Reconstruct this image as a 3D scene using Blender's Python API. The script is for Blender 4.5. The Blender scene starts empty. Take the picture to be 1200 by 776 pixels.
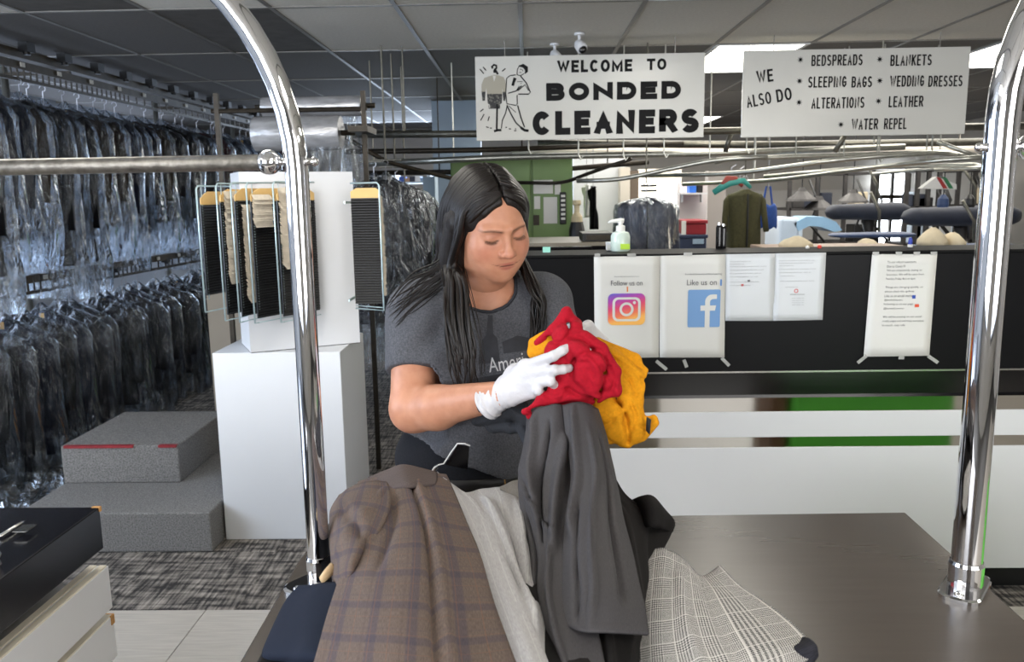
import bpy, bmesh, math, random
import numpy as np
from math import sin, cos, radians, pi, tan
from mathutils import Vector, Matrix, noise
from mathutils.bvhtree import BVHTree
random.seed(7)
S = bpy.context.scene
COL = S.collection

# ---------------------------------------------------------------- camera
K = 957.0
C0 = np.array([0, 0, 1.5])
def _rx(a): return np.array([[1,0,0],[0,cos(a),-sin(a)],[0,sin(a),cos(a)]])
def _rz(a): return np.array([[cos(a),-sin(a),0],[sin(a),cos(a),0],[0,0,1]])
RC = _rz(radians(1.2)) @ _rx(radians(90-9.4)) @ _rz(radians(-.85))
cd = bpy.data.cameras.new('camera'); cam = bpy.data.objects.new('camera', cd); COL.objects.link(cam)
cd.sensor_width = 36; cd.lens = K/1200*36; cd.clip_start = .05; cd.clip_end = 100
M4 = Matrix([list(RC[i])+[C0[i]] for i in range(3)] + [[0,0,0,1]])
cam.matrix_world = M4
cd.dof.use_dof = True; cd.dof.focus_distance = 1.75; cd.dof.aperture_fstop = 9
S.camera = cam
def P(x, y, Y):                     # point seen at a pixel, at distance Y along the room
    d = RC @ np.array([(x-600)/K, -(y-388)/K, -1]); p = C0 + d*Y/d[1]; return Vector(p)
def PZ(x, y, z):                    # point seen at a pixel, at height z
    d = RC @ np.array([(x-600)/K, -(y-388)/K, -1]); p = C0 + d*(z-1.5)/d[2]; return Vector(p)

# ---------------------------------------------------------------- world, light, exposure
w = bpy.data.worlds.new('world'); S.world = w; w.use_nodes = True
bg = w.node_tree.nodes['Background']; bg.inputs[0].default_value = (.80,.88,1,1); bg.inputs[1].default_value = 1.6
S.view_settings.view_transform = 'Standard'; S.view_settings.look = 'None'
S.view_settings.exposure = 0.84; S.view_settings.gamma = 1; S.view_settings.use_curve_mapping = False
def area(name, loc, target, sx, sy, energy, color):
    l = bpy.data.lights.new(name, 'AREA'); l.shape = 'RECTANGLE'; l.size = sx; l.size_y = sy; l.energy = energy; l.color = color
    o = bpy.data.objects.new(name, l); COL.objects.link(o); o.location = loc
    o.rotation_euler = (Vector(target)-Vector(loc)).to_track_quat('-Z','Y').to_euler(); return o
area('daylight_storefront', (-2.25,-2.6,1.7), (0,3,1.0), 2.6, 1.9, 112, (.95,.97,1))
area('daylight_storefront', (2.6,-2.6,1.7), (1,3,1.0), 2.4, 1.9, 50, (1,.97,.93))
area('daylight_side_window', (-4.0,1.6,1.9), (-1,4,.9), 2.4, 1.1, 62, (.72,.84,1))
area('back_room_light', (2.4,8.2,2.36), (2.4,8.2,0), 4.5, 3.0, 115, (1,.96,.88))
area('back_room_window', (-1.2,10.6,1.9), (-1.2,6,.9), 2.2, 1.2, 48, (.66,.80,1))

# ---------------------------------------------------------------- helpers
def worldloc(o):
    v = Vector((0,0,0))
    while o: v += o.location; o = o.parent
    return v
def tag(o, label=None, cat=None, group=None, kind=None):
    if label: o['label'] = label
    if cat: o['category'] = cat
    if group: o['group'] = group
    if kind: o['kind'] = kind
    return o
def thing(name, loc, label, cat, group=None):
    o = bpy.data.objects.new(name, None); COL.objects.link(o); o.location = Vector(loc); o.empty_display_size = .05
    return tag(o, label, cat, group)
def link_mesh(name, verts, faces, mat, parent=None, smooth=False, uvs=None, cols=None, matidx=None, local=False):
    V = np.array([tuple(v) for v in verts], dtype=np.float64).reshape(-1,3)
    if local: off = np.zeros(3)
    elif parent is not None: off = np.array(worldloc(parent))
    else: off = np.array([(V[:,0].min()+V[:,0].max())/2, (V[:,1].min()+V[:,1].max())/2, V[:,2].min()])
    me = bpy.data.meshes.new(name)
    me.from_pydata((V-off).tolist(), [], [tuple(int(i) for i in f) for f in faces])
    mats = mat if isinstance(mat,(list,tuple)) else [mat]
    for m in mats: me.materials.append(m)
    if matidx is not None: me.polygons.foreach_set('material_index', matidx)
    if smooth: me.polygons.foreach_set('use_smooth', [True]*len(me.polygons))
    if uvs is not None:
        ul = me.uv_layers.new(name='UVMap'); li = np.zeros(len(me.loops), dtype=np.int32)
        me.loops.foreach_get('vertex_index', li); ul.data.foreach_set('uv', np.asarray(uvs)[li].ravel())
    if cols is not None:
        ca = me.color_attributes.new('Col','FLOAT_COLOR','POINT'); ca.data.foreach_set('color', np.asarray(cols, dtype=np.float32).ravel())
    me.update()
    o = bpy.data.objects.new(name, me); COL.objects.link(o)
    if parent is not None: o.parent = parent
    else: o.location = off
    return o
class MB:
    def __init__(s): s.v=[]; s.f=[]
    def add(s, vs, fs):
        n=len(s.v); s.v += [tuple(v) for v in vs]; s.f += [tuple(i+n for i in f) for f in fs]; return s
    def box(s, x0,x1,y0,y1,z0,z1, rz=0, b=0):
        vs=[(x,y,z) for z in (z0,z1) for x,y in ((x0,y0),(x1,y0),(x1,y1),(x0,y1))]
        if b>0:                                   # bevelled box: 24 verts
            bm=bmesh.new(); r=[bm.verts.new(v) for v in vs]
            for f in ((0,3,2,1),(4,5,6,7),(0,1,5,4),(1,2,6,5),(2,3,7,6),(3,0,4,7)): bm.faces.new([r[i] for i in f])
            bmesh.ops.bevel(bm, geom=list(bm.edges), offset=b, segments=2, affect='EDGES', profile=.5)
            bm.verts.index_update(); vs=[tuple(v.co) for v in bm.verts]; fs=[[v.index for v in f.verts] for f in bm.faces]; bm.free()
        else: fs=[(0,3,2,1),(4,5,6,7),(0,1,5,4),(1,2,6,5),(2,3,7,6),(3,0,4,7)]
        if rz:
            cx,cy=(x0+x1)/2,(y0+y1)/2
            vs=[(cx+(x-cx)*cos(rz)-(y-cy)*sin(rz), cy+(x-cx)*sin(rz)+(y-cy)*cos(rz), z) for x,y,z in vs]
        return s.add(vs,fs)
    def tube(s, pts, r, n=10, caps=True, flat=None):
        pts=[Vector(p) for p in pts]; m=len(pts); rs=r if isinstance(r,(list,tuple,np.ndarray)) else [r]*m
        vs=[]; prev=None
        for i,p in enumerate(pts):
            t=(pts[min(i+1,m-1)]-pts[max(i-1,0)])
            if t.length<1e-9: t=Vector((0,0,1))
            t.normalize()
            if prev is None:
                a=Vector((0,0,1)) if abs(t.z)<.9 else Vector((1,0,0)); nrm=(a-t*a.dot(t)).normalized()
            else:
                nrm=prev-t*prev.dot(t); nrm=nrm.normalized() if nrm.length>1e-6 else t.orthogonal().normalized()
            prev=nrm; bn=t.cross(nrm)
            for k in range(n):
                a=2*pi*k/n; vs.append(p+(nrm*cos(a)+bn*sin(a)*(flat or 1))*rs[i])
        fs=[(i*n+k, i*n+(k+1)%n, (i+1)*n+(k+1)%n, (i+1)*n+k) for i in range(m-1) for k in range(n)]
        if caps: fs += [tuple(range(n-1,-1,-1)), tuple((m-1)*n+k for k in range(n))]
        return s.add(vs,fs)
    def lathe(s, c, prof, n=20, axis='Z'):       # prof: (radius, height)
        vs=[]
        for r,h in prof:
            for k in range(n):
                a=2*pi*k/n
                if axis=='Z': vs.append((c[0]+r*cos(a), c[1]+r*sin(a), c[2]+h))
                elif axis=='X': vs.append((c[0]+h, c[1]+r*cos(a), c[2]+r*sin(a)))
                else: vs.append((c[0]+r*cos(a), c[1]-h, c[2]+r*sin(a)))
        m=len(prof); fs=[(i*n+k, i*n+(k+1)%n, (i+1)*n+(k+1)%n, (i+1)*n+k) for i in range(m-1) for k in range(n)]
        fs += [tuple(range(n-1,-1,-1)), tuple((m-1)*n+k for k in range(n))]
        return s.add(vs,fs)
    def ball(s, c, r, n=16, sc=(1,1,1)):
        m=n//2; vs=[]; 
        for i in range(m+1):
            t=pi*i/m
            for k in range(n): a=2*pi*k/n; vs.append((c[0]+r*sc[0]*sin(t)*cos(a), c[1]+r*sc[1]*sin(t)*sin(a), c[2]+r*sc[2]*cos(t)))
        fs=[(i*n+k,(i+1)*n+k,(i+1)*n+(k+1)%n,i*n+(k+1)%n) for i in range(m) for k in range(n)]
        return s.add(vs,fs)
    def prism(s, poly, y0, y1):                  # poly of (x,z), extruded along y
        n=len(poly); vs=[(x,y0,z) for x,z in poly]+[(x,y1,z) for x,z in poly]
        return s.add(vs, [tuple(range(n)), tuple(range(2*n-1,n-1,-1))]+[(i,(i+1)%n+0,(i+1)%n+n,i+n)[::-1] for i in range(n)])
    def build(s, name, mat, parent=None, smooth=False, **k):
        return link_mesh(name, s.v, s.f, mat, parent, smooth, **k)
def auto_smooth(o, ang=40):
    me=o.data; me.polygons.foreach_set('use_smooth',[True]*len(me.polygons))
    bm=bmesh.new(); bm.from_mesh(me)
    for e in bm.edges:
        if len(e.link_faces)==2 and e.calc_face_angle(0)>radians(ang): e.smooth=False
    bm.to_mesh(me); bm.free(); return o
def pxbox(x0,y0,x1,y1,Y,depth=.05):              # box whose front spans a picture rectangle at distance Y
    ym=(y0+y1)/2; xm=(x0+x1)/2
    return P(x0,ym,Y).x, P(x1,ym,Y).x, Y, Y+depth, P(xm,y1,Y).z, P(xm,y0,Y).z
def copy_tree(o, parent=None):
    c=o.copy(); COL.objects.link(c)
    if parent is not None: c.parent=parent
    for ch in o.children: copy_tree(ch, c)
    return c

# ---------------------------------------------------------------- materials
MATS={}
def lin(c): return tuple(((v/255)/12.92 if v/255<=.04045 else ((v/255+.055)/1.055)**2.4) for v in c)+(1,)
def mat(name, rgb, rough=.5, metal=0, nscale=0, namt=.15, bump=0, bscale=None, stretch=(1,1,1), spec=.5, emit=0, alpha=1, coat=0, sheen=0, trans=0, sss=0, rgb2=None):
    if name in MATS: return MATS[name]
    m=bpy.data.materials.new(name); MATS[name]=m; m.use_nodes=True; nt=m.node_tree; N=nt.nodes; L=nt.links
    b=N['Principled BSDF']; c=lin(rgb); b.inputs['Base Color'].default_value=c; b.inputs['Roughness'].default_value=rough
    b.inputs['Metallic'].default_value=metal; b.inputs['Specular IOR Level'].default_value=spec; b.inputs['Alpha'].default_value=alpha
    b.inputs['Coat Weight'].default_value=coat; b.inputs['Sheen Weight'].default_value=sheen; b.inputs['Transmission Weight'].default_value=trans
    if sss: b.inputs['Subsurface Weight'].default_value=sss; b.inputs['Subsurface Radius'].default_value=(.012,.005,.003); b.inputs['Subsurface Scale'].default_value=1
    if emit: b.inputs['Emission Color'].default_value=c; b.inputs['Emission Strength'].default_value=emit
    if nscale or bump:
        tc=N.new('ShaderNodeTexCoord'); mp=N.new('ShaderNodeMapping'); mp.inputs['Scale'].default_value=stretch; L.new(tc.outputs['Object'],mp.inputs[0])
    if nscale:
        n=N.new('ShaderNodeTexNoise'); n.inputs['Scale'].default_value=nscale; n.inputs['Detail'].default_value=5; L.new(mp.outputs[0],n.inputs['Vector'])
        r=N.new('ShaderNodeValToRGB'); r.color_ramp.elements[0].position=.3; r.color_ramp.elements[1].position=.7
        c2=lin(rgb2) if rgb2 else tuple(min(1,v*(1+namt)) for v in c[:3])+(1,)
        c1=c if rgb2 else tuple(v*(1-namt) for v in c[:3])+(1,)
        r.color_ramp.elements[0].color=c1; r.color_ramp.elements[1].color=c2
        L.new(n.outputs['Fac'],r.inputs[0]); L.new(r.outputs[0],b.inputs['Base Color'])
    if bump:
        n=N.new('ShaderNodeTexNoise'); n.inputs['Scale'].default_value=bscale or nscale; n.inputs['Detail'].default_value=4; L.new(mp.outputs[0],n.inputs['Vector'])
        bp=N.new('ShaderNodeBump'); bp.inputs['Strength'].default_value=bump; bp.inputs['Distance'].default_value=.01; L.new(n.outputs['Fac'],bp.inputs['Height']); L.new(bp.outputs[0],b.inputs['Normal'])
    return m
CHROME=mat('chrome',(225,225,228),.04,1,spec=.5)
GALV=mat('galvanised_steel',(150,148,144),.42,1,nscale=60,namt=.3,bump=.15,bscale=90)
STEEL=mat('brushed_steel',(190,188,184),.22,1,nscale=8,namt=.06,stretch=(.3,1,40))
WHITE=mat('white_laminate',(212,213,216),.38,nscale=3,namt=.02)
WHITE2=mat('white_paint',(214,216,220),.5,nscale=4,namt=.03)
PAPER=mat('paper',(214,213,209),.75,nscale=5,namt=.015)
PAPER2=mat('glossy_paper',(204,207,210),.35,nscale=5,namt=.015)
BLACKLAM=mat('black_laminate',(13,12,14),.16,nscale=4,namt=.2,spec=.5)
BLACKMATT=mat('black_plastic',(16,16,18),.45,nscale=20,namt=.15)
INK=mat('ink',(10,10,12),.6,nscale=30,spec=.2,namt=.1)
GREYINK=mat('grey_ink',(120,122,124),.7,nscale=30,namt=.1)
FAINTINK=mat('faint_ink',(150,152,156),.7,nscale=30,namt=.05)
DARKMET=mat('dark_brown_metal',(52,46,38),.5,.6,nscale=25,namt=.3)
PIPE=mat('pale_pipe_metal',(176,176,168),.3,.85,nscale=30,namt=.12)
PIPED=mat('grey_pipe_metal',(104,102,94),.38,.8,nscale=30,namt=.2)

def text_mesh(s, x0, x1, z0, z1, y, mat_, parent, name='lettering', bold=0.0, th=.0008, shear=0, fit='both', label=None, rot=0):
    cu=bpy.data.curves.new('t','FONT'); cu.body=s; cu.offset=bold; cu.resolution_u=3; cu.shear=shear; cu.align_x='LEFT'
    o=bpy.data.objects.new('t',cu); COL.objects.link(o); dg=bpy.context.evaluated_depsgraph_get(); dg.update()
    me=bpy.data.meshes.new_from_object(o.evaluated_get(dg)); bpy.data.objects.remove(o); bpy.data.curves.remove(cu)
    V=np.zeros(len(me.vertices)*3); me.vertices.foreach_get('co',V); V=V.reshape(-1,3); F=[tuple(p.vertices) for p in me.polygons]; bpy.data.meshes.remove(me)
    a=V.min(0); b=V.max(0); X=(V[:,0]-a[0])/(b[0]-a[0])*(x1-x0); Z=(V[:,1]-a[1])/(b[1]-a[1])*(z1-z0)
    W=np.stack([x0+X*cos(rot)-Z*sin(rot), np.full(len(X),y), z0+X*sin(rot)+Z*cos(rot)],1)
    return link_mesh(name, W, F, mat_, parent)
def pxtext(s, x0,y0,x1,y1,Y, mat_, parent, **k):   # picture rectangle -> board plane
    ym=(y0+y1)/2; xm=(x0+x1)/2
    return text_mesh(s, P(x0,ym,Y).x, P(x1,ym,Y).x, P(x0,y1,Y).z, P(x0,y0,Y).z, Y, mat_, parent, **k)
def ribbon(pts, wd, y, mb):                        # flat ink stroke in an xz plane
    mb.k=getattr(mb,'k',0)+1; y=y-.00004*mb.k
    n=len(pts); 
    if not isinstance(wd,(list,tuple)): wd=[wd]*n
    vs=[]
    for i in range(n):
        a=Vector(pts[max(i-1,0)]); b=Vector(pts[min(i+1,n-1)]); t=(b-a); t=t.normalized() if t.length>0 else Vector((1,0)); nn=Vector((-t.y,t.x))*wd[i]/2
        p=Vector(pts[i]); vs += [(p.x+nn.x,y,p.y+nn.y),(p.x-nn.x,y,p.y-nn.y)]
    mb.add(vs,[(2*i,2*i+1,2*i+3,2*i+2) for i in range(n-1)])
def disc(cx,cz,r,y,mb,n=24,r2=0,a0=0,a1=2*pi):
    if r2: 
        vs=[]; 
        for k in range(n+1):
            a=a0+(a1-a0)*k/n; vs += [(cx+r*cos(a),y,cz+r*sin(a)),(cx+r2*cos(a),y,cz+r2*sin(a))]
        mb.add(vs,[(2*i,2*i+1,2*i+3,2*i+2) for i in range(n)])
    else: mb.add([(cx+r*cos(2*pi*k/n),y,cz+r*sin(2*pi*k/n)) for k in range(n)],[tuple(range(n))])
def rrect(cx,cz,hw,hh,r,n=6):
    out=[]
    for sx,sz,a0 in ((1,1,0),(-1,1,90),(-1,-1,180),(1,-1,270)):
        for k in range(n+1): a=radians(a0+90*k/n); out.append((cx+sx*(hw-r)+r*cos(a), cz+sz*(hh-r)+r*sin(a)))
    return out

# ================================================================ structure
def carpet_mat():
    m=bpy.data.materials.new('carpet'); m.use_nodes=True; nt=m.node_tree; N=nt.nodes; L=nt.links; b=N['Principled BSDF']; b.inputs['Roughness'].default_value=.95
    tc=N.new('ShaderNodeTexCoord')
    def nz(sc,st,d=3):
        mp=N.new('ShaderNodeMapping'); mp.inputs['Scale'].default_value=st; L.new(tc.outputs['Object'],mp.inputs[0])
        n=N.new('ShaderNodeTexNoise'); n.inputs['Scale'].default_value=sc; n.inputs['Detail'].default_value=d; L.new(mp.outputs[0],n.inputs['Vector']); return n.outputs['Fac']
    a=nz(9,(9,.7,1)); c=nz(6,(.8,5.0,1),2); e=nz(220,(1,1,1))
    mx=N.new('ShaderNodeMath'); mx.operation='MULTIPLY'; L.new(a,mx.inputs[0]); L.new(c,mx.inputs[1])
    ad=N.new('ShaderNodeMath'); ad.operation='MULTIPLY_ADD'; L.new(e,ad.inputs[0]); ad.inputs[1].default_value=.10; L.new(mx.outputs[0],ad.inputs[2])
    r=N.new('ShaderNodeValToRGB'); r.color_ramp.elements[0].position=.22; r.color_ramp.elements[1].position=.46
    r.color_ramp.elements[0].color=lin((30,27,26)); r.color_ramp.elements[1].color=lin((150,142,134)); L.new(ad.outputs[0],r.inputs[0]); L.new(r.outputs[0],b.inputs['Base Color'])
    bp=N.new('ShaderNodeBump'); bp.inputs['Strength'].default_value=.5; bp.inputs['Distance'].default_value=.004; L.new(e,bp.inputs['Height']); L.new(bp.outputs[0],b.inputs['Normal'])
    return m
CARPET=carpet_mat()
VINYL=mat('grey_beige_vinyl',(168,162,154),.42,nscale=14,namt=.10,stretch=(.5,7,1))
CONC=mat('subfloor',(60,58,55),.8,nscale=4,namt=.2)
fl=tag(MB().box(-4.6,6.2,-3.1,13.2,-.2,-.008).build('floor',CONC),kind='structure')
me_t=None
def piece(name, mb, m, parent, **k): return mb.build(name,m,parent,**k)
# carpet tiles (half metre) and vinyl planks
cp=MB().box(-.249,.249,-.249,.249,0,.008).build('carpet_tile',CARPET,fl,local=True); 
cp.location=Vector((-4.35,3.05,-.008))-fl.location
first=True
for j in range(11):
    for i in range(21):
        o=cp if first else cp.copy()
        if not first: COL.objects.link(o)
        first=False; o.location=Vector((-4.35+.5*i, 3.05+.5*j,-.008))-fl.location
tag(MB().box(-4.6,6.2,8.3,13.2,-.008,0).build('carpet_field',CARPET,fl),kind='stuff')
vp=MB().box(-.2285,.2285,-.2285,.2285,0,.008).build('vinyl_tile',VINYL,fl,local=True); first=True
for j in range(8):
    for i in range(21):
        o=vp if first else vp.copy()
        if not first: COL.objects.link(o)
        first=False; o.location=Vector((-4.2+.46*i, 2.57-.46*j,-.008))-fl.location

# ceiling: lay-in tiles on a T-bar grid
TILE=mat('ceiling_tile_lit',(206,202,194),.85,nscale=60,namt=.06,bump=.2,bscale=120)  # near tiles: brighter light on the ceiling put into their colour
TILED=mat('ceiling_tile_shaded',(92,89,86),.9,nscale=50,namt=.10,bump=.2,bscale=120)  # same tile darkened: dimmer light on the far ceiling put into the colour
TILES=mat('ceiling_tile_dark',(74,70,66),.9,nscale=9,namt=.25)  # a few single tiles in a darker, mottled tone
TBAR=mat('ceiling_grid_metal',(120,117,112),.5,.3,nscale=20,namt=.1)
TUBE=mat('lit_diffuser',(255,250,238),.5,emit=5.5)
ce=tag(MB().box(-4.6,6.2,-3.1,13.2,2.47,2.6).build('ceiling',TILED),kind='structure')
X0=-.025; Y0=5.38; TW=.608; TL=1.22; ZC=2.42
lights={(2,0),(3,0),(6,0),(2,2),(3,2),(6,3),(-4,4),(1,-3),(4,-3),(-3,-3),(5,-3)}
lights={(2,0),(5,0),(0,2),(1,3),(5,3),(3,4),(8,1),(-4,-5),(1,-5),(5,-5),(-2,-3),(1,-2),(4,-3)}
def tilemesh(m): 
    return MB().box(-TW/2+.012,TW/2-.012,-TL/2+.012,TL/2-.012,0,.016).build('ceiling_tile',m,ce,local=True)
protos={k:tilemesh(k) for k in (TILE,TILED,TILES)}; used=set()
for i in range(-7,10):
    for j in range(-6,6):
        if (i,j) in lights: continue
        r=random.Random(i*31+j*7)
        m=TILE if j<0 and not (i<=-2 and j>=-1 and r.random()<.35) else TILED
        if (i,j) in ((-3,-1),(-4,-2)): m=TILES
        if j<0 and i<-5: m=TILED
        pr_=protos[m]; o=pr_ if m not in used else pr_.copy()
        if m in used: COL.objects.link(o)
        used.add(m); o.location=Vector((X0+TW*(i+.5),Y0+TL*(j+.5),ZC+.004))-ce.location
bar=MB().box(-.012,.012,-8,8,0,.03).build('grid_runner',TBAR,ce,local=True); first=True
for i in range(-7,11):
    o=bar if first else bar.copy()
    if not first: COL.objects.link(o)
    first=False; o.location=Vector((X0+TW*i,5.1,ZC))-ce.location
bar=MB().box(-5.3,5.3,-.012,.012,0,.03).build('grid_cross_bar',TBAR,ce,local=True); first=True
for j in range(-6,7):
    o=bar if first else bar.copy()
    if not first: COL.objects.link(o)
    first=False; o.location=Vector((.85,Y0+TL*j,ZC-.001))-ce.location
nl=0
LL={(2,0):'bright ceiling light panel between the two hanging signs',(5,0):'bright ceiling light panel by the right hanging sign corner',(0,2):'small lit ceiling panel seen just under the welcome sign',(1,3):'far ceiling light panel under the letters NERS of the sign'}
LX={(5,3):'far recessed ceiling light panel beyond the services sign, nearer one',(3,4):'farthest recessed ceiling light panel deep in the back room',(8,1):'recessed ceiling light panel near the right wall',(-4,-5):'recessed ceiling light panel over the storefront, left',(1,-5):'recessed ceiling light panel over the storefront, middle',(5,-5):'recessed ceiling light panel over the storefront, right',(-2,-3):'added ceiling light panel out of view above the left chrome pole',(1,-2):'recessed ceiling light panel above the table and counter gap',(4,-3):'added ceiling light panel out of view above the right chrome pole'}  # panels over the two chrome poles are added, unseen, to brighten the room
for (i,j) in sorted(lights):
    cx=X0+TW*(i+.5); cy=Y0+TL*(j+.5)
    t=thing('ceiling_light',(cx,cy,ZC-.01),LL.get((i,j),LX.get((i,j),'recessed ceiling light panel')),'ceiling light','fluorescent ceiling panels' )
    f=MB(); 
    for a in ((-TW/2+.01,-TW/2+.035,-TL/2+.01,TL/2-.01),(TW/2-.035,TW/2-.01,-TL/2+.01,TL/2-.01),(-TW/2+.035,TW/2-.035,-TL/2+.01,-TL/2+.035),(-TW/2+.035,TW/2-.035,TL/2-.035,TL/2-.01)):
        f.box(cx+a[0],cx+a[1],cy+a[2],cy+a[3],ZC-.005,ZC+.03)
    f.build('frame',WHITE2,t)
    MB().box(cx-TW/2+.035,cx+TW/2-.035,cy-TL/2+.035,cy+TL/2-.035,ZC+.002,ZC+.02).build('diffuser',TUBE,t)

WALL=mat('wall_paint',(176,172,166),.8,nscale=2,namt=.05)
WALLB=mat('wall_paint_cool',(168,176,188),.8,nscale=2,namt=.05)
SKYP=mat('window_daylight',(214,230,255),.5,emit=2.2)
tag(MB().box(-4.6,6.2,13.0,13.2,0,2.47).build('wall_back',WALL),kind='structure')
tag(MB().box(6.0,6.2,-3.1,13.0,0,2.47).build('wall_right',WALL),kind='structure')
# left wall with a high strip window behind the conveyor
wl=MB().box(-4.6,-4.4,-3.1,13,0,1.25).box(-4.6,-4.4,-3.1,13,2.3,2.47)
for a,b in ((-3.1,.4),(2.8,3.3),(6.2,6.6),(9.5,13)): wl.box(-4.6,-4.4,a,b,1.25,2.3)
tag(wl.build('wall_left',WALLB),kind='structure')
for k,(a,b) in enumerate(((3.3,6.2),(6.6,9.5),(.4,2.8))):
    wn=tag(MB().box(-4.54,-4.52,a,b,1.25,2.3).build('window_%d'%(k+1),SKYP),kind='structure')
    f=MB()
    for q in range(4): y=a+(b-a)*q/3; f.box(-4.52,-4.42,y-.02,y+.02,1.25,2.3)
    f.box(-4.52,-4.42,a,b,1.25,1.29).box(-4.52,-4.42,a,b,2.26,2.3); f.build('window_frame',WHITE2,wn)
# storefront wall behind the camera
wf=MB().box(-4.4,6,-3.1,-2.9,0,.55).box(-4.4,6,-3.1,-2.9,2.3,2.47)
for a,b in ((-4.4,-3.6),(-.9,1.3),(4.0,6)): wf.box(a,b,-3.1,-2.9,.55,2.3)
tag(wf.build('wall_front',WALL),kind='structure')
GL=mat('window_glass',(255,255,255),0,trans=1)
for k,(a,b) in enumerate(((-3.6,-.9),(1.3,4.0))):
    f=MB()
    for q in range(4): x=a+(b-a)*q/3; f.box(x-.025,x+.025,-3.05,-2.95,.55,2.3)
    f.box(a,b,-3.05,-2.95,.55,.6).box(a,b,-3.05,-2.95,2.25,2.3)
    tag(f.build('window_%d'%(k+4),DARKMET),kind='structure')

# ================================================================ reception counter
YC=2.9
cx0=-.15; cx1=3.3
rc=thing('reception_counter',(1.5,3.15,0),'long black and white reception counter with taped notices on its front','counter')
MB().box(cx0+.03,cx1,YC+.06,YC+.6,0,.10).build('kickboard',BLACKMATT,rc)
MB().box(cx0,cx1,YC,YC+.62,.10,.575,b=.002).build('lower_front_panel',WHITE,rc)
MB().box(cx0,cx1,YC+.006,YC+.62,.575,.615).build('steel_inlay_strip',mat('mirror_inlay',(176,174,170),.07,1),rc)
MB().box(cx0,cx1,YC,YC+.62,.615,.710,b=.002).build('middle_front_panel',WHITE,rc)
MB().box(cx0,cx1,YC+.006,YC+.62,.710,.762).build('steel_inlay_strip',MATS['mirror_inlay'],rc)
MB().box(cx0,cx1,YC+.03,YC+.3,.762,.862).build('recessed_band',BLACKLAM,rc)
MB().box(cx0-.02,cx1,YC-.02,YC+.045,.862,1.282,b=.003).build('black_front_panel',mat('black_panel',(14,14,16),.34,nscale=3,namt=.15,spec=.12),rc)
MB().box(cx0-.02,cx1,YC-.024,YC-.018,.862,.868).build('edge_strip',STEEL,rc)
MB().box(cx0-.03,cx1,YC-.025,YC+.235,1.282,1.292,b=.002).build('ledge_top',mat('matt_black_ledge',(12,12,13),.6,nscale=6,namt=.15,spec=.15),rc)
MB().box(cx0,cx1,YC+.30,YC+.66,.775,.80).build('work_surface',BLACKLAM,rc)

# notices taped on the counter
YP=YC-.026
def notice(name,c4,label,m=PAPER,tapes=()):
    pts=[P(x,y,YP) for x,y in c4]; cx=sum(p.x for p in pts)/4; z0=min(p.z for p in pts)
    t=thing(name,(cx,YP,z0),label,'notice')
    mb=MB(); nx,nz=8,10; vs=[]
    for j in range(nz+1):
        for i in range(nx+1):
            u,v=i/nx,j/nz; p=(pts[0]*(1-u)+pts[1]*u)*(1-v)+(pts[3]*(1-u)+pts[2]*u)*v
            vs.append((p.x, YP+.0012*sin(u*5+v*3), p.z))
    fs=[(j*(nx+1)+i,(j+1)*(nx+1)+i,(j+1)*(nx+1)+i+1,j*(nx+1)+i+1) for j in range(nz) for i in range(nx)]
    mb.add(vs,fs); o=mb.build('sheet',m,t,smooth=True); so=o.modifiers.new('th','SOLIDIFY'); so.thickness=.0008; so.offset=1
    for (x,y,a,l) in tapes:
        p=P(x,y,YP); q=MB(); q.box(-l/2,l/2,-.0012,-.0004,-.006,.006); 
        q.v=[(p.x+vx*cos(a)-vz*sin(a), YP-.0014+vy, p.z+vx*sin(a)+vz*cos(a)) for vx,vy,vz in q.v]
        q.build('tape',TAPE,t)
    return t
TAPE=mat('clear_tape',(200,200,196),.25,alpha=.5)
YT=YP-.0035
n1=notice('social_media_poster',((696,301),(773,300),(772,419),(697,420)),'white poster reading Follow us on with a camera app logo',tapes=((775,428,-.7,.05),(740,299,0,.03),(700,299,0,.02)))
n2=notice('social_media_poster',((773,300),(850,298),(849,419),(773,419)),'white poster reading Like us on with a blue letter f logo',tapes=((803,426,-1.2,.03),(850,424,-.8,.04),(806,298,0,.03)))
n3=notice('printed_letter',((850,298),(908,297),(907,376),(850,376)),'faint printed letter taped right beside the blue logo poster',PAPER2)
n4=notice('printed_letter',((908,297),(968,296),(964,375),(906,376)),'faint printed letter with a small red ring logo low down',PAPER2)
n5=notice('printed_notice',((1022,298),(1098,298),(1089,417),(1012,418)),'tall tilted notice with dark paragraphs taped alone on black panel',tapes=((1010,421,.7,.04),(1056,419,0,.02),(1093,421,-.6,.045),(1026,297,0,.022),(1053,297,0,.022),(1074,297,0,.022),(1094,297,0,.022)))
pxtext('Follow us on',716,329,753,335,YT,mat('dark_grey_ink',(84,84,88),.7),n1)
pxtext('bondedcleanersct',720,323.4,749,325,YT,GREYINK,n1)
pxtext('Like us on',805,328,840,334.5,YT,MATS['dark_grey_ink'],n2)
pxtext('bondedcleanersanddrycleaning',803,320.5,846,323,YT,MATS['dark_grey_ink'],n2)
ORNG=mat('orange_ink',(226,130,60),.6); BLUI=mat('blue_ink',(84,130,190),.6)
def pxquad(x0,y0,x1,y1,Y,m,parent,name='mark'):
    a=pxbox(x0,y0,x1,y1,Y); return MB().add([(a[0],Y,a[4]),(a[1],Y,a[4]),(a[1],Y,a[5]),(a[0],Y,a[5])],[(0,1,2,3)]).build(name,m,parent)
pxquad(734.5,336,736,342,YT,ORNG,n1); pxquad(844,327.5,846,335,YT,BLUI,n2)
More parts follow.
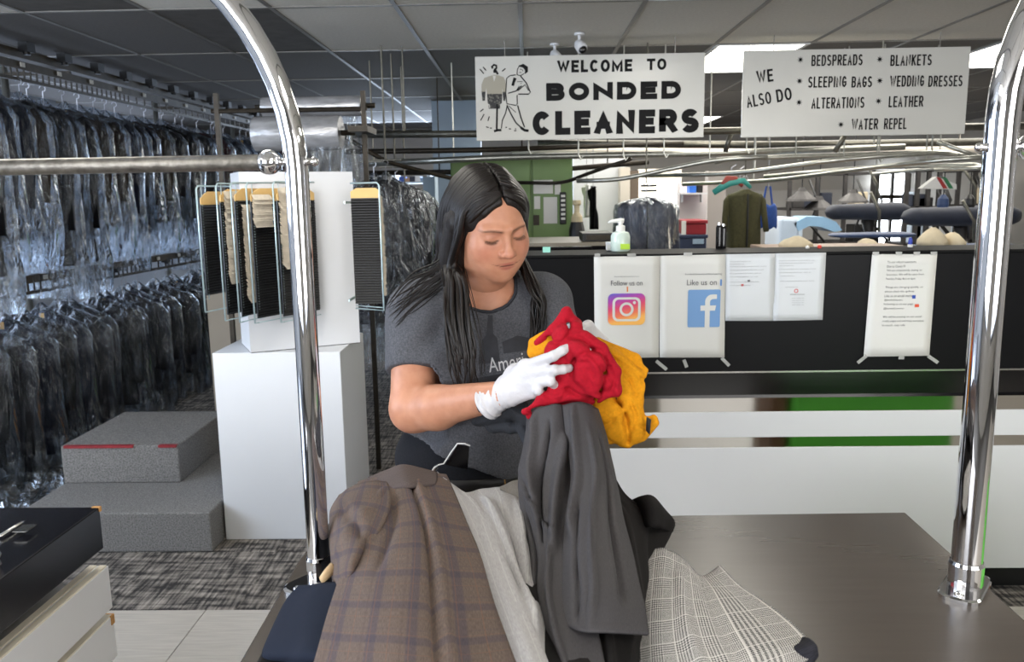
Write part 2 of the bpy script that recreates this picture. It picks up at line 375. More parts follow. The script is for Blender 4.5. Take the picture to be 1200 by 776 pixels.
# camera app logo
def insta():
    m=bpy.data.materials.new('logo_gradient'); m.use_nodes=True; nt=m.node_tree; N=nt.nodes; L=nt.links; b=N['Principled BSDF']; b.inputs['Roughness'].default_value=.6
    tc=N.new('ShaderNodeTexCoord'); sp=N.new('ShaderNodeSeparateXYZ'); L.new(tc.outputs['Generated'],sp.inputs[0])
    ml=N.new('ShaderNodeMath'); ml.operation='MULTIPLY_ADD'; L.new(sp.outputs[0],ml.inputs[0]); ml.inputs[1].default_value=-.28; L.new(sp.outputs[2],ml.inputs[2])
    r=N.new('ShaderNodeValToRGB'); e=r.color_ramp.elements; e[0].position=-.0; e[0].color=lin((250,186,90)); e[1].position=.97; e[1].color=lin((96,92,196))
    for p,c in ((.2,(238,120,84)),(.45,(222,70,110)),(.72,(170,66,170))): q=e.new(p); q.color=lin(c)
    L.new(ml.outputs[0],r.inputs[0]); L.new(r.outputs[0],b.inputs['Base Color']); return m
a=pxbox(712.5,344,756,381,YT); cx=(a[0]+a[1])/2; cz=(a[4]+a[5])/2; hw=(a[1]-a[0])/2; hh=(a[5]-a[4])/2
lg=MB(); pl=rrect(cx,cz,hw,hh,hw*.28); lg.add([(x,YT,z) for x,z in pl],[tuple(range(len(pl)))]); lg=lg.build('logo',insta(),n1)
wi=MB(); Yq=YT-.0006
o_=rrect(cx,cz,hw*.76,hh*.76,hw*.3); i_=rrect(cx,cz,hw*.62,hh*.62,hw*.2); nn=len(o_)
wi.add([(x,Yq,z) for x,z in o_]+[(x,Yq,z) for x,z in i_],[(k,(k+1)%nn,(k+1)%nn+nn,k+nn) for k in range(nn)])
disc(cx,cz,hw*.38,Yq,wi,24,hw*.25); disc(cx+hw*.42,cz+hh*.42,hw*.085,Yq,wi,12); wi.build('logo_outline',PAPER,lg)
# blue letter logo
a=pxbox(806,339.5,844,383.5,YT); cx=(a[0]+a[1])/2; cz=(a[4]+a[5])/2; hw=(a[1]-a[0])/2; hh=(a[5]-a[4])/2
lg=MB(); pl=rrect(cx,cz,hw,hh,hw*.1); lg.add([(x,YT,z) for x,z in pl],[tuple(range(len(pl)))]); lg=lg.build('logo',mat('logo_blue',(112,152,200),.6),n2)
ff=MB(); fx=cx+hw*.06; s_=hw
out=[(fx-.0*s_,cz-hh),(fx+.30*s_,cz-hh),(fx+.30*s_,cz-.12*hh),(fx+.62*s_,cz-.12*hh),(fx+.68*s_,cz+.16*hh),(fx+.30*s_,cz+.16*hh)]
for k in range(5): t=radians(180-90*k/4); out.append((fx+.52*s_+.22*s_*cos(t),cz+.34*hh+.16*hh*sin(t)))
out+= [(fx+.72*s_,cz+.50*hh),(fx+.72*s_,cz+.74*hh)]
for k in range(6): t=radians(90+90*k/5); out.append((fx+.42*s_+.42*s_*cos(t),cz+.36*hh+.38*hh*sin(t)))
out+= [(fx,cz+.16*hh),(fx-.28*s_,cz+.16*hh),(fx-.28*s_,cz-.12*hh),(fx,cz-.12*hh)]
ff.add([(x,Yq,z) for x,z in out],[tuple(range(len(out)))]); ff.build('logo_letter',PAPER,lg)
for k,(y,x1) in enumerate(((306,880),(309,872),(312,898),(316,895),(320,892),(324,888),(330,890),(334,880))): pxtext('mmnunnimuunmimm nuni mmunnn'[:18+k],855,y,x1,y+1.2,YT,FAINTINK,n3)
pxquad(876,328,879,330.5,YT,GREYINK,n3); pxquad(868.5,333,871.5,335.5,YT,mat('red_ink',(206,110,110),.6),n3)
for k,(y,x0,x1) in enumerate(((305,913,955),(308,913,953),(311,913,930),(315,913,956),(319,913,950),(323,914,931),(329,914,954),(336,920,935))): pxtext('mmnunnimuunmimm nuni mmunnn'[:18+k],x0,y,x1,y+1.1,YT,FAINTINK,n4)
a=P(933,341,YT); q=MB(); disc(a.x,a.z,.0075,YT,q,20,.0045); q.build('mark',MATS['red_ink'],n4); pxtext('BONDED CLEANERS',926,344.5,943,346,YT,GREYINK,n4)
for k in range(4): pxtext('mnun mnum nim',928,349+k*2.6,942,350+k*2.6,YT,FAINTINK,n4)
L5=['To our valued customers,','Due to Covid-19','We are temporarily closing on','Saturdays. We will be open from','Monday-Friday 8am to 6pm','','Things are changing quickly, so','please check the updates','Like us on social media','@bondedcleaners','Following us on our page','@bondedcleanersct','','We will be posting on our social','media pages and will keep everyone','in touch, stay safe']
for k,s in enumerate(L5):
    if s: 
        y=306+k*4.95; xx=1040-k*.42; pxtext(s,xx,y,xx+len(s)*1.42,y+2.8,YT,MATS['dark_grey_ink'],n5)
pxquad(1069,346,1073,350,YT,mat('navy_ink',(50,80,170),.6),n5); pxquad(1072,356.5,1077,360,YT,mat('red_orange_ink',(210,80,50),.6),n5)

# ================================================================ hanging signs
YS=5.1
SIGN=mat('sign_board_white',(205,203,196),.22,nscale=3,namt=.02)
def sign(x0,y0,x1,y1,label):
    a=pxbox(x0,y0,x1,y1,YS); t=thing('hanging_sign',((a[0]+a[1])/2,YS,a[4]),label,'sign')
    MB().box(a[0],a[1],YS,YS+.012,a[4],a[5],b=.002).build('board',SIGN,t)
    for x in (a[0]+.18,a[1]-.18): MB().tube([(x,YS+.006,a[5]),(x,YS+.006,2.42)],.003,6).build('hanger_wire',GALV,t)
    return t

def arc(cx,cz,rx,rz,a0,a1,n=10): return [(cx+rx*cos(radians(a0+(a1-a0)*k/n)), cz+rz*sin(radians(a0+(a1-a0)*k/n))) for k in range(n+1)]
GLY={'E':[[(1,1),(0,1),(0,0),(1,0)],[(0,.52),(.85,.52)]],'L':[[(0,1),(0,0),(1,0)]],'T':[[(0,1),(1,1)],[(.5,1),(.5,0)]],'I':[[(.5,1),(.5,0)]],
'H':[[(0,1),(0,0)],[(1,1),(1,0)],[(0,.5),(1,.5)]],'N':[[(0,0),(0,1),(1,0),(1,1)]],'M':[[(0,0),(0,1),(.5,.12),(1,1),(1,0)]],
'W':[[(0,1),(.26,0),(.5,.9),(.74,0),(1,1)]],'V':[[(0,1),(.5,0),(1,1)]],'A':[[(0,0),(.5,1),(1,0)],[(.2,.32),(.8,.32)]],'K':[[(0,1),(0,0)],[(1,1),(0,.42)],[(.35,.6),(1,0)]],
'O':[arc(.5,.5,.5,.5,90,450,24)],'C':[arc(.5,.5,.5,.5,38,322,20)],'G':[arc(.5,.5,.5,.5,42,300,18)+[(1,.2),(1,.46),(.58,.46)]],
'D':[[(0,0),(0,1),(.5,1)]+arc(.5,.5,.5,.5,90,-90,14)+[(0,0)]],
'B':[[(0,0),(0,1),(.6,1)]+arc(.62,.76,.32,.24,90,-90,8)+[(0,.52)],[(0,.52),(.6,.52)]+arc(.64,.26,.36,.26,90,-90,8)+[(0,0)]],
'P':[[(0,0),(0,1),(.6,1)]+arc(.65,.74,.35,.26,90,-90,8)+[(0,.48)]],'R':[[(0,0),(0,1),(.6,1)]+arc(.65,.74,.35,.26,90,-90,8)+[(0,.48)],[(.5,.48),(1,0)]],
'S':[arc(.5,.75,.46,.25,25,270,12)+arc(.5,.25,.5,.25,90,-155,12)[1:]]}
WID={'I':.35,'M':1.3,'W':1.45,'L':.85,'E':.9,'O':1.1,'C':1.05,'N':1.05,'B':1,'D':1.05}
def bold_text(s,x0,y0,x1,y1,Y,m,parent,wt=.26,rot=0,gap=.22):
    a=pxbox(x0,y0,x1,y1,Y); W=a[1]-a[0]; H=a[5]-a[4]
    ws=[WID.get(c,1.0) if c!=' ' else .6 for c in s]; tot=sum(ws)+gap*(len(s)-1); u=W/tot
    sw=min(wt*H,wt*1.25*u*1.0+wt*.2*H); x=0; mb=MB()
    for c,wd in zip(s,ws):
        cw=wd*u
        if c!=' ':
            for pl in GLY[c]:
                pts=[(x+sw/2+p[0]*(cw-sw) if c!='I' else x+cw/2, sw/2+p[1]*(H-sw)) for p in pl]
                # ribbon with mitred joints
                mb.k=getattr(mb,'k',0)+1; Y=Yt-.0002*(mb.k%3)
                n=len(pts); vs=[]; closed=(Vector(pts[0])-Vector(pts[-1])).length<1e-6
                # extend square ends
                if not closed and c in 'ELTHNMWVAKIPRBDG':
                    d=(Vector(pts[0])-Vector(pts[1])).normalized()*sw/2; e=(Vector(pts[-1])-Vector(pts[-2])).normalized()*sw/2
                    pts[0]=tuple(Vector(pts[0])+d*(1 if c not in 'R' else .6)); pts[-1]=tuple(Vector(pts[-1])+e)
                for i in range(n):
                    p=Vector(pts[i]); pa=Vector(pts[i-1]) if i>0 else (Vector(pts[-2]) if closed else None); pb=Vector(pts[i+1]) if i<n-1 else (Vector(pts[1]) if closed else None)
                    d1=(p-pa).normalized() if pa else (pb-p).normalized(); d2=(pb-p).normalized() if pb else d1
                    t=d1+d2; t=t.normalized() if t.length>.05 else d1; nn=Vector((-t.y,t.x)); k=1/max(.42,nn.dot(Vector((-d1.y,d1.x))))
                    for sg in (1,-1):
                        q=p+nn*sg*sw/2*k
                        q.y=min(max(q.y,0),H)
                        X=q.x*cos(rot)-q.y*sin(rot); Z=q.x*sin(rot)+q.y*cos(rot)
                        vs.append((a[0]+X,Y,a[4]+Z))
                mb.add(vs,[(2*i,2*i+1,2*i+3,2*i+2) for i in range(n-1)])
        x+=cw+gap*u
    return mb.build('lettering',m,parent)
s1=sign(557.5,64,825.5,163,'white hanging sign reading WELCOME TO BONDED CLEANERS')
s2=sign(870,57,1134,159,'white hanging sign listing BEDSPREADS, SLEEPING BAGS and ALTERATIONS')
Yt=YS-.0015
bold_text('WELCOME',653,70,741,84.5,Yt,INK,s1,.24); bold_text('TO',758,68.5,781,82,Yt,INK,s1,.24)
bold_text('BONDED',640,96,798,117,Yt,INK,s1,.32); bold_text('CLEANERS',624,129,819,157,Yt,INK,s1,.30)
bold_text('WE',887.5,83,907,98,Yt,INK,s2,.20,rot=.13); bold_text('ALSO',876,112,905,126.5,Yt,INK,s2,.19,rot=.17); bold_text('DO',911,105,929,120,Yt,INK,s2,.19,rot=.17)
for s,x0,x1,y in (('BEDSPREADS',951,1011,64),('BLANKETS',1043.5,1092,64),('SLEEPING',947,992,89.5),('BAGS',998,1022,89.5),('WEDDING',1043,1083,88.5),('DRESSES',1088,1128,88.5),('ALTERATIONS',951,1013,114),('LEATHER',1041.5,1082,112.5),('WATER',998,1029,139),('REPEL',1036,1062.5,138.5)):
    bold_text(s,x0,y,x1,y+13,Yt,INK,s2,.20)
for x,y in ((938,70),(1031,69.5),(937,95),(1031,94.5),(936.5,120),(1029.5,118.5),(985.5,146)):
    p=P(x,y,Yt)
    pts=[]
    for k in range(16): r=.021 if k%2==0 else .008; a=2*pi*k/16; pts.append((p.x+r*cos(a),Yt,p.z+r*sin(a)))
    MB().add(pts,[tuple(range(16))]).build('star_bullet',INK,s2)
# clip-art on the welcome sign: a suit on a stand and a man beside it
def zp(x,y): p=P(545+x*.1354,60+y*.1353,Yt); return (p.x,p.z)
ink=MB(); W1=.006
def stroke(pts,wd=W1): ribbon([zp(*p) for p in pts],wd,Yt,ink)
stroke([(385,215),(360,235),(352,360),(362,455),(440,470),(452,455),(450,380)]); stroke([(385,212),(440,205)]); stroke([(480,215),(530,275),(565,355),(550,372),(460,372)],.007)
stroke([(372,365),(440,345),(490,300)],.007); stroke([(455,345),(520,290),(548,340)]); stroke([(430,230),(412,300)],.016); stroke([(438,235),(425,265)],.012); stroke([(450,265),(500,262),(480,285)],.004)
stroke([(470,300),(450,330)],.004)
stroke([(362,468),(400,550),(440,620),(485,662)],.008); stroke([(365,470),(350,540),(322,600),(314,670)]); stroke([(455,470),(485,580),(515,660)],.008); stroke([(378,475),(440,530)],.004)
stroke([(480,660),(515,685),(550,690)],.016); stroke([(278,455),(276,560),(274,678)],.011); stroke([(250,694),(285,684),(314,684)],.014)
stroke([(450,205),(452,160),(470,125),(500,118)],.005); stroke([(450,205),(480,212),(510,195)],.005); stroke([(470,130),(500,125),(528,145),(532,175),(518,195)],[.008,.022,.026,.018,.006]); stroke([(475,155),(492,160)],.004); stroke([(470,182),(486,186)],.004); stroke([(498,160),(500,175)],.004)
stroke([(240,150),(232,135),(250,118),(270,125),(272,145),(258,160),(250,175)],.012); stroke([(262,165),(285,200)],.012); stroke([(245,180),(275,182)],.01)
for a,b in (((128,155),(162,195)),((155,137),(182,168)),((320,175),(350,150)),((135,600),(165,545)),((130,525),(160,500)),((198,605),(210,565)),((182,655),(205,662)),((215,665),(232,668)),((350,660),(362,660)),((378,672),(398,674)),((425,690),(445,688)),((432,672),(442,674))): stroke([a,b],.006)
stroke([(205,470),(205,495),(300,495),(300,470)],.005)
tag(ink.build('drawing_lines',INK,s1),kind='stuff')
jm=bpy.data.materials.new('drawn_suit'); jm.use_nodes=True; nt=jm.node_tree; b=nt.nodes['Principled BSDF']; b.inputs['Roughness'].default_value=.5
tc=nt.nodes.new('ShaderNodeTexCoord'); vo=nt.nodes.new('ShaderNodeTexVoronoi'); vo.inputs['Scale'].default_value=70; nt.links.new(tc.outputs['Object'],vo.inputs['Vector'])
rr=nt.nodes.new('ShaderNodeValToRGB'); rr.color_ramp.elements[0].color=lin((120,118,108)); rr.color_ramp.elements[1].color=lin((28,27,28)); rr.color_ramp.elements[1].position=.55; nt.links.new(vo.outputs['Distance'],rr.inputs[0]); nt.links.new(rr.outputs[0],b.inputs['Base Color'])
JT=mat('drawn_suit_top',(160,154,138),.5)
j=MB(); pts=[zp(*p) for p in ((190,370),(195,450),(215,465),(215,490),(298,492),(300,462),(318,450),(322,370))]; j.add([(x,Yt,z) for x,z in pts],[tuple(range(len(pts)))])
pts=[zp(*p) for p in ((142,350),(150,430),(172,430),(178,350))]; j.add([(x,Yt,z) for x,z in pts],[(0,1,2,3)])
pts=[zp(*p) for p in ((325,350),(330,430),(350,430),(352,350))]; j.add([(x,Yt,z) for x,z in pts],[(0,1,2,3)])
j.build('drawn_suit_lower',jm,s1)
j=MB(); pts=[zp(*p) for p in ((245,205),(165,232),(142,290),(142,352),(178,352),(185,320),(190,372),(322,372),(322,320),(328,352),(352,352),(350,260),(335,225),(275,205))]; j.add([(x,Yt,z) for x,z in pts],[tuple(range(len(pts)))]); j.build('drawn_suit_upper',JT,s1)
j=MB(); pts=[zp(*p) for p in ((240,212),(252,265),(268,212))]; j.add([(x,Yt-.0008,z) for x,z in pts],[(0,1,2)]); j.build('drawn_shirt_front',SIGN,s1)

# security cameras on the ceiling
def seccam(x,y,Y,label):
    p=P(x,y,Y); t=thing('security_camera',(p.x,p.y,ZC-.14),label,'camera')
    MB().lathe((p.x,p.y,ZC-.012),[(.03,0),(.03,.012)],16).build('mount_plate',WHITE,t)
    MB().tube([(p.x,p.y,ZC-.012),(p.x,p.y,ZC-.05)],.009,8).build('arm',WHITE,t)
    h=MB(); h.tube([(p.x-.01,p.y+.03,ZC-.05),(p.x,p.y,ZC-.065),(p.x+.012,p.y-.04,ZC-.092),(p.x+.014,p.y-.045,ZC-.096)],[.018,.031,.033,.028],16); h.build('housing',WHITE,t,smooth=True)
    MB().ball((p.x+.0155,p.y-.046,ZC-.098),.024,14,(1,.55,1)).build('lens',BLACKLAM,t,smooth=True)
seccam(679,44,4.93,'small white security camera on ceiling above the welcome sign')
seccam(650,50,5.25,'second white ceiling camera half hidden behind the welcome sign')
# ================================================================ left side: garment conveyors
S.cycles.transparent_max_bounces = 24
def film_mat(name, tint, amt, rough=.12):
    m=bpy.data.materials.new(name); m.use_nodes=True; nt=m.node_tree; N=nt.nodes; L=nt.links; N.remove(N['Principled BSDF']); out=N['Material Output']
    tc=N.new('ShaderNodeTexCoord'); mp=N.new('ShaderNodeMapping'); mp.inputs['Scale'].default_value=(1,1,.35); L.new(tc.outputs['Object'],mp.inputs[0])
    n=N.new('ShaderNodeTexNoise'); n.inputs['Scale'].default_value=22; n.inputs['Detail'].default_value=5; n.inputs['Distortion'].default_value=.8; L.new(mp.outputs[0],n.inputs['Vector'])
    bp=N.new('ShaderNodeBump'); bp.inputs['Strength'].default_value=1; bp.inputs['Distance'].default_value=.05; L.new(n.outputs['Fac'],bp.inputs['Height'])
    g=N.new('ShaderNodeBsdfGlossy'); g.inputs['Roughness'].default_value=rough; L.new(bp.outputs[0],g.inputs['Normal']); g.inputs['Color'].default_value=(.9,.95,1,1)
    d=N.new('ShaderNodeBsdfTranslucent'); d.inputs['Color'].default_value=lin(tint); df=N.new('ShaderNodeBsdfDiffuse'); df.inputs['Color'].default_value=lin(tint)
    md=N.new('ShaderNodeMixShader'); L.new(d.outputs[0],md.inputs[1]); L.new(df.outputs[0],md.inputs[2])
    t=N.new('ShaderNodeBsdfTransparent'); t.inputs['Color'].default_value=(.96,.97,.98,1)
    r=N.new('ShaderNodeValToRGB'); r.color_ramp.elements[0].position=.54; r.color_ramp.elements[1].position=.70; r.color_ramp.elements[0].color=(amt*.04,)*3+(1,); r.color_ramp.elements[1].color=(amt,)*3+(1,); L.new(n.outputs['Fac'],r.inputs[0])
    m1=N.new('ShaderNodeMixShader'); L.new(r.outputs[0],m1.inputs[0]); L.new(t.outputs[0],m1.inputs[1]); L.new(md.outputs[0],m1.inputs[2])
    fr=N.new('ShaderNodeFresnel'); fr.inputs['IOR'].default_value=1.45; L.new(bp.outputs[0],fr.inputs['Normal'])
    ma=N.new('ShaderNodeMath'); ma.operation='MULTIPLY_ADD'; L.new(fr.outputs[0],ma.inputs[0]); ma.inputs[1].default_value=2.2; ma.inputs[2].default_value=.0; ma.use_clamp=True
    m2=N.new('ShaderNodeMixShader'); L.new(ma.outputs[0],m2.inputs[0]); L.new(m1.outputs[0],m2.inputs[1]); L.new(g.outputs[0],m2.inputs[2]); L.new(m2.outputs[0],out.inputs[0]); return m
FILM=film_mat('clear_plastic_film',(205,220,245),.24)
FILMR=film_mat('rolled_plastic_film',(150,150,150),.95,.2)
HANGER=mat('hanger_wire',(170,170,175),.3,.9,nscale=30,namt=.1)
CARD=mat('hanger_paper',(225,222,212),.8,nscale=8,namt=.04)
TAGM=mat('yellow_tag',(226,170,70),.7,nscale=8,namt=.1)
def cloth_m(name,rgb,rough=.85,**k): return mat(name,rgb,rough,nscale=k.pop('ns',140),namt=.25,bump=.3,bscale=180,spec=.15,**k)
GCOL=[cloth_m('cloth_black',(15,15,18)),cloth_m('cloth_navy',(20,24,38)),cloth_m('cloth_charcoal',(36,36,40)),cloth_m('cloth_brown',(50,43,38)),cloth_m('cloth_blue',(44,58,88)),cloth_m('cloth_maroon',(64,22,28)),cloth_m('cloth_tan',(140,124,100))]
GN=['black','navy','charcoal','brown','blue','maroon','tan']
def loft(rings, n=24, cap=True):
    vs=[];m=len(rings)
    for fn in rings:
        for k in range(n): vs.append(fn(2*pi*k/n))
    fs=[(i*n+k,(i+1)*n+k,(i+1)*n+(k+1)%n,i*n+(k+1)%n) for i in range(m-1) for k in range(n)]
    if cap: fs.append(tuple(range(n)))
    return vs,fs
def garment_meshes(seed, L, m):
    r=random.Random(seed); ph=r.random()*6
    prof=[(0,.045,.04),(-.03,.10,.05),(-.07,.19,.06),(-.11,.225,.07),(-.2,.215,.085),(-.45,.195,.08),(-L*.8,.215,.085),(-L,.225,.085)]
    def ring(z,rx,ry,amp):
        def f(a):
            k=1+amp*sin(a*5+ph+z*3)+amp*.6*sin(a*9+ph*2-z*5); return (rx*k*cos(a),.50*ry*k*sin(a),z-.12)
        return f
    v,f=loft([ring(z,a,b,.03 if z<-.15 else .005) for z,a,b in prof])
    mb=MB().add(v,f)
    for s in (-1,1):
        mb.tube([(s*.19,0,-.2),(s*.235,0,-.28),(s*.25,-.01,-.5),(s*.245,-.022,-.62),(s*.235,-.028,-.12-L*.78)],[.042,.048,.042,.037,.040],10,flat=.55)
    if r.random()<.6: mb.tube([(-.1,-.038,-.2),(0,-.042,-.35),(.0,-.044,-.6)],.012,6)
    cv=[]; Lp=L+.12+r.random()*.16
    def pring(z,rx,ry,amp):
        def f(a):
            k=1+amp*(.6*sin(a*7+ph+z*4)+.4*sin(a*13-ph+z*9)); return (1.13*rx*k*cos(a)+.01*sin(z*8+ph),(.66*ry*k)*sin(a)-.010*min(1,-z*2 if z<0 else 0),z-.12)
        return f
    pp=[(.05,.012,.012),(.0,.06,.05),(-.04,.15,.07),(-.08,.235,.08),(-.14,.27,.095),(-.3,.275,.10),(-.5,.27,.105),(-.7,.27,.11),(-L,.265,.115),(-Lp+.05,.25,.11),(-Lp,.24,.10)]
    pv,pf=loft([pring(z,a,b,.02+.11*min(1,-z) if z<0 else 0) for z,a,b in pp],36,False)
    return mb,(pv,pf)
def make_garment(k, seed, L, ci):
    t=thing('bagged_garment',(0,0,0),'x','garment')
    mb,(pv,pf)=garment_meshes(seed,L,None)
    link_mesh('jacket',mb.v,mb.f,GCOL[ci],t,True); link_mesh('plastic_cover',pv,pf,FILM,t,True)
    h=MB(); h.tube([(0,0,-.12),(0,0,-.03)]+[(.018*sin(a)+.0,0,-.015+.018*cos(a)) for a in [2.6,2,1.3,.6,0,-.7,-1.4]],.0025,6); h.build('hanger_hook',HANGER,t)
    if seed%3==0: MB().box(-.05,.05,-.012,-.010,-.19,-.125).build('paper_card',CARD,t)
    if seed%3==1: MB().box(.01,.04,-.03,-.028,-.17,-.13).build('claim_tag',TAGM,t)
    return t
KINDS=[(0,.72),(1,.78),(2,.70),(0,.95),(3,.74),(4,.62),(5,.70),(1,.85),(2,.9)]
gp=[make_garment(k,k+3,L,ci) for k,(ci,L) in enumerate(KINDS)]
gused=set()
RX=lambda Y: -2.93+.022*(Y-4.5)
def hang(k,x,y,z,rz,label,group):
    o=gp[k] if k not in gused else copy_tree(gp[k]); gused.add(k); o.location=(x,y,z); o.rotation_euler=(0,0,rz); o['label']=label; o['group']=group; return o
GDEEP=['black jacket in clear plastic','navy jacket in clear plastic','charcoal jacket in clear plastic','long black coat in clear plastic','brown jacket in clear plastic','short blue shirt in clear plastic','maroon jacket in clear plastic','long navy coat in clear plastic','long charcoal coat in clear plastic']
ORD=['nearest','second','third','fourth','fifth','sixth','seventh','eighth','ninth','tenth','eleventh','twelfth','thirteenth','fourteenth','fifteenth']
def row(where,z,y,yend,choose,step,grp,seed):
    rg=random.Random(seed); n={}
    while y<yend:
        k=choose(rg,y); n[k]=n.get(k,0)+1
        lab=('%s %s on the %s conveyor'%(ORD[n[k]-1],GDEEP[k],where)) if n[k]>1 else 'nearest %s on the %s conveyor'%(GDEEP[k],where)
        hang(k,RX(y)+rg.uniform(-.05,.05),y,z,rg.uniform(-.10,.10),lab,grp); y+=step(rg,y)
row('upper',2.20,3.75,9.4,lambda r,y:r.choice([0,1,2,3,4,5,7,8,6,1,4,0,3] if y<6.5 or r.random()<.6 else [6,0,1,4,2]),lambda r,y:r.uniform(.145,.19) if y<6.5 else r.uniform(.18,.28),'bagged garments on the upper conveyor',5)
row('lower',.985,3.7,7.2,lambda r,y:r.choice([0,1,2,0,7,2,8,1,0]),lambda r,y:r.uniform(.145,.20),'bagged garments on the lower conveyor',8)
for k in range(len(gp)):
    if k not in gused: hang(k,RX(9.6),9.6,2.2,0,'farthest '+GDEEP[k]+' on the upper conveyor','bagged garments on the upper conveyor')
def conveyor(name,z,label,upper):
    t=thing(name,(RX(6),6,z),label,'conveyor'); ys=np.linspace(2.6,9.8,2)
    def beam(nm,za,zb,hw,m,dx=0):
        mb=MB(); vs=[]
        for y in ys:
            x=RX(y)+dx; vs += [(x-hw,y,za),(x+hw,y,za),(x+hw,y,zb),(x-hw,y,zb)]
        mb.add(vs,[(0,1,2,3),(7,6,5,4),(0,4,5,1),(1,5,6,2),(2,6,7,3),(3,7,4,0)]); return mb.build(nm,m,t)
    BM=mat('conveyor_brown',(62,54,42),.6,0,nscale=15,namt=.3)
    beam('track_beam',z+.055,z+.10,.02,BM,.02)
    beam('hook_rail',z-.01,z+.008,.010,DARKMET,.02)
    if upper: beam('top_beam',z+.135,z+.185,.03,BM,-.05)
    hk=MB().box(-.004,.004,-.004,.004,-.002,.05).build('track_slot_pin',DARKMET,t,local=True)
    hk.location=Vector((RX(2.7)+.02,2.7,z+.005))-t.location; y=2.75
    while y<9.6:
        o=hk.copy(); COL.objects.link(o); o.location=Vector((RX(y)+.02,y,z+.005))-t.location; y+=.06 if y<6 else .12
    bp=MB().box(-.045,.045,-.05,.05,-.03,.035).box(-.02,.02,-.02,.02,.03,.06).lathe((0,0,-.05),[(.03,0),(.03,.02)],8).build('drive_bracket',BLACKMATT,t,local=True)
    bp.location=Vector((RX(3)+.02,3,z+.125))-t.location
    for k in range(1,18):
        y=3+.38*k
        o=bp.copy(); COL.objects.link(o); o.location=Vector((RX(y)+.02,y,z+(.19 if upper else .05)))-t.location; o.scale=(.6,.8,.8) if upper else (.5,.6,.5)
    wl=MB().box(.0,.006,-.02,.02,-.012,.012).build('number_label',PAPER,t,local=True); wl.location=Vector((RX(3)+.045,3,z+.08))-t.location
    for k in range(1,20):
        o=wl.copy(); COL.objects.link(o); y=3+.36*k; o.location=Vector((RX(y)+.045,y,z+.08))-t.location
    return t
conveyor('garment_conveyor',2.20,'brown overhead garment conveyor track just under the ceiling, upper one',True)
conveyor('garment_conveyor',.985,'brown garment conveyor track at waist height, lower one',False)
for k,y in enumerate((3.2,5.35,7.4,9.2)):
    t=thing('conveyor_upright',(RX(y)+.0,y,0),['pale steel upright post of the garment conveyor, nearest the storefront','pale steel upright post of the garment conveyor among the near upper bags','pale steel upright post of the garment conveyor further back','farthest pale steel upright post of the garment conveyor'][k],'post')
    MB().tube([(RX(y)-.42,y,0),(RX(y)-.42,y,2.38)],.022,10).build('pole',PIPE,t,smooth=True)
    MB().box(RX(y)-.47,RX(y)-.37,y-.05,y+.05,0,.01).build('foot_plate',DARKMET,t)
    MB().box(RX(y)-.42,RX(y)+.01,y-.012,y+.012,2.30,2.325).build('cross_arm',DARKMET,t); MB().box(RX(y)-.42,RX(y)+.01,y-.012,y+.012,1.05,1.075).build('cross_arm',DARKMET,t)
# crumpled film lying on the floor
def crumple(name,x0,x1,y0,y1,z0,amp,m,label,cat,n=40):
    vs=[(x0+(x1-x0)*i/n, y0+(y1-y0)*j/n, z0+amp*abs(noise.noise((i*.22,j*.22,3.1)))*2+amp*.4*noise.noise((i*.6,j*.6,9))+.004+amp*.4) for j in range(n+1) for i in range(n+1)]
    fs=[(j*(n+1)+i,j*(n+1)+i+1,(j+1)*(n+1)+i+1,(j+1)*(n+1)+i) for j in range(n) for i in range(n)]
    return tag(link_mesh(name,vs,fs,m,None,True),label,cat)
crumple('plastic_sheet',-3.1,-2.28,3.3,4.3,0,.07,FILM,'crumpled clear plastic film on the floor beside the carpeted steps','plastic film')

# ---- carpeted steps
FELT=mat('grey_felt_carpet',(116,114,112),.97,nscale=160,namt=.45,bump=.6,bscale=220)
st=thing('carpeted_step',(-1.8,3.85,0),'grey carpeted lower step platform on the floor','step')
MB().box(-2.22,-1.375,3.30,4.34,0,.18,b=.008).build('platform',FELT,st)
st=thing('carpeted_step',(-1.94,3.98,.18),'grey carpeted box with red edge tape, standing on the lower step','step')
MB().box(-2.22,-1.66,3.675,4.30,.18,.365,b=.008).build('platform',FELT,st)
RT=mat('red_tape',(128,26,34),.6,nscale=20,namt=.2)
MB().box(-2.20,-1.87,3.668,3.69,.355,.3665).build('red_edge_tape',RT,st); MB().box(-1.75,-1.665,3.668,3.69,.355,.3665).build('red_edge_tape',RT,st)
# ---- partition board and box behind
BEIGE=mat('beige_board',(148,140,128),.8,nscale=3,namt=.05)
tag(MB().box(-1.98,-1.55,4.95,5.0,0,1.02,b=.003).build('partition_board',BEIGE),'beige upright board standing behind the white pedestal','board')
bx=thing('cardboard_box',(-1.55,4.8,0),'small brown cardboard box low down beside the pedestal','box')
MB().box(-1.78,-1.45,4.65,4.9,0,.36).build('carton',mat('cardboard',(168,112,60),.8,nscale=10,namt=.15),bx); MB().box(-1.68,-1.46,4.645,4.65,.2,.3).build('label_patch',BLACKMATT,bx)

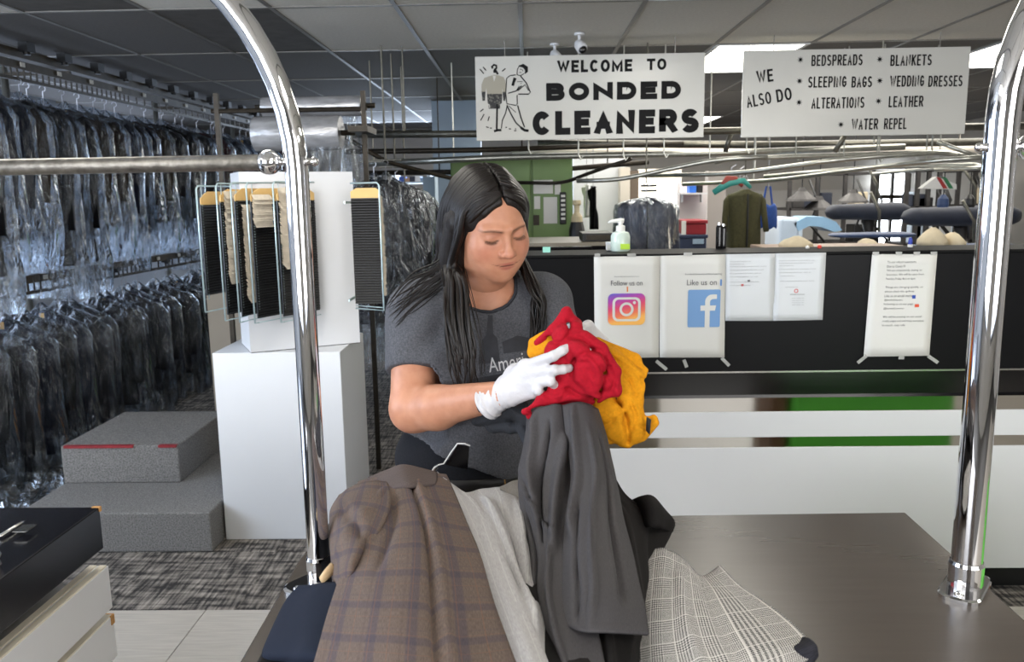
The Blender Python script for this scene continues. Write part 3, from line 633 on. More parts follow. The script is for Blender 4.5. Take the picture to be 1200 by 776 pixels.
# ---- white pedestal and display tower
pd_=thing('white_pedestal',(-1.08,3.68,0),'large white laminate pedestal box beside the chrome pole','pedestal')
MB().box(-1.365,-.812,3.43,3.93,0,.85,b=.003).build('box',WHITE,pd_)
def rbox(mb,c,d1,d2,z0,z1):                      # box from corner c along d1 and d2
    c=Vector(c[:2]); d1=Vector(d1); d2=Vector(d2); q=[c,c+d1,c+d1+d2,c+d2]
    return mb.add([(p.x,p.y,z0) for p in q]+[(p.x,p.y,z1) for p in q],[(0,3,2,1),(4,5,6,7),(0,1,5,4),(1,2,6,5),(2,3,7,6),(3,0,4,7)])
A=PZ(294,414,.85); B=PZ(422,402,.85); D1=Vector((B.x-A.x,B.y-A.y)); U=D1.normalized(); Nn=Vector((-U.y,U.x)); D2=Nn*.26
tw=thing('display_tower',(A.x+D1.x/2+D2.x/2,A.y+D1.y/2+D2.y/2,.85),'tall white column box standing on the pedestal','display stand')
rbox(MB(),A,D1,D2,.853,1.615).build('column',WHITE,tw)
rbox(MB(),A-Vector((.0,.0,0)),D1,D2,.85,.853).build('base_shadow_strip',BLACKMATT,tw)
# ticket racks: wire framed panels with black ribbed boards, manila cards and paper slips
MANILA=mat('manila_card',(222,184,120),.7,nscale=10,namt=.08); SLIP=mat('ticket_paper',(216,206,190),.8,nscale=40,namt=.12)
RIB=mat('black_ribbed_plastic',(20,20,22),.4,nscale=30,namt=.15); WIRE=mat('pale_coated_wire',(176,196,200),.3,.4,nscale=30,namt=.08)
def rack_panel(t,L_,R_,z0,z1,zb,slip=None,flare=0):
    L_=Vector(L_); R_=Vector(R_); d=(R_-L_); wl_=d.length; u=d/wl_; n=Vector((u.y,-u.x))   # n faces the room
    def q(s,z,o=0): p=L_+u*s+n*o; return (p.x,p.y,z)
    w_=MB(); w_.tube([q(.02,z0),q(0,z0+.0),q(0,z1-.012),q(.012,z1),q(wl_,z1)],.0035,6); w_.tube([q(0,z0),q(wl_,z0)],.0025,6); w_.tube([q(.03,z0+.05),q(.03,z1)],.0018,5); w_.build('wire_frame',WIRE,t,smooth=True)
    b=MB(); s0=.02; s1=wl_-.005; b.add([q(s0,zb),q(s1,zb),q(s1,z1-.07),q(s0,z1-.07),q(s0,zb,-.006),q(s1,zb,-.006),q(s1,z1-.07,-.006),q(s0,z1-.07,-.006)],[(0,1,2,3),(7,6,5,4),(0,4,5,1),(1,5,6,2),(2,6,7,3),(3,7,4,0)]); 
    nr=int((z1-.07-zb)/.011)
    for k in range(nr):
        z=zb+.005+k*.011; b.add([q(s0,z,0),q(s1,z,0),q(s1,z+.002,.005),q(s0,z+.002,.005),q(s1,z+.009,0),q(s0,z+.009,0)],[(0,1,2,3),(3,2,4,5)])
    b.build('ribbed_board',RIB,t)
    c=MB(); c.add([q(s0,z1-.075,.002),q(s1,z1-.075,.002),q(s1,z1-.045,.002),q(s1-.03,z1-.03,.002),q(s1-.05,z1-.022,.002),q(s0+.05,z1-.022,.002),q(s0+.03,z1-.03,.002),q(s0,z1-.05,.002),q(s0,z1-.075,-.002),q(s1,z1-.075,-.002),q(s1,z1-.045,-.002),q(s1-.03,z1-.03,-.002),q(s1-.05,z1-.022,-.002),q(s0+.05,z1-.022,-.002),q(s0+.03,z1-.03,-.002),q(s0,z1-.05,-.002)],[(0,1,2,3,4,5,6,7),tuple(range(15,7,-1))]+[(k,(k+1)%8,(k+1)%8+8,k+8)[::-1] for k in range(8)]); c.build('manila_card',MANILA,t)
    if slip:
        sa,sb,zt,zl=slip; rr=random.Random(int(zt*999)); k=0; z=zt
        sl=MB()
        while z>zl:
            j=rr.uniform(-.004,.004); e=rr.uniform(.006,.016)+flare; a=q(sa+j,z,.006); b_=q(sb+j,z,.006); cc=q(sb+j+rr.uniform(-.003,.003),z-.022,.006+e); dd=q(sa+j,z-.022,.006+e)
            sl.add([a,dd,cc,b_],[(0,1,2,3)]); z-=.0085
        sl.build('paper_slips',SLIP,t,kind=None) if False else tag(sl.build('paper_slips',SLIP,t),kind='stuff')
tr=thing('ticket_rack',(-1.33,3.4,.97),'fan of five wire ticket racks on the left of the white column','ticket rack')
zt=P(240,217,3.35).z
for (xl,xr,ytop,ybot,yb,slip,flare) in ((235,276,218,366,347,None,0),(258,300,215,376,370,(.035,.10,0,270,335),0),(275,318,214,378,372,(.05,.12,0,240,352),.006),(293,345,214,379,374,(.02,.10,0,228,262),.004),(324,372,213,378,372,(.02,.13,0,220,312),.012)):
    Lp=P(xl,290,3.30); Rp=P(xr,290,3.52); sp=None
    z1=P(xl,ytop,3.3).z; z0=P(xl,ybot,3.3).z; zb=P(xl,yb,3.3).z
    if slip: sp=(slip[0],min(slip[1]+.02,(Rp-Lp).length),P(xl,slip[3],3.3).z,P(xl,slip[4],3.3).z)
    if slip and slip[3]==270: sp=(slip[0],slip[1]+.05,P(xl,224,3.3).z,P(xl,330,3.3).z)
    rack_panel(tr,(Lp.x,Lp.y),(Rp.x,Rp.y),z0,z1,zb,sp,flare)
tr=thing('ticket_rack',(-.74,3.5,.97),'single wire ticket rack on the right side of the white column','ticket rack')
Lp=P(447,290,3.42); Rp=P(414,290,3.50)
d=(Vector(Rp[:2])-Vector(Lp[:2]))
z1=P(447,214,3.42).z; z0=P(447,364,3.42).z
# mirrored panel: wire frame outer edge on the right
def q2(s,z,o=0): p=Vector((Rp.x,Rp.y))+Vector((Lp.x-Rp.x,Lp.y-Rp.y)).normalized()*s; return (p.x,p.y-o,z)
wl_=(Vector(Lp[:2])-Vector(Rp[:2])).length
w_=MB(); w_.tube([q2(0,z1),q2(wl_-.012,z1),q2(wl_,z1-.012),q2(wl_,z0),q2(0,z0)],.0035,6); w_.tube([q2(0,z0+.012),q2(wl_,z0+.012)],.002,5); w_.build('wire_frame',WIRE,tr,smooth=True)
b=MB(); b.box(q2(0,0)[0],q2(wl_-.02,0)[0],Rp.y-.004,Rp.y+.004,z0+.02,z1-.06)
for k in range(44):
    z=z0+.022+k*.0112
    if z<z1-.07: b.add([(q2(0,0)[0],Rp.y-.004,z),(q2(wl_-.02,0)[0],Rp.y-.004,z),(q2(wl_-.02,0)[0],Rp.y-.010,z+.002),(q2(0,0)[0],Rp.y-.010,z+.002),(q2(wl_-.02,0)[0],Rp.y-.004,z+.009),(q2(0,0)[0],Rp.y-.004,z+.009)],[(0,1,2,3),(3,2,4,5)])
b.build('ribbed_board',RIB,tr)
MB().prism([(q2(.0,0)[0],z1-.062),(q2(wl_-.018,0)[0],z1-.062),(q2(wl_-.018,0)[0],z1-.03),(q2(wl_-.035,0)[0],z1-.02),(q2(.03,0)[0],z1-.02),(q2(.0,0)[0],z1-.035)],Rp.y-.008,Rp.y-.004).build('manila_card',MANILA,tr)
MB().box(B.x-.012,B.x-.006,Rp.y,B.y+.01,z1-.085,z1-.075).box(B.x-.012,B.x-.006,Rp.y,B.y+.01,z0+.03,z0+.04).build('mounting_arm',WIRE,tr)
sl=MB(); rr=random.Random(4); z=z1-.05
while z>z0+.06:
    x=q2(wl_-.016,0)[0]; e=rr.uniform(.008,.02); sl.add([(x-.004,Rp.y-.02,z),(x+.004+e*.6,Rp.y-.03,z-.012),(x+.004+e*.6,Rp.y+.03,z-.012),(x-.004,Rp.y+.03,z)],[(0,1,2,3)]); z-=.008
tag(sl.build('paper_slips',SLIP,tr),kind='stuff')

# ---- plastic film rolls on a rack
def roll(x0,x1,y,z,r,label):
    t=thing('film_roll',((x0+x1)/2,y,z-r),label,'plastic roll')
    MB().lathe((x0,y,z),[(.03,0),(r*.97,0),(r,.01),(r*.995,(x1-x0)*.4),(r,(x1-x0)-.01),(r*.97,x1-x0),(.03,x1-x0)],28,'X').build('roll',FROLL,t,smooth=False)
    auto_smooth(t.children[0],35); MB().tube([(x0-.04,y,z),(x1+.07,y,z)],.014,10).build('core_rod',DARKMET,t,smooth=True)
FROLL=mat('plastic_film_roll',(158,158,160),.25,.35,nscale=9,namt=.25,stretch=(1,3,3),bump=.35,bscale=14)
a=P(299,155,4.3); b=P(400,153,4.3); roll(a.x,b.x,4.3,a.z-.01,.088,'lower and larger clear plastic film roll above the white column')
a=P(330,125,4.45); b=P(424,124,4.45); roll(a.x-.1,b.x,4.45,b.z,.053,'upper and thinner clear plastic film roll behind the arched chrome pole')
rk=thing('roll_rack',(-1.1,4.35,0),'dark metal rack holding the plastic film rolls','rack')
a=P(422,155,4.3)
for x,y in ((P(426,155,4.35).x,4.38),(-1.62,4.38)):
    MB().box(x-.012,x+.012,y-.012,y+.012,0,2.05).build('rack_post',DARKMET,rk)
MB().tube([(-1.65,4.38,1.96),(P(430,155,4.35).x,4.38,1.96)],.012,8).build('cross_rod',DARKMET,rk); MB().box(P(426,155,4.35).x-.05,P(426,155,4.35).x+.05,4.2,4.45,1.83,1.86).build('roll_bracket',DARKMET,rk)
def hang_film(x0,x1,y,z0,z1,label,n=24,m=None):
    vs=[]; 
    for j in range(17):
        for i in range(n+1):
            u=i/n; v=j/16; vs.append((x0+(x1-x0)*u+.01*sin(v*9+u*5), y+.02*sin(u*17+v*3)+.012*sin(u*31-v*6), z1+(z0-z1)*v))
    fs=[(j*(n+1)+i,(j+1)*(n+1)+i,(j+1)*(n+1)+i+1,j*(n+1)+i+1) for j in range(16) for i in range(n)]
    return tag(link_mesh('plastic_sheet',vs,fs,m or FILMR,None,True),label,'plastic film')
hang_film(P(362,180,4.2).x,P(408,180,4.2).x,4.22,1.25,P(380,172,4.2).z,'sheet of clear film hanging from the lower roll')
hang_film(P(400,180,4.5).x,P(426,180,4.5).x,4.45,1.2,P(400,138,4.5).z,'narrow film sheet hanging from the upper roll by the rack post')

# ================================================================ near left: drawer cabinet
dc=thing('drawer_cabinet',(-1.6,1.1,0),'black topped white drawer cabinet in the near left corner','cabinet')
BT=mat('black_gloss_top',(16,16,22),.20,nscale=3,namt=.2,bump=.02,bscale=3)
MB().box(-2.3,-1.003,.35,1.79,.698,.80,b=.003).build('black_top',BT,dc)
MB().box(-2.28,-1.09,.4,1.76,.0,.698).build('carcass',mat('cabinet_grey',(150,148,144),.6,nscale=3,namt=.05),dc)
EDGE=mat('beige_edge_band',(214,206,190),.5,nscale=10,namt=.06); CHIP=mat('bare_chipboard',(176,130,78),.9,nscale=60,namt=.3)
z=.649
for k in range(5):
    f=MB().box(-1.045,-1.003,.4,1.80,z-.105,z).build('drawer_front',WHITE,dc)
    MB().box(-1.044,-1.028,.401,1.795,z,z+.004).build('edge_band',EDGE,f); MB().box(-1.02,-1.0045,.401,1.795,z,z+.004).build('edge_band',EDGE,f)
    if k==1: MB().box(-1.03,-1.001,1.787,1.8015,z-.02,z+.003).build('chipped_corner',CHIP,f)
    z-=.125
MB().box(-1.02,-1.0,1.784,1.7915,.79,.8015).build('chipped_corner',CHIP,dc)
pn=thing('metal_pen',(-1.06,1.6,.8),'slim metal pen lying on the black cabinet top','pen')
a=PZ(0,629,.806); b=PZ(28,611,.806); MB().tube([a,a.lerp(b,.85),b],[.0045,.0045,.002],8).build('barrel',STEEL,pn,smooth=True); MB().box(a.x+.02,a.x+.05,a.y+.01,a.y+.05,.811,.8125).build('clip',STEEL,pn)
kn=thing('metal_knob',(-1.0,1.45,.8),'small round metal knob at the edge of the black cabinet top','metal_knob')  # loose metal knob on the cabinet top
a=PZ(0,662,.80); MB().lathe((a.x-.01,a.y,.8),[(.012,0),(.008,.01),(.013,.02),(.010,.028)],14).build('knob_body',GALV,kn,smooth=True)

# ================================================================ work table with chrome hoops
TBL=mat('brown_black_laminate',(70,63,58),.27,nscale=6,namt=.05,stretch=(1,9,1),spec=.5)
tb=thing('work_table',(.19,1.2,0),'dark brown laminate work table heaped with clothes','table')
tp=MB(); poly=[(.762,1.6),(.74,.62),(-.38,.62)]
for k in range(9): a=radians(180+90*(1-k/8)); poly.append((-.33+.08*cos(a),.70+.08*sin(a)))
poly=[(.765,1.602),(-.41,1.582),(-.425,1.40),(-.41,.70),(-.37,.62),(.735,.62)]
tp.add([(x,y,.812) for x,y in poly]+[(x,y,.85) for x,y in poly],[tuple(range(len(poly)))[::1],tuple(range(2*len(poly)-1,len(poly)-1,-1))]+[(k,(k+1)%6,(k+1)%6+6,k+6)[::-1] for k in range(6)])
o=tp.build('tabletop',TBL,tb); bm=bmesh.new(); bm.from_mesh(o.data); bmesh.ops.recalc_face_normals(bm,faces=bm.faces); bm.to_mesh(o.data); bm.free()
bv=o.modifiers.new('b','BEVEL'); bv.width=.003; bv.segments=2
MB().box(-.34,.70,.70,1.52,.06,.812).build('table_base',mat('grey_beige_laminate',(176,168,156),.5,nscale=4,namt=.05),tb)
for x in (-.3,.64):
    for y in (.76,1.46): MB().lathe((x,y,0),[(.03,0),(.032,.02),(.03,.06)],14).build('caster',BLACKMATT,tb)
def hoop(base,sx,r,z1,R,label,x2,base2):
    bx_,by=base; t=thing('chrome_hoop',(bx_,by,.85),label,'clothes rail')
    pts=[Vector((bx_,by,.85+.002)),Vector((bx_,by,z1*.5+.5)),Vector((bx_,by,z1))]
    for k in range(1,15): a=radians(90*k/14); pts.append(Vector((bx_+sx*R*(1-cos(a)),by,z1+R*sin(a))))
    xe=x2-sx*R; pts.append(Vector(((bx_+sx*R+xe)/2,by,z1+R)))
    for k in range(15): a=radians(90*k/14); pts.append(Vector((xe+sx*R*sin(a),by,z1+R*cos(a))))
    pts.append(Vector((x2,by,base2)))
    MB().tube(pts,r,28).build('hoop_tube',CHROME,t,smooth=True)
    MB().lathe((bx_,by,.85),[(r*1.12,.004),(r*1.14,.045),(r*1.06,.05),(r*1.0,.051)],28).build('collar',CHROME,t,smooth=False); auto_smooth(t.children[-1])
    f=MB(); pl=rrect(0,0,.062,.032,.022); v0=[(x*cos(.9)-z*sin(.9)+bx_,x*sin(.9)+z*cos(.9)+by) for x,z in pl]; n=len(v0)
    f.add([(x,y,.85) for x,y in v0]+[(x,y,.856) for x,y in v0]+[((x-bx_)*.93+bx_,(y-by)*.93+by,.858) for x,y in v0],[(i+j*n,(i+1)%n+j*n,(i+1)%n+(j+1)*n,i+(j+1)*n) for j in range(2) for i in range(n)]+[tuple(range(2*n,3*n))]); f.build('flange',CHROME,t)
    for s in (-1,1):
        x=bx_+s*.045*cos(.9); y=by+s*.045*sin(.9); MB().ball((x,y,.858),.008,10,(1,1,.5)).build('screw',CHROME,t,smooth=True)
    return t
hl=hoop((-.363,1.305),-1,.0185,1.545,.40,'left chrome pole arching out of frame over the drawer cabinet',-1.55,.80)
hr=hoop((.713,1.272),1,.0235,1.60,.40,'right chrome pole rising from a flange on the brown table',2.0,0)
br=thing('clothes_bar',(-.9,1.3,1.55),'galvanised horizontal bar running left from the left chrome pole','bar')
a=Vector((-.363,1.305,0)); zz=P(325,190,1.3).z
MB().tube([(-2.2,1.30,zz-.005),(-.40,1.304,zz)],.0125,16).build('bar_tube',GALV,br,smooth=True)
MB().ball((-.406,1.304,zz),.0195,24).build('ball_fitting',CHROME,br,smooth=True); MB().tube([(-.40,1.304,zz),(-.335,1.304,zz)],.006,10).ball((-.334,1.304,zz),.0075,12).build('fixing_bolt',CHROME,br,smooth=True)
br=thing('clothes_bar',(1.3,1.27,1.56),'galvanised horizontal bar starting at the right chrome pole','bar')
zz=P(1192,172,1.27).z; MB().tube([(.77,1.272,zz),(1.95,1.272,zz)],.0125,16).build('bar_tube',GALV,br,smooth=True)
MB().ball((.760,1.272,zz),.021,24).build('ball_fitting',CHROME,br,smooth=True); MB().tube([(.75,1.272,zz),(.680,1.272,zz)],.006,10).ball((.682,1.272,zz),.0075,12).build('fixing_bolt',CHROME,br,smooth=True)
# green bin that the steel strips mirror
gb=thing('green_bin',(1.7,1.55,0),'low green plastic bin out beside the right chrome pole','bin')
GR=mat('bright_green_plastic',(96,200,70),.4,nscale=4,namt=.06)
MB().box(1.33,2.13,1.35,1.8,.0,.55,b=.02).build('bin_body',GR,gb); MB().box(1.31,2.15,1.33,1.82,.55,.59,b=.01).build('rim',GR,gb)
MB().box(1.235,1.315,1.4,1.75,0,.56,b=.01).build('side_post',mat('brown_wood',(110,76,50),.6,nscale=6,namt=.2,stretch=(1,1,.2)),gb)
# ================================================================ back room
def pbox(name,x0,y0,x1,y1,Y,depth,m,label=None,cat=None,parent=None,floor=False,group=None,b=0):
    a=list(pxbox(x0,y0,x1,y1,Y,depth)); 
    if floor: a[4]=0
    o=MB().box(*a,b=b).build(name,m,parent)
    if label: tag(o,label,cat,group)
    return o
GREEN=mat('green_enamel',(104,132,74),.45,nscale=5,namt=.08)
# green machine cabinet with papers
Y=6.5; a=pxbox(529,193,671,292,Y,.7)
g=thing('green_cabinet',((a[0]+a[1])/2,Y+.35,0),'large green metal machine cabinet behind the worker','cabinet')
MB().box(a[0],a[1],Y,Y+.7,0,1.80,b=.005).build('cabinet_body',GREEN,g)
d=P(623,240,Y).x
MB().box(d+.008,a[1]-.01,Y-.02,Y,.1,1.78,b=.004).build('cabinet_door',GREEN,g); MB().box(a[0]+.01,d-.008,Y-.02,Y,.1,1.78,b=.004).build('cabinet_door',GREEN,g)
pbox('door_handle',625,252,632,264,Y-.035,.015,DARKMET,parent=g)
for n,q in enumerate(((625,211,648,227),(637,231,653,262),(626,230,633,245),(650,216,657,228))):
    o=pbox('pinned_paper',*q,Y-.026,.004,PAPER,['wide white paper pinned high on the green cabinet door','tall white sheet pinned at the middle of the green cabinet door','narrow pale slip pinned beside the door seam of the green cabinet','small cream note beside the wide paper on the green cabinet'][n],'paper')
q=thing('tool_strip',(P(659,245,Y).x,Y-.04,P(659,262,Y).z),'black rounded strip with white tags hung on the green cabinet','tool strip')
a=pxbox(656,225,663.5,263,Y-.05,.02); MB().box(*a,b=.009).build('backing',BLACKMATT,q)
for k in range(6): z=a[5]-.03-.035*k; MB().box(a[0]+.01,a[1]-.008,Y-.056,Y-.05,z-.01,z+.008).build('white_tag',PAPER,q)
# extinguisher-like black cylinder
p=P(676,262,6.2); t=thing('gas_cylinder',(p.x,6.2,0),'slim black cylinder with cream top standing beside the green cabinet','cylinder')
MB().lathe((p.x,6.2,0),[(.06,0),(.06,1.24),(.045,1.30)],14).build('cylinder_body',BLACKMATT,t,smooth=False)
MB().lathe((p.x,6.2,0),[(.045,1.30),(.04,1.34),(.02,1.37),(.02,1.42),(.032,1.43),(.03,1.46)],14).build('cylinder_top',mat('cream_cap',(200,184,150),.6,nscale=10),t)
# low black desk behind the counter
t=thing('black_desk',(.55,4.6,0),'long black desk behind the counter seen over its top','desk')
a=pxbox(556,289,722,300,4.4,.5); MB().box(a[0],a[1],4.4,5.0,0,a[5],b=.004).build('desk_body',BLACKLAM,t); MB().box(a[0]-.02,a[1]+.02,4.38,5.02,a[5],a[5]+.02,b=.003).build('desk_top',mat('grey_desk_top',(112,106,94),.4,nscale=8,namt=.1),t)
t=thing('monitor',(P(660,296,3.15).x,3.2,1.20),'dark screen back just left of the posters behind the counter edge','monitor')
pbox('teal_clip',636,289.5,645,296,2.93,.006,mat('teal_plastic',(150,214,196),.5,nscale=8,namt=.05),'small teal sticker tab on the counter ledge edge','clip')
a=pxbox(644,293,694,330,3.2,.03); MB().box(a[0],a[1],3.21,3.25,1.16,1.300,b=.004).build('casing',BLACKLAM,t); MB().box(a[0]+.1,a[1]-.1,3.25,3.3,.80,1.18).build('stand',BLACKMATT,t)
t=thing('card_reader',(P(700,286,4.6).x,4.62,P(700,291,4.6).z),'small black tray on the desk left of the sanitizer bottle','tray')
a=pxbox(682,282,718,290,4.5,.2); zb=P(640,289,4.4).z+.02; MB().box(a[0],a[1],4.45,4.75,zb,zb+.045,b=.004).build('tray_body',BLACKMATT,t); MB().box(a[0]+.02,a[1]-.02,4.444,4.452,zb+.01,zb+.035).build('front_slot',DARKMET,t)
# sanitizer
SC=mat('white_pump_plastic',(232,232,228),.35,nscale=8,namt=.03)
zl=1.292; p=P(727,298,3.05); sx=p.x; kS=1
t=thing('sanitizer_bottle',(sx,3.05,zl),'clear sanitizer bottle with white pump and lime label on the counter','bottle')
MB().lathe((sx,3.05,zl),[(.033,0),(.036,.006),(.036,.055),(.030,.068),(.014,.074)],20).build('bottle_body',mat('clear_gel',(206,222,212),.15,nscale=5,namt=.05,spec=.7),t,smooth=False); auto_smooth(t.children[-1])
MB().box(sx-.004,sx+.030,3.012,3.016,zl+.008,zl+.028).build('lime_label',mat('lime_label',(180,220,60),.5,nscale=8,namt=.08),t)
MB().lathe((sx,3.05,zl+.072),[(.017,0),(.017,.02),(.008,.024),(.008,.038)],16).build('pump_collar',SC,t)
h=MB(); h.tube([(sx-.045,3.05,zl+.104),(sx-.032,3.05,zl+.110),(sx,3.05,zl+.112),(sx+.012,3.05,zl+.110)],[.004,.006,.009,.008],10); h.build('pump_head',SC,t,smooth=True)
t=thing('white_card_box',(P(717,297,3.1).x,3.1,zl),'small white card box left of the sanitizer bottle','box'); x=P(716,297,3.1).x
MB().box(x-.018,x+.018,3.08,3.12,zl,zl+.03,b=.002).build('carton',PAPER,t); MB().box(x-.019,x+.019,3.079,3.121,zl+.022,zl+.031).build('lid',WHITE2,t)
# pens / dark bottles at right of posters
for n,(x,h) in enumerate(((842,.10),(847,.095))):
    q=P(x,298,3.1); t=thing('dark_bottle',(q.x,3.1,zl),['left of two small dark bottles standing on the counter ledge','right of two small dark bottles standing on the counter ledge'][n],'bottle')
    MB().lathe((q.x,3.1,zl),[(.011,0),(.012,.01),(.012,h*.8),(.008,h*.88)],14).build('bottle_body',BLACKLAM,t); MB().lathe((q.x,3.1,zl+h*.88),[(.007,0),(.007,h*.1)],12).build('cap',STEEL,t)
for n,(x,m) in enumerate(((1066,mat('blue_cap',(40,60,160),.4)),(960,mat('red_cap',(210,70,60),.4)),(946,PAPER))):
    q=P(x,297,3.05); t=thing('pen_cap',(q.x,3.05,zl),['small blue capped tube on the ledge above the tilted notice','small red clip lying on the counter ledge','small white clip lying on the counter ledge'][n],'clip')
    hh=(.035,.012,.01)[n]; MB().lathe((q.x,3.05,zl),[(.007,0),(.008,hh*.6),(.005,hh)],12).build('cap',m,t)
    if n==0: MB().lathe((q.x,3.05,zl),[(.009,0),(.009,.010)],12).build('base',PAPER,t)

# walls and columns of the back room
CREAM=mat('cream_paint',(206,198,186),.7,nscale=3,namt=.04)
pbox('trim_1',672,180,732,300,8.0,.12,WHITE2,floor=True)['kind']='structure'
pbox('trim_2',727,196,738,300,7.8,.2,CREAM,floor=True)['kind']='structure'
pbox('trim_3',738,200,748,300,7.9,.2,mat('brown_column',(96,84,72),.6,nscale=4,namt=.15),floor=True)['kind']='structure'
pbox('trim_4',748,198,798,300,9.5,.1,CREAM,floor=True)['kind']='structure'
LITP=mat('lit_doorway',(255,248,232),.5,emit=2.4)
o=pbox('window_6',752,209,794,262,9.4,.05,LITP); o['kind']='structure'  # glowing panel standing for the bright doorway, not a window
pbox('trim_5',796,214,828,300,7.6,.15,mat('pinkish_white_paint',(206,198,198),.7,nscale=3,namt=.03),floor=True)['kind']='structure'
pbox('trim_6',829,200,850,300,8.2,.15,mat('grey_paint',(136,130,126),.7,nscale=3,namt=.05),floor=True)['kind']='structure'
# hung white and black strips in front of the wall
def strip_hang(x0,y0,x1,y1,Y,m,label,cat):
    t=thing('hanging_garment',(P((x0+x1)/2,y0,Y).x,Y,P(x0,y1,Y).z),label,cat)
    a=pxbox(x0,y0,x1,y1,Y,.03); vs=[];n=8;mm=14
    for j in range(mm+1):
        for i in range(n+1):
            u=i/n;v=j/mm; sh=max(0,.25-v*2.0)*(abs(u-.5)*2)**2*.4
            vs.append((a[0]+(a[1]-a[0])*u, Y+.02*sin(u*14+v*2), a[5]-(a[5]-a[4])*(v+sh*(1-v))))
    fs=[(j*(n+1)+i,(j+1)*(n+1)+i,(j+1)*(n+1)+i+1,j*(n+1)+i+1) for j in range(mm) for i in range(n)]
    o=link_mesh('cloth',vs,fs,m,t,True); so=o.modifiers.new('s','SOLIDIFY'); so.thickness=.02
    MB().tube([((a[0]+a[1])/2,Y,a[5]-.01),((a[0]+a[1])/2,Y,2.47)],.003,6).build('hanging_cord',HANGER,t)
    return t
strip_hang(684,216,691,255,7.0,mat('cloth_white',(226,226,224),.85,nscale=60,namt=.05),'narrow white cloth hanging before the pale back wall','cloth')
strip_hang(691,218,699,269,6.9,GCOL[0],'narrow black cloth hanging beside the white one','cloth')
# black brackets in the doorway
for k,yy in enumerate((216,222,231)): pbox('door_bracket',754,yy,770,yy+3,9.2,.215,BLACKMATT,['top black bracket in the bright doorway','middle black bracket in the bright doorway','lowest black bracket in the bright doorway'][k],'bracket')
# dark bagged jacket facing us
def front_jacket(xc,y0,y1,hw,Y,m,label,cat,bag=True,sleeve=.8,name='jacket_on_hanger'):
    top=P(xc,y0,Y); bot=P(xc,y1,Y); H=top.z-bot.z; W=abs(P(xc+hw,y0,Y).x-top.x)
    t=thing(name,(top.x,Y,bot.z),label,cat); cx=top.x
    prof=[(0,.16,.05),(.03,.34,.05),(.07,.66,.065),(.11,.80,.075),(.2,.80,.085),(.5,.74,.09),(.8,.78,.09),(1,.80,.09)]
    rings=[(lambda a,v=v,rx=rx,ry=ry:(cx+W*rx*cos(a)*(1+.03*sin(a*6+v*4)),Y+ry*sin(a)*(1+.12*sin(a*7+v*5)),top.z-H*v)) for v,rx,ry in prof]
    vs,fs=loft(rings,28); b=link_mesh('jacket_body',vs,fs,m,t,True)
    for s in (-1,1):
        q=MB(); q.tube([(cx+s*W*.66,Y,top.z-H*.10),(cx+s*W*.84,Y,top.z-H*.2),(cx+s*W*.93,Y-.02,top.z-H*.5),(cx+s*W*.97,Y-.05,top.z-H*sleeve)],[W*.13,W*.16,W*.145,W*.13],12); q.build('sleeve',m,t,smooth=True)
    q=MB(); q.tube([(cx,Y-.085,top.z-H*.08),(cx,Y-.098,top.z-H*.5),(cx,Y-.095,bot.z+.01)],.007,6); q.build('front_edge',BLACKMATT,t)
    for s in (-1,1): MB().add([(cx+s*.01,Y-.09,top.z-H*.30),(cx+s*W*.16,Y-.088,top.z-H*.06),(cx+s*W*.28,Y-.094,top.z-H*.14),(cx+s*W*.2,Y-.10,top.z-H*.18)],[(0,1,2,3)]).build('lapel',m,t)
    MB().tube([(cx,Y,top.z-.02),(cx,Y,top.z+.05),(cx+.02,Y,top.z+.075),(cx,Y,top.z+.10),(cx-.015,Y,top.z+.085)],.0035,6).build('hanger_hook',HANGER,t)
    MB().tube([(cx,Y,top.z+.09),(cx,Y,2.47)],.005,6).build('drop_rod',PIPED,t)
    if bag:
        prof=[(-.03,.05,.02),(.0,.3,.07),(.05,.75,.11),(.1,1.02,.13),(.2,1.08,.14),(.6,1.1,.15),(1.05,1.08,.15)]
        rings=[(lambda a,v=v,rx=rx,ry=ry:(cx+W*rx*cos(a)*(1+.05*sin(a*7+v*6)),Y+ry*sin(a)*(1+.15*sin(a*11+v*9)),top.z-H*v)) for v,rx,ry in prof]
        vs,fs=loft(rings,40,False); link_mesh('plastic_cover',vs,fs,FILM,t,True)
    return t
front_jacket(757,232,306,35,5.3,mat('cloth_slate',(58,62,80),.85,nscale=90,namt=.2,bump=.3,bscale=160),'slate blue jacket in a clear bag behind the sanitizer bottle','jacket')
front_jacket(873,222,290,25,6.0,mat('cloth_olive',(66,64,38),.9,nscale=60,namt=.2,bump=.3,bscale=120),'olive green field jacket hanging before the grey column','jacket',bag=False,sleeve=.72)
for n,(x0,x1,c) in enumerate(((836,872,(60,150,140)),(845,862,(150,60,50)))):
    a=P(x0,226-6*n,5.9); b=P(x1,212-2*n,5.9)
    MBq=MB().tube([a,((a.x+b.x)/2,5.9,(a.z+b.z)/2+.03),b,(b.x+.05,5.9,b.z-.05)],[.02,.03,.02,.012],10,flat=.4); t=thing('plastic_hanger',(a.x,5.9,a.z),['teal plastic hanger beside the olive jacket collar','red plastic hanger at the olive jacket collar'][n],'hanger'); MBq.build('hanger_arm',mat('hanger_col%d'%n,c,.4,nscale=9,namt=.05),t,smooth=True)
    MB().tube([(b.x-.03,5.9,b.z),(b.x-.03,5.9,b.z+.08),(b.x,5.9,b.z+.1)],.004,6).build('hanger_hook',HANGER,t)
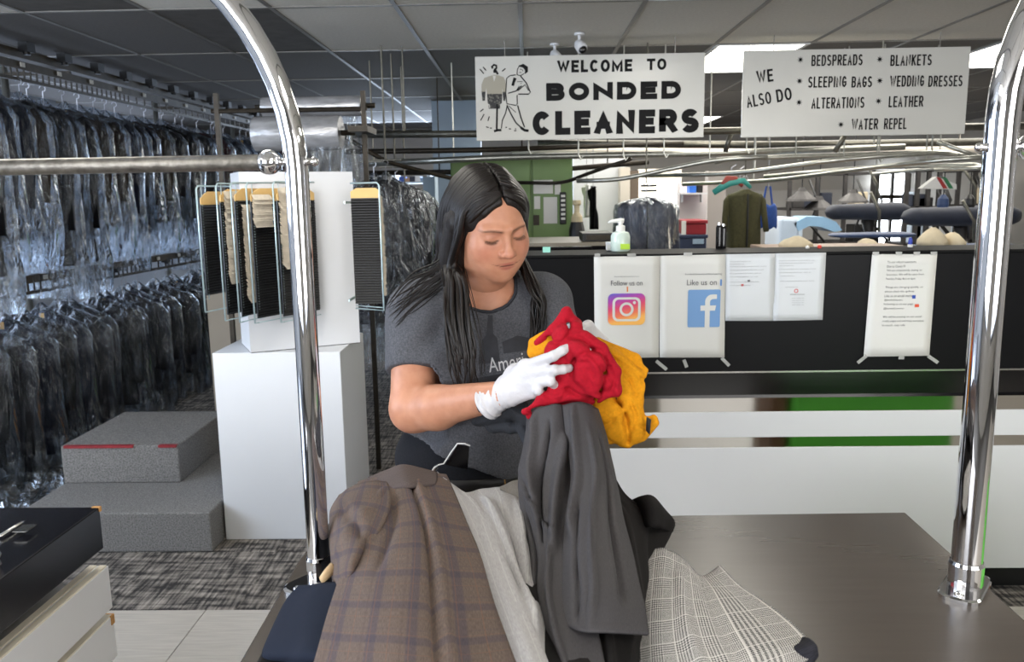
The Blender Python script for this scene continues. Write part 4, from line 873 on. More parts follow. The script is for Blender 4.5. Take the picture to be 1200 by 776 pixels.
# shelf with bins
t=thing('wall_shelf',(P(812,228,7.4).x,7.4,P(812,230,7.4).z),'small white wall shelf holding a blue box','shelf'); a=pxbox(797,226,829,228,7.3,.3); MB().box(*a).build('shelf_board',WHITE,t); 
for x in (800,822): q=pxbox(x,228,x+1.5,237,7.5,.08); MB().box(*q).build('shelf_bracket',WHITE,t)
pbox('blue_box',808,213,816,226,7.35,.12,mat('royal_blue',(40,100,190),.4,nscale=6,namt=.08),'royal blue box standing on the small white wall shelf','box',b=.004)
pbox('dark_jar',817,213,824,226,7.38,.08,BLACKMATT,'dark jar standing right of the blue box on the shelf','jar',b=.01)
a=pxbox(803,258,828,275,7.0,.35); zn=P(812,275,7.0).z
t=thing('red_bin',((a[0]+a[1])/2,7.17,zn),'red storage bin stacked on the navy one','bin'); MB().box(a[0],a[1],7.0,7.35,zn,a[5]-.03,b=.008).build('bin_body',mat('red_plastic',(140,32,42),.45,nscale=6,namt=.08),t); MB().box(a[0]-.01,a[1]+.01,6.99,7.36,a[5]-.03,a[5],b=.006).build('lid',MATS['red_plastic'],t)
pbox('white_tape_patch',799,259,804,275,6.98,.02,PAPER,parent=None,label='white sheet stuck left of the red storage bin',cat='paper')
t=thing('navy_bin',((a[0]+a[1])/2,7.15,0),'navy storage bin with a pale label under the red one','bin'); b=pxbox(797,276,828,299,6.98,.4); MB().box(b[0],b[1],6.98,7.36,0,zn-.03,b=.01).build('bin_body',mat('navy_plastic',(40,50,76),.45,nscale=6,namt=.08),t); MB().box(b[0]-.01,b[1]+.01,6.97,7.37,zn-.03,zn,b=.006).build('lid',MATS['navy_plastic'],t); q=pxbox(812,280,825,286,6.965,.012); MB().box(*q).build('label_plate',mat('pale_blue_label',(150,170,190),.5),t)
# blue bag
a=pxbox(892,240,915,268,6.4,.2); t=thing('blue_bag',((a[0]+a[1])/2,6.5,a[4]),'royal blue cloth bag hanging right of the olive jacket','bag')
vs,fs=loft([(lambda aa,v=v,k=k:((a[0]+a[1])/2+(a[1]-a[0])/2*k*cos(aa),6.5+.07*k*sin(aa),a[5]-(a[5]-a[4])*v+.01*sin(aa*5))) for v,k in ((0,.8),(.1,.95),(.5,1),(.9,1.02),(1,.9))],20); link_mesh('bag_body',vs,fs,mat('bag_blue',(34,70,140),.8,nscale=30,namt=.15),t,True)
MB().tube([(a[0]+.04,6.5,a[5]),(a[0]+.06,6.5,a[5]+.14),(a[1]-.06,6.5,a[5]+.14),(a[1]-.04,6.5,a[5])],.008,6).build('handle',MATS['bag_blue'],t)
MB().tube([((a[0]+a[1])/2,6.5,a[5]+.13),((a[0]+a[1])/2,6.5,2.47)],.004,6).build('hanging_cord',HANGER,t)

# bright rear windows
a=pxbox(1026,196,1040,240,12.6,.03); 
for n,(x0,x1) in enumerate(((1027,1041),(1044,1061))):
    q=pxbox(x0,200,x1,296,12.8,.04); o=tag(MB().box(*q).build('window_%d'%(7+n),mat('bright_window',(240,248,255),.5,emit=4.2)),kind='structure')
    f=MB(); x=(q[0]+q[1])/2; f.box(q[0]-.03,q[0],12.74,12.82,q[4],q[5]).box(q[1],q[1]+.03,12.74,12.82,q[4],q[5]).box(q[0],q[1],12.74,12.82,q[5]-.02,q[5]).box(q[0],q[1],12.75,12.8,(q[4]+q[5])/2+.2,(q[4]+q[5])/2+.26); f.build('window_frame',DARKMET,o)
DK=mat('dark_clutter_metal',(54,52,52),.5,.4,nscale=12,namt=.3)
# pressing machines with padded bucks
PAD=mat('navy_press_pad',(26,32,48),.7,nscale=20,namt=.15); PADB=mat('blue_press_pad',(46,66,104),.6,nscale=20,namt=.1); MACH=mat('pale_machine_enamel',(176,190,206),.35,nscale=5,namt=.06)
def buck(x0,y0,x1,y1,Y,m,label,tip=.25,flip=False,stand=True):
    a=pxbox(x0,y0,x1,y1,Y,.3); cx=(a[0]+a[1])/2; t=thing('pressing_buck',(cx,Y+.15,0),label,'press')
    L=a[1]-a[0]; H=a[5]-a[4]; zc=(a[4]+a[5])/2; n=20; rings=[]
    for k in range(19):
        u=k/18; uu=1-u if flip else u
        e=min(1,(uu/.10)**.5 if uu<.10 else 1)*min(1,((1-uu)/.16)**.5 if uu>.84 else 1); w=max(.02,e)*(1-tip*(1-uu))
        rings.append(lambda aa,u=u,w=w:(a[0]+L*u,Y+.16+.16*w*cos(aa)*(abs(cos(aa))**-.3 if abs(cos(aa))>.01 else 1),zc+H/2*w*sin(aa)*(abs(sin(aa))**-.25 if abs(sin(aa))>.01 else 1)))
    vs,fs=loft(rings,n); fs.append(tuple(range(18*n+n-1,18*n-1,-1))); link_mesh('padded_buck',vs,fs,m,t,True)
    if stand:
        MB().tube([(cx,Y+.16,a[4]+.01),(cx+.03,Y+.18,a[4]-.12),(cx+.02,Y+.2,.7)],[.05,.035,.06],10).build('support_arm',DK,t,smooth=True)
        MB().box(cx-.22,cx+.22,Y+.02,Y+.5,0,.72,b=.02).build('machine_base',MACH,t)
        MB().tube([(a[0]+L*.75,Y+.4,a[5]-.02),(a[0]+L*.75,Y+.42,a[5]+.14),(a[0]+L*.62,Y+.4,a[5]+.28)],.012,8).build('steam_pipe',PIPED,t,smooth=True)
    return t
buck(975,237,1078,260,6.6,PAD,'long navy padded pressing buck before the bright windows',flip=False)
buck(1067,240,1212,268,6.2,PAD,'larger navy padded pressing buck behind the right chrome pole',flip=False)
buck(980,273,1085,280,5.8,PADB,'thin dark blue padded press board under the long navy buck')
buck(1075,287,1215,296,5.4,PADB,'flat blue padded press board right above the counter at right')
# pale rounded press head
a=pxbox(914,252,990,297,7.6,.4); t=thing('steam_press',((a[0]+a[1])/2,7.8,0),'pale blue rounded steam press left of the navy bucks','press')
MB().box(a[0],a[0]+(a[1]-a[0])*.30,7.6,8.1,0,a[5]-.02,b=.03).build('press_column',MACH,t)
pts=[]; c=P(955,275,7.6)
h=MB(); pl=[(P(x,y,7.6).x,P(x,y,7.6).z) for x,y in ((930,262),(945,254),(965,254),(980,260),(987,270),(978,272),(962,266),(948,265),(936,271))]; h.prism(pl,7.6,7.95); h.build('press_head',mat('sky_blue_enamel',(140,176,206),.3,nscale=4,namt=.05),t)
MB().box(a[0]+.3,a[1]+.05,7.65,7.2,c.z-.22,c.z-.16,b=.01).build('press_bed',PAD,t); MB().box(a[0]+.35,a[1],7.7,8.0,0,c.z-.22,b=.02).build('press_base',DK,t)
# cream machine and folded sheets low at the ledge
CRM=mat('cream_cloth',(214,200,172),.85,nscale=20,namt=.06)
def lump(name,x0,y0,x1,y1,Y,m,label,cat,seed):
    a=pxbox(x0,y0,x1,y1,Y,.3); vs=[];n=20;cx=(a[0]+a[1])/2
    prof=[(0,1.0),(.3,.95),(.6,.75),(.85,.45),(1,.12)]
    rings=[(lambda aa,v=v,k=k:(cx+(a[1]-a[0])/2*k*cos(aa)*(1+.25*noise.noise((cos(aa)+seed,sin(aa),v*2))),Y+.15+.14*k*sin(aa),a[4]+(a[5]-a[4])*(v+.12*noise.noise((cos(aa)*2,sin(aa)*2,v*3+seed))))) for v,k in prof]
    vs,fs=loft(rings,n); fs.append(tuple(range(4*n+n-1,4*n-1,-1))); return tag(link_mesh(name,vs,fs,m,None,True),label,cat)
t=thing('folding_table',(P(960,297,5.0).x,5.15,0),'brown folding table behind the counter below the presses','table'); a=pxbox(905,291,1075,296,5.0,.5); MB().box(a[0],a[1],4.95,5.5,a[5]-.03,a[5],b=.004).build('tabletop',mat('brown_wood_top',(140,112,88),.5,nscale=5,namt=.15,stretch=(1,8,1)),t)
for x in (a[0]+.06,a[1]-.06):
    for y in (5.0,5.44): MB().tube([(x,y,0),(x,y,a[5]-.03)],.018,8).build('leg',DARKMET,t)
lump('cloth_pile',922,278,962,291.5,5.1,CRM,'cream cloth heap on the folding table below the pale press','cloth pile',1)
for n,(x0,y0,x1,y1) in enumerate(((1092,268,1122,289),(1118,274,1142,289),(1018,281,1038,291))):
    lump('cloth_pile',x0,y0,x1,y1,5.35,CRM,['cream cloth heap under the larger navy buck','smaller cream cloth heap beside the right chrome pole','small cream cloth heap on the folding table right of centre'][n],'cloth pile',n+3)
# folded striped cloth on a hook high right
a=pxbox(1080,206,1122,222,5.6,.1); t=thing('ironing_cover',((a[0]+a[1])/2,5.6,a[4]),'white cover with red and green stripes hanging near the right pole','cover')
pp=[P(1080,221,5.6),P(1098,207,5.6),P(1121,216,5.6),P(1121,222,5.6)]
MB().prism([(p.x,p.z) for p in pp],5.6,5.66).build('cover_body',PAPER,t)
for q,c in (((1098,1102),(150,40,40)),((1105,1109),(40,110,70))):
    pp=[P(q[0],207.5,5.59),P(q[1],208.5,5.59),P(q[1]+8,221,5.59),P(q[0]+8,221,5.59)]; MB().prism([(p.x,p.z) for p in pp],5.585,5.6).build('stripe',mat('stripe_%d'%c[0],c,.7,nscale=9,namt=.05),t)
for n,x in enumerate((1106,1137)):
    p=P(x,224,5.9); t=thing('hanging_bottle',(p.x,5.9,P(x,243,5.9).z),['dark blue bottle hung on a cord below the striped cover','small dark bottle hung on a cord above the larger buck'][n],'bottle')
    MB().lathe((p.x,5.9,P(x,243,5.9).z),[(.035,0),(.04,.02),(.035,.06),(.012,.09)],12).build('bottle_body',PADB if n==0 else BLACKMATT,t); MB().tube([(p.x,5.9,P(x,236,5.9).z),(p.x,5.9,P(x,200,5.9).z)],.004,6).build('cord',BLACKMATT,t)
# clutter of dark frames at the rear right: racks with hanging bundles
rr=random.Random(21)
for n,(x0,x1,y0,y1,Y) in enumerate(((925,1022,200,296,9.5),(1062,1100,196,290,9.0),(1122,1180,196,290,9.6))):
    a=pxbox(x0,y0,x1,y1,Y,.6); t=thing('equipment_rack',((a[0]+a[1])/2,Y+.3,0),['dark equipment rack with hoses left of the bright windows','dark equipment rack right of the bright windows','far dark equipment rack near the right chrome pole'][n],'rack')
    for x in np.linspace(a[0],a[1],4): MB().box(x-.02,x+.02,Y,Y+.04,0,a[5]).build('rack_post',DK,t)
    for z in np.linspace(.5,a[5]-.05,4): MB().box(a[0],a[1],Y,Y+.5,z,z+.03).build('rack_shelf',DK,t)
    for k in range(9):
        x=rr.uniform(a[0]+.1,a[1]-.1); z=rr.choice(list(np.linspace(.5,a[5]-.05,4))[:3])+.03; w=rr.uniform(.05,.16); h=rr.uniform(.08,.3)
        MB().box(x-w/2,x+w/2,Y+.05,Y+.3,z,z+h,b=.01).build('stored_box',[DK,PAD,MACH,CRM,BLACKMATT][rr.randrange(5)],t)
    hs=MB()
    for k in range(3):
        x=rr.uniform(a[0],a[1]); z=a[5]-.1; hs=MB(); hs.tube([(x,Y-.05,z),(x+.1,Y-.08,z-.25),(x+.02,Y-.06,z-.5),(x+.2,Y-.05,z-.7)],.014,6); hs.build('hose',BLACKMATT,t,smooth=True)
tag(MB().box(P(930,200,10.5).x,6.0,12.9,12.98,0,P(1000,222,12.9).z).build('trim_7',mat('rear_panel_white',(190,188,186),.7,nscale=3,namt=.05)),kind='structure')
for n,(x,y) in enumerate(((960,232),(940,222),(1000,224))):
    p=P(x,y,8.6); t=thing('wall_fan',(p.x,8.6,p.z-.12),['dark cone lamp shade hanging over the pale press','dark cone lamp shade further left over the press','dark lamp shade just left of the bright windows'][n],'lamp')
    MB().lathe((p.x,8.6,p.z-.12),[(.16,0),(.15,.02),(.05,.10),(.03,.14)],16).build('lamp_shade',DK,t); MB().tube([(p.x,8.6,p.z),(p.x,8.6,2.42)],.006,6).build('cord',BLACKMATT,t)

# left passage between tower and worker
Y=7.2; a=pxbox(497,207,511,320,Y,.2)
o=tag(MB().box(a[0],a[1],Y,Y+.25,0,P(500,207,Y).z).build('trim_8',mat('pale_blue_paint',(176,196,216),.6,nscale=3,namt=.03)),kind='structure')
a=pxbox(510,212,530,330,8.2,.2); tag(MB().box(a[0],a[1]+.3,8.2,8.4,0,2.47).build('trim_9',mat('grey_blue_paint',(150,166,188),.6,nscale=3,namt=.04)),kind='structure')
a=pxbox(466,204,500,214,10.0,.4); t=thing('storage_shelf',((a[0]+a[1])/2,10.2,0),'open shelving with folded goods far behind the ticket rack','shelf')
x0=P(462,230,10).x; x1=P(503,230,10).x
for z in (P(480,213,10).z,P(480,240,10).z,P(480,262,10).z,P(480,290,10).z): MB().box(x0,x1,10.0,10.4,z-.02,z).build('shelf_board',MACH,t)
for x in (x0,x1): MB().box(x-.02,x+.02,10,10.4,0,P(480,200,10).z).build('shelf_side',MACH,t)
FC=[mat('fold_blue',(70,96,170),.8),mat('fold_white',(220,222,226),.8),mat('fold_tan',(176,142,116),.8),mat('fold_pale_blue',(150,176,210),.8),mat('fold_dark',(60,62,74),.8)]
n=0
for zi,zp_ in enumerate((213,240,262,290)):
    z=P(480,zp_,10).z
    for k in range(5):
        x=x0+.06+k*(x1-x0-.1)/5; h=(.06,.18,.16,.12)[zi]*rr.uniform(.7,1.15)
        tag(MB().box(x,x+.065,10.02,10.3,z,z+h,b=.006).build('folded_linen' if zi==0 else 'stored_box',FC[(k*2+zi*3)%5]),'%s small %s from the left on the %s board of the far shelf'%(['first','second','third','fourth','fifth'][k],['folded linen','upright packet','box','carton'][zi],['top','second','third','lowest'][zi]),'linen' if zi==0 else 'box','goods on the far open shelf')
p=P(485,330,6.4); r_=abs(P(500,300,6.4).x-p.x); t=thing('blue_barrel',(p.x,6.4,0),'light blue round trash barrel left of the worker','barrel')
zt=P(485,281,6.4).z; MB().lathe((p.x,6.4,0),[(r_*.85,0),(r_*.98,zt-.05),(r_*1.04,zt-.05),(r_*1.04,zt),(r_*.96,zt),(r_*.9,zt-.3)],28).build('barrel_body',mat('light_blue_plastic',(110,150,190),.35,nscale=6,namt=.06),t); auto_smooth(t.children[0])
MB().tube([(p.x-.02,6.35,zt-.1),(p.x-.06,6.4,zt+.12),(p.x-.02,6.42,zt+.18),(p.x+.05,6.4,zt+.05)],.015,8).build('hose_end',mat('grey_blue_hose',(110,124,144),.4),t,smooth=True)
for n,(x,Yg,k,lab) in enumerate(((452,5.2,8,'long charcoal coat in clear plastic hanging right of the ticket rack'),(463,5.5,3,'brown jacket in clear plastic hanging left of the blue barrel'),(438,5.75,7,'long navy coat in clear plastic just behind the ticket rack'),(474,6.02,6,'maroon jacket in clear plastic close beside the blue barrel'))):
    p=P(x,200,Yg); o=copy_tree(gp[k]); o.location=(p.x,Yg,P(x,(188,196,190,262)[n],Yg).z); o.rotation_euler=(0,0,.5-n*.3); o['label']=lab; o['group']='garments by the passage'
    t=thing('hanging_rod',(p.x,Yg,o.location.z),'short hanging rod carrying the '+lab.split(' in clear')[0]+' by the passage','rod'); MB().tube([(p.x,Yg,o.location.z),(p.x,Yg,2.42)],.006,6).build('drop_rod',PIPED,t); MB().tube([(p.x-.1,Yg,o.location.z+.002),(p.x+.1,Yg,o.location.z+.002)],.006,6).build('cross_pin',PIPED,t)

# ---- overhead slick rails
def pipe(pts,r,label,m=PIPE,name='overhead_rail',drops=()):
    q=[P(*p) for p in pts]
    # smooth corners
    out=[q[0]]
    for i in range(1,len(q)-1):
        a,b,c=q[i-1],q[i],q[i+1]; d1=(a-b); d2=(c-b); l=min(.22,d1.length*.4,d2.length*.4); s=b+d1.normalized()*l; e=b+d2.normalized()*l
        out += [s.lerp(b,t_).lerp(b.lerp(e,t_),t_) for t_ in (0,.25,.5,.75,1)]
    out.append(q[-1]); zz=min(p.z for p in out); t=thing(name,(out[0].x,out[0].y,zz),label,'rail')
    MB().tube(out,r,12).build('rail_tube',m,t,smooth=True)
    L_=[]
    for dx in drops:
        i=min(range(len(q)-1),key=lambda i:0 if (q[i]-q[i+1]).length>0 and 0<=0 else 1); tt=dx*(len(q)-1); i=min(int(tt),len(q)-2); p=q[i].lerp(q[i+1],tt-i)
        if p.y>5.2: MB().tube([p,(p.x,p.y,2.42)],.005,6).build('drop_rod',m,t)
    return t
pipe([(396,158,5.25),(700,156,5.25),(1240,147,5.25)],.022,'long pale overhead pipe running behind both hanging signs',PIPED,drops=(.13,.98))
pipe([(404,178,5.6),(560,176,5.6),(800,168,6.2)],.018,'dark overhead rail just below the long pale pipe',DARKMET,drops=(.6,))
pipe([(430,192,5.9),(600,184,5.9),(820,180,5.9),(1060,172,5.9)],.022,'straight grey overhead rail under the welcome sign',PIPE,drops=(.2,.95))
pipe([(404,160,5.2),(452,190,5.25),(540,212,5.6),(600,215,5.9)],.014,'thin curved rail sweeping down from the film roll rack',DARKMET)
pipe([(432,203,6.6),(640,200,6.6),(760,190,6.6)],.020,'dark rail crossing in front of the green cabinet',DARKMET,drops=(.2,.8))
pipe([(600,214,6.1),(660,215,6.0),(690,203,5.8),(740,186,5.6)],.013,'thin dark rail bending up before the green cabinet',DARKMET)
pipe([(676,212,5.3),(724,211,5.2),(838,187,5.0),(900,184,4.9)],.014,'pale rail bending right over the bagged slate jacket',PIPE,drops=(.4,.8))
pipe([(752,206,6.0),(860,204,5.6),(990,186,5.2),(1100,179,5.2),(1120,181,5.3)],.015,'long pale rail rising right over the olive jacket',PIPE,drops=(.3,.6))
pipe([(800,216,6.4),(905,212,6.0),(1010,198,5.4),(1100,188,5.0),(1155,184,4.9)],.015,'lowest long pale rail rising toward the right chrome pole',PIPE,drops=(.2,.55,.8))
pipe([(895,207,6.3),(1000,197,6.0),(1145,193,5.6),(1152,197,5.5),(1095,199,5.6)],.014,'hooked pale rail ending left of the right chrome pole',PIPE,drops=(.4,))
pipe([(838,190,5.6),(858,186,5.6),(1110,178,5.6),(1140,186,5.6)],.016,'pale double rail above the bright windows',PIPE,drops=(.5,))
pipe([(850,178,5.4),(858,152,5.4)],.016,'short slanting grey strut left of the services sign',PIPED)
pipe([(978,178,5.3),(996,150,5.3)],.016,'short slanting grey strut under the services sign',PIPED)
pipe([(1098,166,5.3),(1148,184,5.2)],.013,'short pale strut slanting down toward the right pole',PIPE)
pipe([(1022,204,6.8),(1100,197,6.6),(1130,196,6.6)],.014,'short far rail just above the bright windows',PIPE,drops=(.5,))
pipe([(630,168,6.8),(900,170,6.8),(1180,166,6.8)],.03,'far wide pale duct running under both signs',PIPED,name='overhead_duct',drops=(.1,.5,.9))
pipe([(600,176,8.0),(900,177,8.0),(1180,174,8.0)],.035,'farthest pale duct line near the back ceiling',CREAM,name='overhead_duct',drops=(.1,.5,.9))
for n,(x,y0,y1,Y) in enumerate(((494,64,152,5.2),(502,80,158,5.6),(522,100,170,6.2))):
    pass
rr=random.Random(9)
for n in range(10):      # hooks on the rails
    x=620+n*52+rr.uniform(-8,8); Yq_=rr.uniform(5.3,5.9); y=rr.uniform(178,196); p=P(x,y,Yq_)
    t=thing('rail_hook',(p.x,p.y,p.z),'small pale S hook rod hanging from the ceiling over the rails, %s from left'%(ORD[n] if n else 'first'),'hook','hooks over the rails')
    MB().tube([(p.x,p.y,2.42),(p.x,p.y,p.z+.03),(p.x+.015,p.y,p.z),(p.x+.03,p.y,p.z+.02)],.005,6).build('hook_rod',PIPE,t)
# ================================================================ signed-distance modelling for the worker
def _p(g): return g
def sd_cap(G,a,b,ra,rb=None):
    rb=ra if rb is None else rb; a=np.array(a,np.float32); b=np.array(b,np.float32); ab=b-a
    px,py,pz=G[0]-a[0],G[1]-a[1],G[2]-a[2]; t=np.clip((px*ab[0]+py*ab[1]+pz*ab[2])/max(1e-9,float(ab@ab)),0,1)
    return np.sqrt((px-t*ab[0])**2+(py-t*ab[1])**2+(pz-t*ab[2])**2)-(ra+(rb-ra)*t)
def sd_ell(G,c,r,B=None):
    d=[G[i]-c[i] for i in range(3)]
    if B is not None: d=[d[0]*B[k][0]+d[1]*B[k][1]+d[2]*B[k][2] for k in range(3)]
    k0=np.sqrt((d[0]/r[0])**2+(d[1]/r[1])**2+(d[2]/r[2])**2)+1e-6; k1=np.sqrt((d[0]/r[0]**2)**2+(d[1]/r[1]**2)**2+(d[2]/r[2]**2)**2)+1e-6
    return k0*(k0-1)/k1
def sU(a,b,k): h=np.clip(.5+.5*(b-a)/k,0,1); return b*(1-h)+a*h-k*h*(1-h)
def sS(a,b,k): return -sU(-a,b,k)            # a minus b
def grid(lo,hi,h):
    ax=[np.arange(lo[i],hi[i]+h,h,dtype=np.float32) for i in range(3)]
    return ax,np.meshgrid(*ax,indexing='ij',sparse=True)
def surfnet(V,ax):
    V=V.astype(np.float32); ins=V<0; nx,ny,nz=V.shape
    cnt=np.zeros((nx-1,ny-1,nz-1),np.int8)
    for i in (0,1):
        for j in (0,1):
            for k in (0,1): cnt+=ins[i:nx-1+i,j:ny-1+j,k:nz-1+k]
    act=(cnt>0)&(cnt<8); I=np.argwhere(act); idx=-np.ones(act.shape,np.int64); idx[act]=np.arange(len(I))
    acc=np.zeros((len(I),3)); n=np.zeros(len(I))
    cor=[(i,j,k) for i in (0,1) for j in (0,1) for k in (0,1)]
    for a in cor:
        for b in cor:
            if sum(abs(a[q]-b[q]) for q in range(3))==1 and a<b:
                va=V[I[:,0]+a[0],I[:,1]+a[1],I[:,2]+a[2]]; vb=V[I[:,0]+b[0],I[:,1]+b[1],I[:,2]+b[2]]
                m=(va<0)!=(vb<0); t=np.where(m,va/np.where(m,va-vb,1),0)
                for q in range(3): acc[:,q]+=np.where(m,a[q]+t*(b[q]-a[q]),0)
                n+=m
    acc/=n[:,None]; P_=I+acc; h=[ax[q][1]-ax[q][0] for q in range(3)]; W=np.stack([ax[q][0]+P_[:,q]*h[q] for q in range(3)],1)
    F=[]
    for d in range(3):
        sl=[slice(None)]*3; s2=[slice(None)]*3; sl[d]=slice(0,-1); s2[d]=slice(1,None)
        a=ins[tuple(sl)]; b=ins[tuple(s2)]; E=np.argwhere(a!=b); o=[q for q in range(3) if q!=d]
        E=E[(E[:,o[0]]>0)&(E[:,o[1]]>0)&(E[:,o[0]]<V.shape[o[0]]-1)&(E[:,o[1]]<V.shape[o[1]]-1)]
        s=a[E[:,0],E[:,1],E[:,2]]
        def cell(u,v): e=E.copy(); e[:,o[0]]-=u; e[:,o[1]]-=v; return idx[e[:,0],e[:,1],e[:,2]]
        q=np.stack([cell(1,1),cell(0,1),cell(0,0),cell(1,0)],1)
        flip=(~s) if d!=1 else s
        q[flip]=q[flip][:,::-1]; F.append(q)
    return W,np.concatenate(F)
def nrm(v): v=np.array(v,float); return v/np.linalg.norm(v)
def A_(v): return np.array(tuple(v),float)

# ---- materials
def skin_mat():
    m=bpy.data.materials.new('skin'); m.use_nodes=True; nt=m.node_tree; N=nt.nodes; L=nt.links; b=N['Principled BSDF']
    at=N.new('ShaderNodeAttribute'); at.attribute_name='Col'; tc=N.new('ShaderNodeTexCoord'); n=N.new('ShaderNodeTexNoise'); n.inputs['Scale'].default_value=38; n.inputs['Detail'].default_value=5; L.new(tc.outputs['Object'],n.inputs['Vector'])
    r=N.new('ShaderNodeValToRGB'); r.color_ramp.elements[0].color=(.86,.80,.78,1); r.color_ramp.elements[1].color=(1,1,1,1); r.color_ramp.elements[0].position=.3; r.color_ramp.elements[1].position=.65; L.new(n.outputs['Fac'],r.inputs[0])
    mx=N.new('ShaderNodeMix'); mx.data_type='RGBA'; mx.blend_type='MULTIPLY'; mx.inputs[0].default_value=1; L.new(at.outputs['Color'],mx.inputs[6]); L.new(r.outputs[0],mx.inputs[7]); L.new(mx.outputs[2],b.inputs['Base Color'])
    b.inputs['Roughness'].default_value=.46; b.inputs['Subsurface Weight'].default_value=.10; b.inputs['Subsurface Radius'].default_value=(.010,.004,.002); b.inputs['Subsurface Scale'].default_value=1; b.inputs['Specular IOR Level'].default_value=.4
    n2=N.new('ShaderNodeTexNoise'); n2.inputs['Scale'].default_value=420; L.new(tc.outputs['Object'],n2.inputs['Vector']); bp=N.new('ShaderNodeBump'); bp.inputs['Strength'].default_value=.12; bp.inputs['Distance'].default_value=.002; L.new(n2.outputs['Fac'],bp.inputs['Height']); L.new(bp.outputs[0],b.inputs['Normal']); return m
SKIN=skin_mat()
TEE=mat('heather_grey_jersey',(80,81,86),.9,nscale=260,namt=.30,bump=.25,bscale=420,spec=.2)
JEAN=mat('black_denim',(20,21,26),.85,nscale=200,namt=.25,bump=.2,bscale=300,spec=.2)
GLOVE=mat('white_nitrile_glove',(194,192,195),.42,nscale=30,namt=.03,bump=.25,bscale=70,spec=.45)
def hair_mat():
    m=bpy.data.materials.new('dark_brown_hair'); m.use_nodes=True; nt=m.node_tree; N=nt.nodes; L=nt.links; b=N['Principled BSDF']
    uv=N.new('ShaderNodeAttribute'); uv.attribute_name='Col'
    sp=N.new('ShaderNodeSeparateColor'); L.new(uv.outputs['Color'],sp.inputs[0])
    cb=N.new('ShaderNodeCombineXYZ'); ml=N.new('ShaderNodeMath'); ml.operation='MULTIPLY'; ml.inputs[1].default_value=90; L.new(sp.outputs[0],ml.inputs[0]); L.new(ml.outputs[0],cb.inputs[0]); L.new(sp.outputs[1],cb.inputs[1])
    n=N.new('ShaderNodeTexNoise'); n.inputs['Scale'].default_value=1; n.inputs['Detail'].default_value=4; L.new(cb.outputs[0],n.inputs['Vector'])
    r=N.new('ShaderNodeValToRGB'); r.color_ramp.elements[0].color=lin((8,6,6)); r.color_ramp.elements[1].color=lin((36,28,25)); r.color_ramp.elements[0].position=.35; r.color_ramp.elements[1].position=.7; L.new(n.outputs['Fac'],r.inputs[0]); L.new(r.outputs[0],b.inputs['Base Color'])
    bp=N.new('ShaderNodeBump'); bp.inputs['Strength'].default_value=.5; bp.inputs['Distance'].default_value=.004; L.new(n.outputs['Fac'],bp.inputs['Height']); L.new(bp.outputs[0],b.inputs['Normal'])
    b.inputs['Roughness'].default_value=.40; b.inputs['Specular IOR Level'].default_value=.35; return m
HAIR=hair_mat()

# ---- skeleton (room coordinates)
HC=A_(P(575,262,1.80))
yaw,pit,rol=radians(27),radians(20),radians(-7)
hw_=np.array([sin(yaw)*cos(pit),-cos(yaw)*cos(pit),-sin(pit)]); hu=np.array([cos(yaw),sin(yaw),0.]); hv=np.cross(hw_,hu)
hu,hv=hu*cos(rol)-hv*sin(rol), hu*sin(rol)+hv*cos(rol)
hu,hv=nrm(hu),nrm(hv)
HB=[hu,hv,hw_]                               # rows: across, up, forward
def H(x,y,z): return HC+hu*x+hv*y+hw_*z     # head-local metres -> room
def tolocal(W): D=W-HC; return np.stack([D@hu,D@hv,D@hw_],1)
neck=A_(P(566,338,1.87)); shR=A_(P(490,366,1.88)); shL=A_(P(636,356,1.92))
elR=A_(P(484,482,1.76)); wrR=A_(P(588,463,1.60)); elL=A_(P(672,452,1.80)); wrL=A_(P(706,414,1.69))
pel=A_(P(548,585,1.93)); wai=A_(P(546,520,1.90)); che=A_(P(560,415,1.89))
root=thing('person',(pel[0],pel[1],0),'woman in a grey T-shirt and white gloves sorting clothes at the table','person')

# ---- head (head-local grid)
def head_sdf(G):
    d=sd_ell(G,(0,.028,-.020),(.073,.074,.092))
    d=sU(d,sd_ell(G,(0,-.028,.020),(.066,.085,.070)),.03)
    d=sU(d,sd_ell(G,(0,-.074,.022),(.056,.036,.056)),.03)      # full jaw
    for s in (-1,1):
        d=sU(d,sd_ell(G,(s*.037,-.034,.047),(.029,.034,.031)),.024)   # cheeks
        d=sU(d,sd_cap(G,(s*.012,.019,.0845),(s*.042,.017,.069),.0055,.0055),.016)  # brow ridge
    d=sU(d,sd_ell(G,(0,-.094,.062),(.023,.019,.021)),.02)       # chin
    d=sU(d,sd_ell(G,(0,-.062,.069),(.034,.022,.014)),.024)       # mouth mound
    for s in (-1,1):
        d=sS(d,sd_ell(G,(s*.031,.003,.096),(.017,.010,.017)),.013)
        d=sU(d,sd_ell(G,(s*.031,.001,.0705),(.0155,.0120,.0128)),.005)    # lidded eyes
    d=sU(d,sd_cap(G,(0,.014,.083),(0,-.026,.100),.0062,.0085),.010)
    d=sU(d,sd_ell(G,(0,-.030,.1035),(.0105,.0090,.0105)),.008)
    for s in (-1,1):
        d=sU(d,sd_ell(G,(s*.0125,-.033,.0945),(.0072,.0068,.0090)),.005)
        d=sS(d,sd_ell(G,(s*.0060,-.0405,.0995),(.0034,.0030,.0055)),.003)
    Gs=(G[0],G[1]-6.0*G[0]**2,G[2]+4*G[0]**2)
    d=sU(d,sd_ell(Gs,(0,-.0575,.0828),(.0300,.0034,.0066)),.007)     # lips
    d=sU(d,sd_ell(Gs,(0,-.0665,.0808),(.0250,.0052,.0068)),.009)
    d=sS(d,sd_cap(Gs,(-.031,-.0610,.0845),(.031,-.0610,.0845),.0020),.003)
    for s in (-1,1): d=sU(d,sd_ell(G,(s*.074,-.002,-.008),(.009,.030,.018)),.008)
    return d
